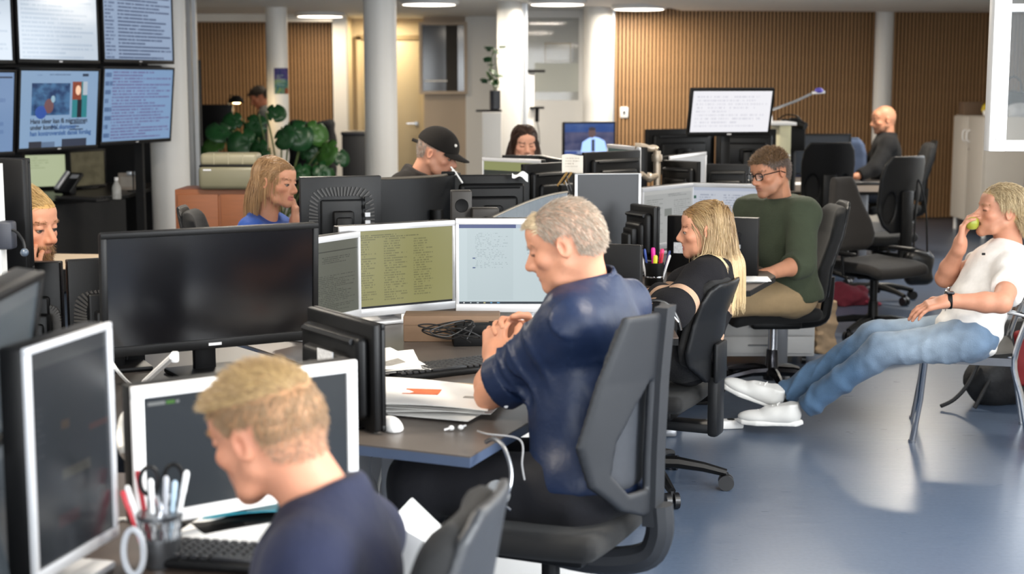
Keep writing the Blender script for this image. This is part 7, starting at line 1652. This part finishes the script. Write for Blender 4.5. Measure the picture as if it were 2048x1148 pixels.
# ---- far left background
t = thing('filing_cabinet', 'low brown wooden cabinet behind the woman in blue', 'cabinet', (P(450, 400, 9.6).x, P(450, 400, 9.6).y, 0)); zt_ = P(450, 377, 9.5).z
Mw_ = mat('reddish_wood', '7a4522', .5, var=.2, scale=6, stretch=(1, 1, 12)); MB().rbox((0, 0, zt_ / 2 + .02), (.56, .36, zt_ - .04), .005).build('body', Mw_, t)
for sx in (-1, 1): MB().rbox((sx * .135, -.185, zt_ / 2 + .03), (.255, .016, zt_ - .12), .004).build('door', Mw_, t)
t = thing('typewriter_case', 'olive grey electric typewriter on the brown cabinet', 'typewriter', (P(462, 370, 9.5).x, P(462, 370, 9.5).y, zt_)); Mo = mat('olive_enamel', '6d6a55', .45, var=.05)
MB().rbox((0, 0, .075), (.36, .28, .15), .03, seg=3).build('body', Mo, t); MB().rbox((0, .03, .185), (.36, .20, .08), .025, seg=3).build('cover', mat('olive_light', '85806a', .45, var=.05), t); MB().rbox((0, -.02, .148), (.345, .22, .012), .004).build('seam', M_blackm, t)
for k in (-1, 0, 1): MB().box((k * .09, -.072, .19), (.004, .004, .07)).build('cover_rib', mat('rib_pale', 'a09a84', .5), t, smooth=False)
MB().box((-.12, -.142, .125), (.05, .002, .010)).build('name_mark', M_silver, t, smooth=False)
# monstera
t = thing('monstera', 'large leafy monstera plant behind the woman in blue', 'plant', (P(560, 400, 13.2).x, P(560, 400, 13.2).y, 0)); M_leaf = mat('monstera_leaf', '17451f', .35, var=.35, scale=9); M_leaf2 = mat('monstera_leaf_light', '3a6428', .35, var=.3, scale=9); M_stem = mat('monstera_stem', '5a6a3c', .5)
MB().lathe([(.13, 0), (.16, .02), (.19, .32), (.20, .34), (.18, .34), (.17, .30), (.001, .30)], 28).build('pot', mat('grey_pot', '55565a', .5), t)
def leaf_mesh():
    vs = []; fs = []; n = 9
    outline = []
    for i in range(61):
        a = -math.pi + 2 * math.pi * i / 60
        rr = .5 * (1 + .28 * math.cos(a)) * (1 - .35 * math.exp(-((abs(a) - math.pi) / .35) ** 2))
        notch = max(0, math.sin(abs(a) * 5.2)) if .5 < abs(a) < 2.4 else 0
        rr *= 1 - .42 * notch ** 6
        outline.append((rr * math.sin(a) * .92, rr * math.cos(a) + .15))
    ctr = (0, .15)
    for k, s in enumerate((.0, .5, 1.)):
        for (x, y) in outline: xx = x * s; yy = ctr[1] + (y - ctr[1]) * s; vs.append((xx, yy, .10 * abs(xx) - .22 * xx * xx - .28 * max(0, yy) ** 2))
    m = len(outline)
    for k in range(2):
        for i in range(m - 1): a = k * m + i; fs.append((a, a + 1, a + m + 1, a + m))
    return vs, fs
lv, lf = leaf_mesh(); base = P(560, 345, 13.2); o0 = Vector((P(560, 400, 13.2).x, P(560, 400, 13.2).y, 0)); rn = random.Random(2)
leaves = [(455, 262, 13.1, .26, 0), (505, 280, 13.0, .30, 0), (478, 240, 13.4, .2, 0), (515, 238, 13.3, .24, 0), (585, 255, 12.9, .30, 0), (565, 262, 12.8, .24, 0), (620, 258, 13.0, .26, 1), (655, 290, 13.0, .26, 1), (640, 335, 12.9, .26, 0), (672, 315, 13.2, .18, 0), (418, 300, 13.3, .24, 0), (412, 340, 13.1, .22, 0), (540, 225, 13.5, .2, 0), (598, 345, 12.8, .22, 0), (500, 320, 12.9, .24, 0), (440, 285, 13.2, .22, 1), (530, 300, 12.8, .26, 0), (610, 300, 13.1, .22, 0)]
for (px, py, dd, sz_, k) in leaves:
    q = Vector(P(px, py, dd)) - o0; dirv = (q - Vector((0, 0, .35))); az = math.atan2(dirv.x, -dirv.y) + rn.uniform(-.5, .5)
    M = Matrix.Translation(q) @ Matrix.Rotation(rn.uniform(-.7, .7), 4, 'Z') @ Matrix.Rotation(rn.uniform(.75, 1.45), 4, 'X') @ Matrix.Rotation(math.pi + (.9 if px < 540 else -.9) * -1 + rn.uniform(-.7, .7), 4, 'Z') @ Matrix.Scale(sz_ * .95, 4)
    lo_ = MB().add(lv, lf, M).build('leaf', M_leaf2 if k else M_leaf, t); sm = lo_.modifiers.new('thick', 'SOLIDIFY'); sm.thickness = .0025
    mid = q * .5 + Vector((0, 0, .28)); MB().tube(spline([(0, 0, .3), tuple(mid), tuple(M @ Vector((0, -.2, 0)))], 6), .008, 6).build('stalk', M_stem, t)
# small plant on white shelf
t = thing('pedestal', 'white pedestal beside the column behind the dark-haired woman', 'pedestal', (P(984, 300, 15.2).x, P(984, 300, 15.2).y, 0)); zt_ = P(984, 224, 15.2).z
MB().rbox((0, 0, zt_ / 2), (.19, .3, zt_), .004).build('body', M_white, t); MB().rbox((-.03, 0, zt_ + .014), (.26, .2, .02), .006).build('tray', M_blackm, t)
t = thing('potted_vine', 'green vine in a dark vase on the white pedestal', 'plant', (P(990, 218, 15.1).x, P(990, 218, 15.1).y, zt_ + .026)); MB().lathe([(.045, 0), (.055, .01), (.055, .19), (.048, .19), (.045, .02)], 22).build('vase', mat('dark_vase', '2e3138', .4), t)
for k in range(26):
    a = rn.uniform(0, 6.28); rr_ = rn.uniform(.02, .10); zz = rn.uniform(.22, .62); M = Matrix.Translation((rr_ * math.cos(a) - .02, rr_ * math.sin(a), zz)) @ Matrix.Rotation(a, 4, 'Z') @ Matrix.Rotation(rn.uniform(.2, 1.4), 4, 'X') @ Matrix.Scale(rn.uniform(.07, .11), 4)
    lo_ = MB().add(lv, lf, M).build('leaf', M_leaf, t); sm = lo_.modifiers.new('thick', 'SOLIDIFY'); sm.thickness = .002
MB().tube(spline([(0, 0, .15), (-.02, .0, .3), (-.04, .02, .45), (-.01, 0, .6)], 5), .006, 6).tube(spline([(0, 0, .15), (.03, .01, .3), (.01, .0, .5)], 5), .006, 6).build('stalk', M_stem, t)
t = thing('pedestal', 'white pedestal with a black bracket right of the column', 'pedestal', (P(1068, 300, 16.6).x, P(1068, 300, 16.6).y, 0)); za = P(1068, 215, 16.6).z; zb_ = P(1068, 146, 16.6).z
MB().rbox((-.05, .03, zb_ / 2), (.1, .2, zb_), .004).build('body', M_white, t); MB().rbox((.03, -.1, za), (.16, .12, .025), .006).rbox((.03, -.1, za - .08), (.045, .05, .15), .008).build('bracket', M_blackm, t); MB().rbox((.02, -.05, zb_ + .02), (.2, .14, .03), .008).build('tray', M_blackm, t); MB().tube(spline([(.03, -.12, za - .15), (.05, -.12, za - .25), (.06, -.12, za - .4)], 4), .005, 6).build('cord', M_blackm, t)
# bin
b0 = P(712, 300, 16.5); t = thing('waste_bin', 'tall black waste bin beside the column', 'bin', (b0.x, b0.y, 0)); zt_ = P(712, 268, 16.5).z
MB().rbox((0, 0, zt_ / 2), (.28, .3, zt_), .02).build('body', mat('bin_black', '1a1a1c', .5), t); MB().rbox((0, 0, zt_ + .01), (.3, .32, .05), .02).build('lid', mat('bin_lid', '26262a', .45), t)
# coat over a chair at far left
b0 = P(625, 300, 15.7); t = thing('coat', 'black coat draped over a chair behind the monstera', 'coat', (b0.x, b0.y, 0)); zt_ = P(625, 236, 15.7).z
sdfobj('coat_cloth', lambda p: smax(sd_box(p, (0, 0, zt_ / 2 + .1), (.24, .12, zt_ / 2 - .1), .08) + .02 * wob(p, 16.), p[:, 2] - (zt_ - .05 + .05 * np.abs(p[:, 0]) * 4), .02), (-.34, -.22, .1), (.34, .22, zt_ + .1), .016, mat('black_coat', '0e0e10', .9, var=.3), t)
MB().tube([(-.1, 0, 0), (-.1, 0, .3)], .015).tube([(.1, 0, 0), (.1, 0, .3)], .015).build('stand_leg', M_blackm, t)
# far left desk with lamp and monitor
desk('white fronted desk below the far left slat wall', [(-4.6, 16.0), (-3.05, 16.0), (-3.05, 17.0), (-4.6, 17.0)], top=M_white, legs=[(-4.3, 16.5), (-3.3, 16.5)])
o = MB().rbox((-3.5, 15.98, .42), (1.0, .03, .56), .005).build('modesty_panel', M_white); tag(o, 'white front panel of the far left desk', 'panel')
monitor('black monitor back on the far left white desk', (400, 208), (466, 210), 16.3, 16.3, .42, back=True, bstyle='flat', th=.03)
b0 = P(462, 205, 16.6); t = thing('desk_lamp', 'black desk lamp glowing before the left slat wall', 'lamp', (b0.x + .02, b0.y, DZ)); zl = P(468, 200, 16.6).z - DZ
MB().lathe([(.08, 0), (.08, .015), (.01, .02)], 20).build('base', M_blackm, t); MB().tube([(0, 0, .02), (-.12, 0, .32), (-.03, 0, zl + .06), (.03, 0, zl + .03)], .009, 8).build('arm', M_blackm, t); MB().lathe([(.02, .05), (.05, .04), (.095, -.03), (.09, -.03), (.045, .035)], 22, Matrix.Translation((.04, 0, zl))).build('shade', M_blackm, t); MB().ell((.04, 0, zl - .02), (.055, .055, .02), 14, 8).build('bulb', emat('bulb', 'ffd9a0', 14.), t)
l = bpy.data.lights.new('desk_lamp_glow', 'POINT'); l.energy = 9; l.color = (1, .75, .42); l.shadow_soft_size = .05; lo = bpy.data.objects.new('desk_lamp_glow', l); COL.objects.link(lo); lo.parent = t; lo.location = (.04, 0, zl - .08)
b0 = G(470, 262, DZ); newspaper('lamplit papers on the far left white desk', P(478, 240, 16.5).x, 16.5, DZ, .3, .3, .25, .2, 41, m=M_pap2, name='paper_stack', cat='papers', layers=5, curl=.03, group=None)
# far left dark desk things
b0 = G(234, 398, DZ); t = thing('bottle', 'small clear bottle on the far left dark desk', 'bottle', (b0.x, b0.y, DZ)); MB().lathe([(.032, 0), (.034, .01), (.034, .09), (.014, .13), (.014, .145)], 20).build('flask', glass('bottle_plastic', .1, 'c9c9c6', .5), t); MB().lathe([(.015, .142), (.015, .165), (.001, .166)], 16).build('cap', M_whitep, t)
c0 = P(258, 372, 12.4); t = thing('tissue_box', 'pale box on the far left dark desk', 'box', (c0.x, c0.y, DZ), -.2); MB().rbox((0, 0, .07), (.16, .06, .14), .004).build('carton', mat('pale_carton', 'b9ab9c', .7), t); MB().box((0, -.031, .07), (.12, .002, .08)).build('print', mat('carton_print', 'c9bfb2', .7), t, smooth=False)
c0 = P(266, 347, 12.2); t = thing('clip_stand', 'thin grey clip stand on the far left dark desk', 'stand', (c0.x, c0.y, DZ)); MB().lathe([(.05, 0), (.05, .01), (.006, .014), (.006, c0.z - DZ)], 18).build('stem', M_charc, t); MB().rbox((-.03, 0, c0.z - DZ), (.045, .02, .035), .006).rbox((.03, 0, c0.z - DZ), (.045, .02, .035), .006).build('clip', M_alu, t)
c0 = G(165, 402, DZ); keyboard('dim keyboard on the far left dark desk', (c0.x, c0.y), -.5, .42, .15, DZ, 14, 4)
c0 = P(138, 378, 11.9); t = thing('desk_phone', 'grey desk phone tilted on the far left dark desk', 'telephone', (c0.x, c0.y, DZ), -.4); Mp = Matrix.Translation((0, 0, .09)) @ Matrix.Rotation(.7, 4, 'X'); MB().rbox((0, 0, 0), (.16, .22, .03), .008, Mp).build('base', M_charc, t); MB().rbox((-.05, 0, .03), (.04, .2, .03), .012, Mp).build('handset', M_silver, t); MB().box((.03, .06, .017), (.07, .04, .003), Mp).build('display', M_silver, t, smooth=False); MB().rbox((0, 0, .03), (.1, .06, .06), .008).build('foot', M_charc, t)
# left edge: gooseneck reading lamp and white panel edge
t = thing('gooseneck', 'black gooseneck clamped to the monitor at the left edge', 'gooseneck', tuple(P(12, 470, 4.3))); c0 = P(12, 470, 4.3); r = lambda px, py, d: tuple(P(px, py, d) - c0)
MB().rbox((0, 0, 0), (.05, .05, .08), .008).build('clamp', mat('dark_slate', '2c2f38', .5), t); MB().tube(spline([r(14, 460, 4.28), r(30, 462, 4.28), r(45, 480, 4.28), r(50, 500, 4.28)], 6), .0045, 6).build('gooseneck', M_charc, t); MB().ell(r(49, 505, 4.28), (.012, .012, .012), 12, 8).build('tip', mat('blue_slate', '4a5562', .3), t)
o = MB().box((P(0, 420, 4.3).x - .02, P(0, 420, 4.3).y, 1.07), (.05, .05, .6)).build('panel_edge', M_white, smooth=False); tag(o, 'white panel edge at the left border', 'panel')
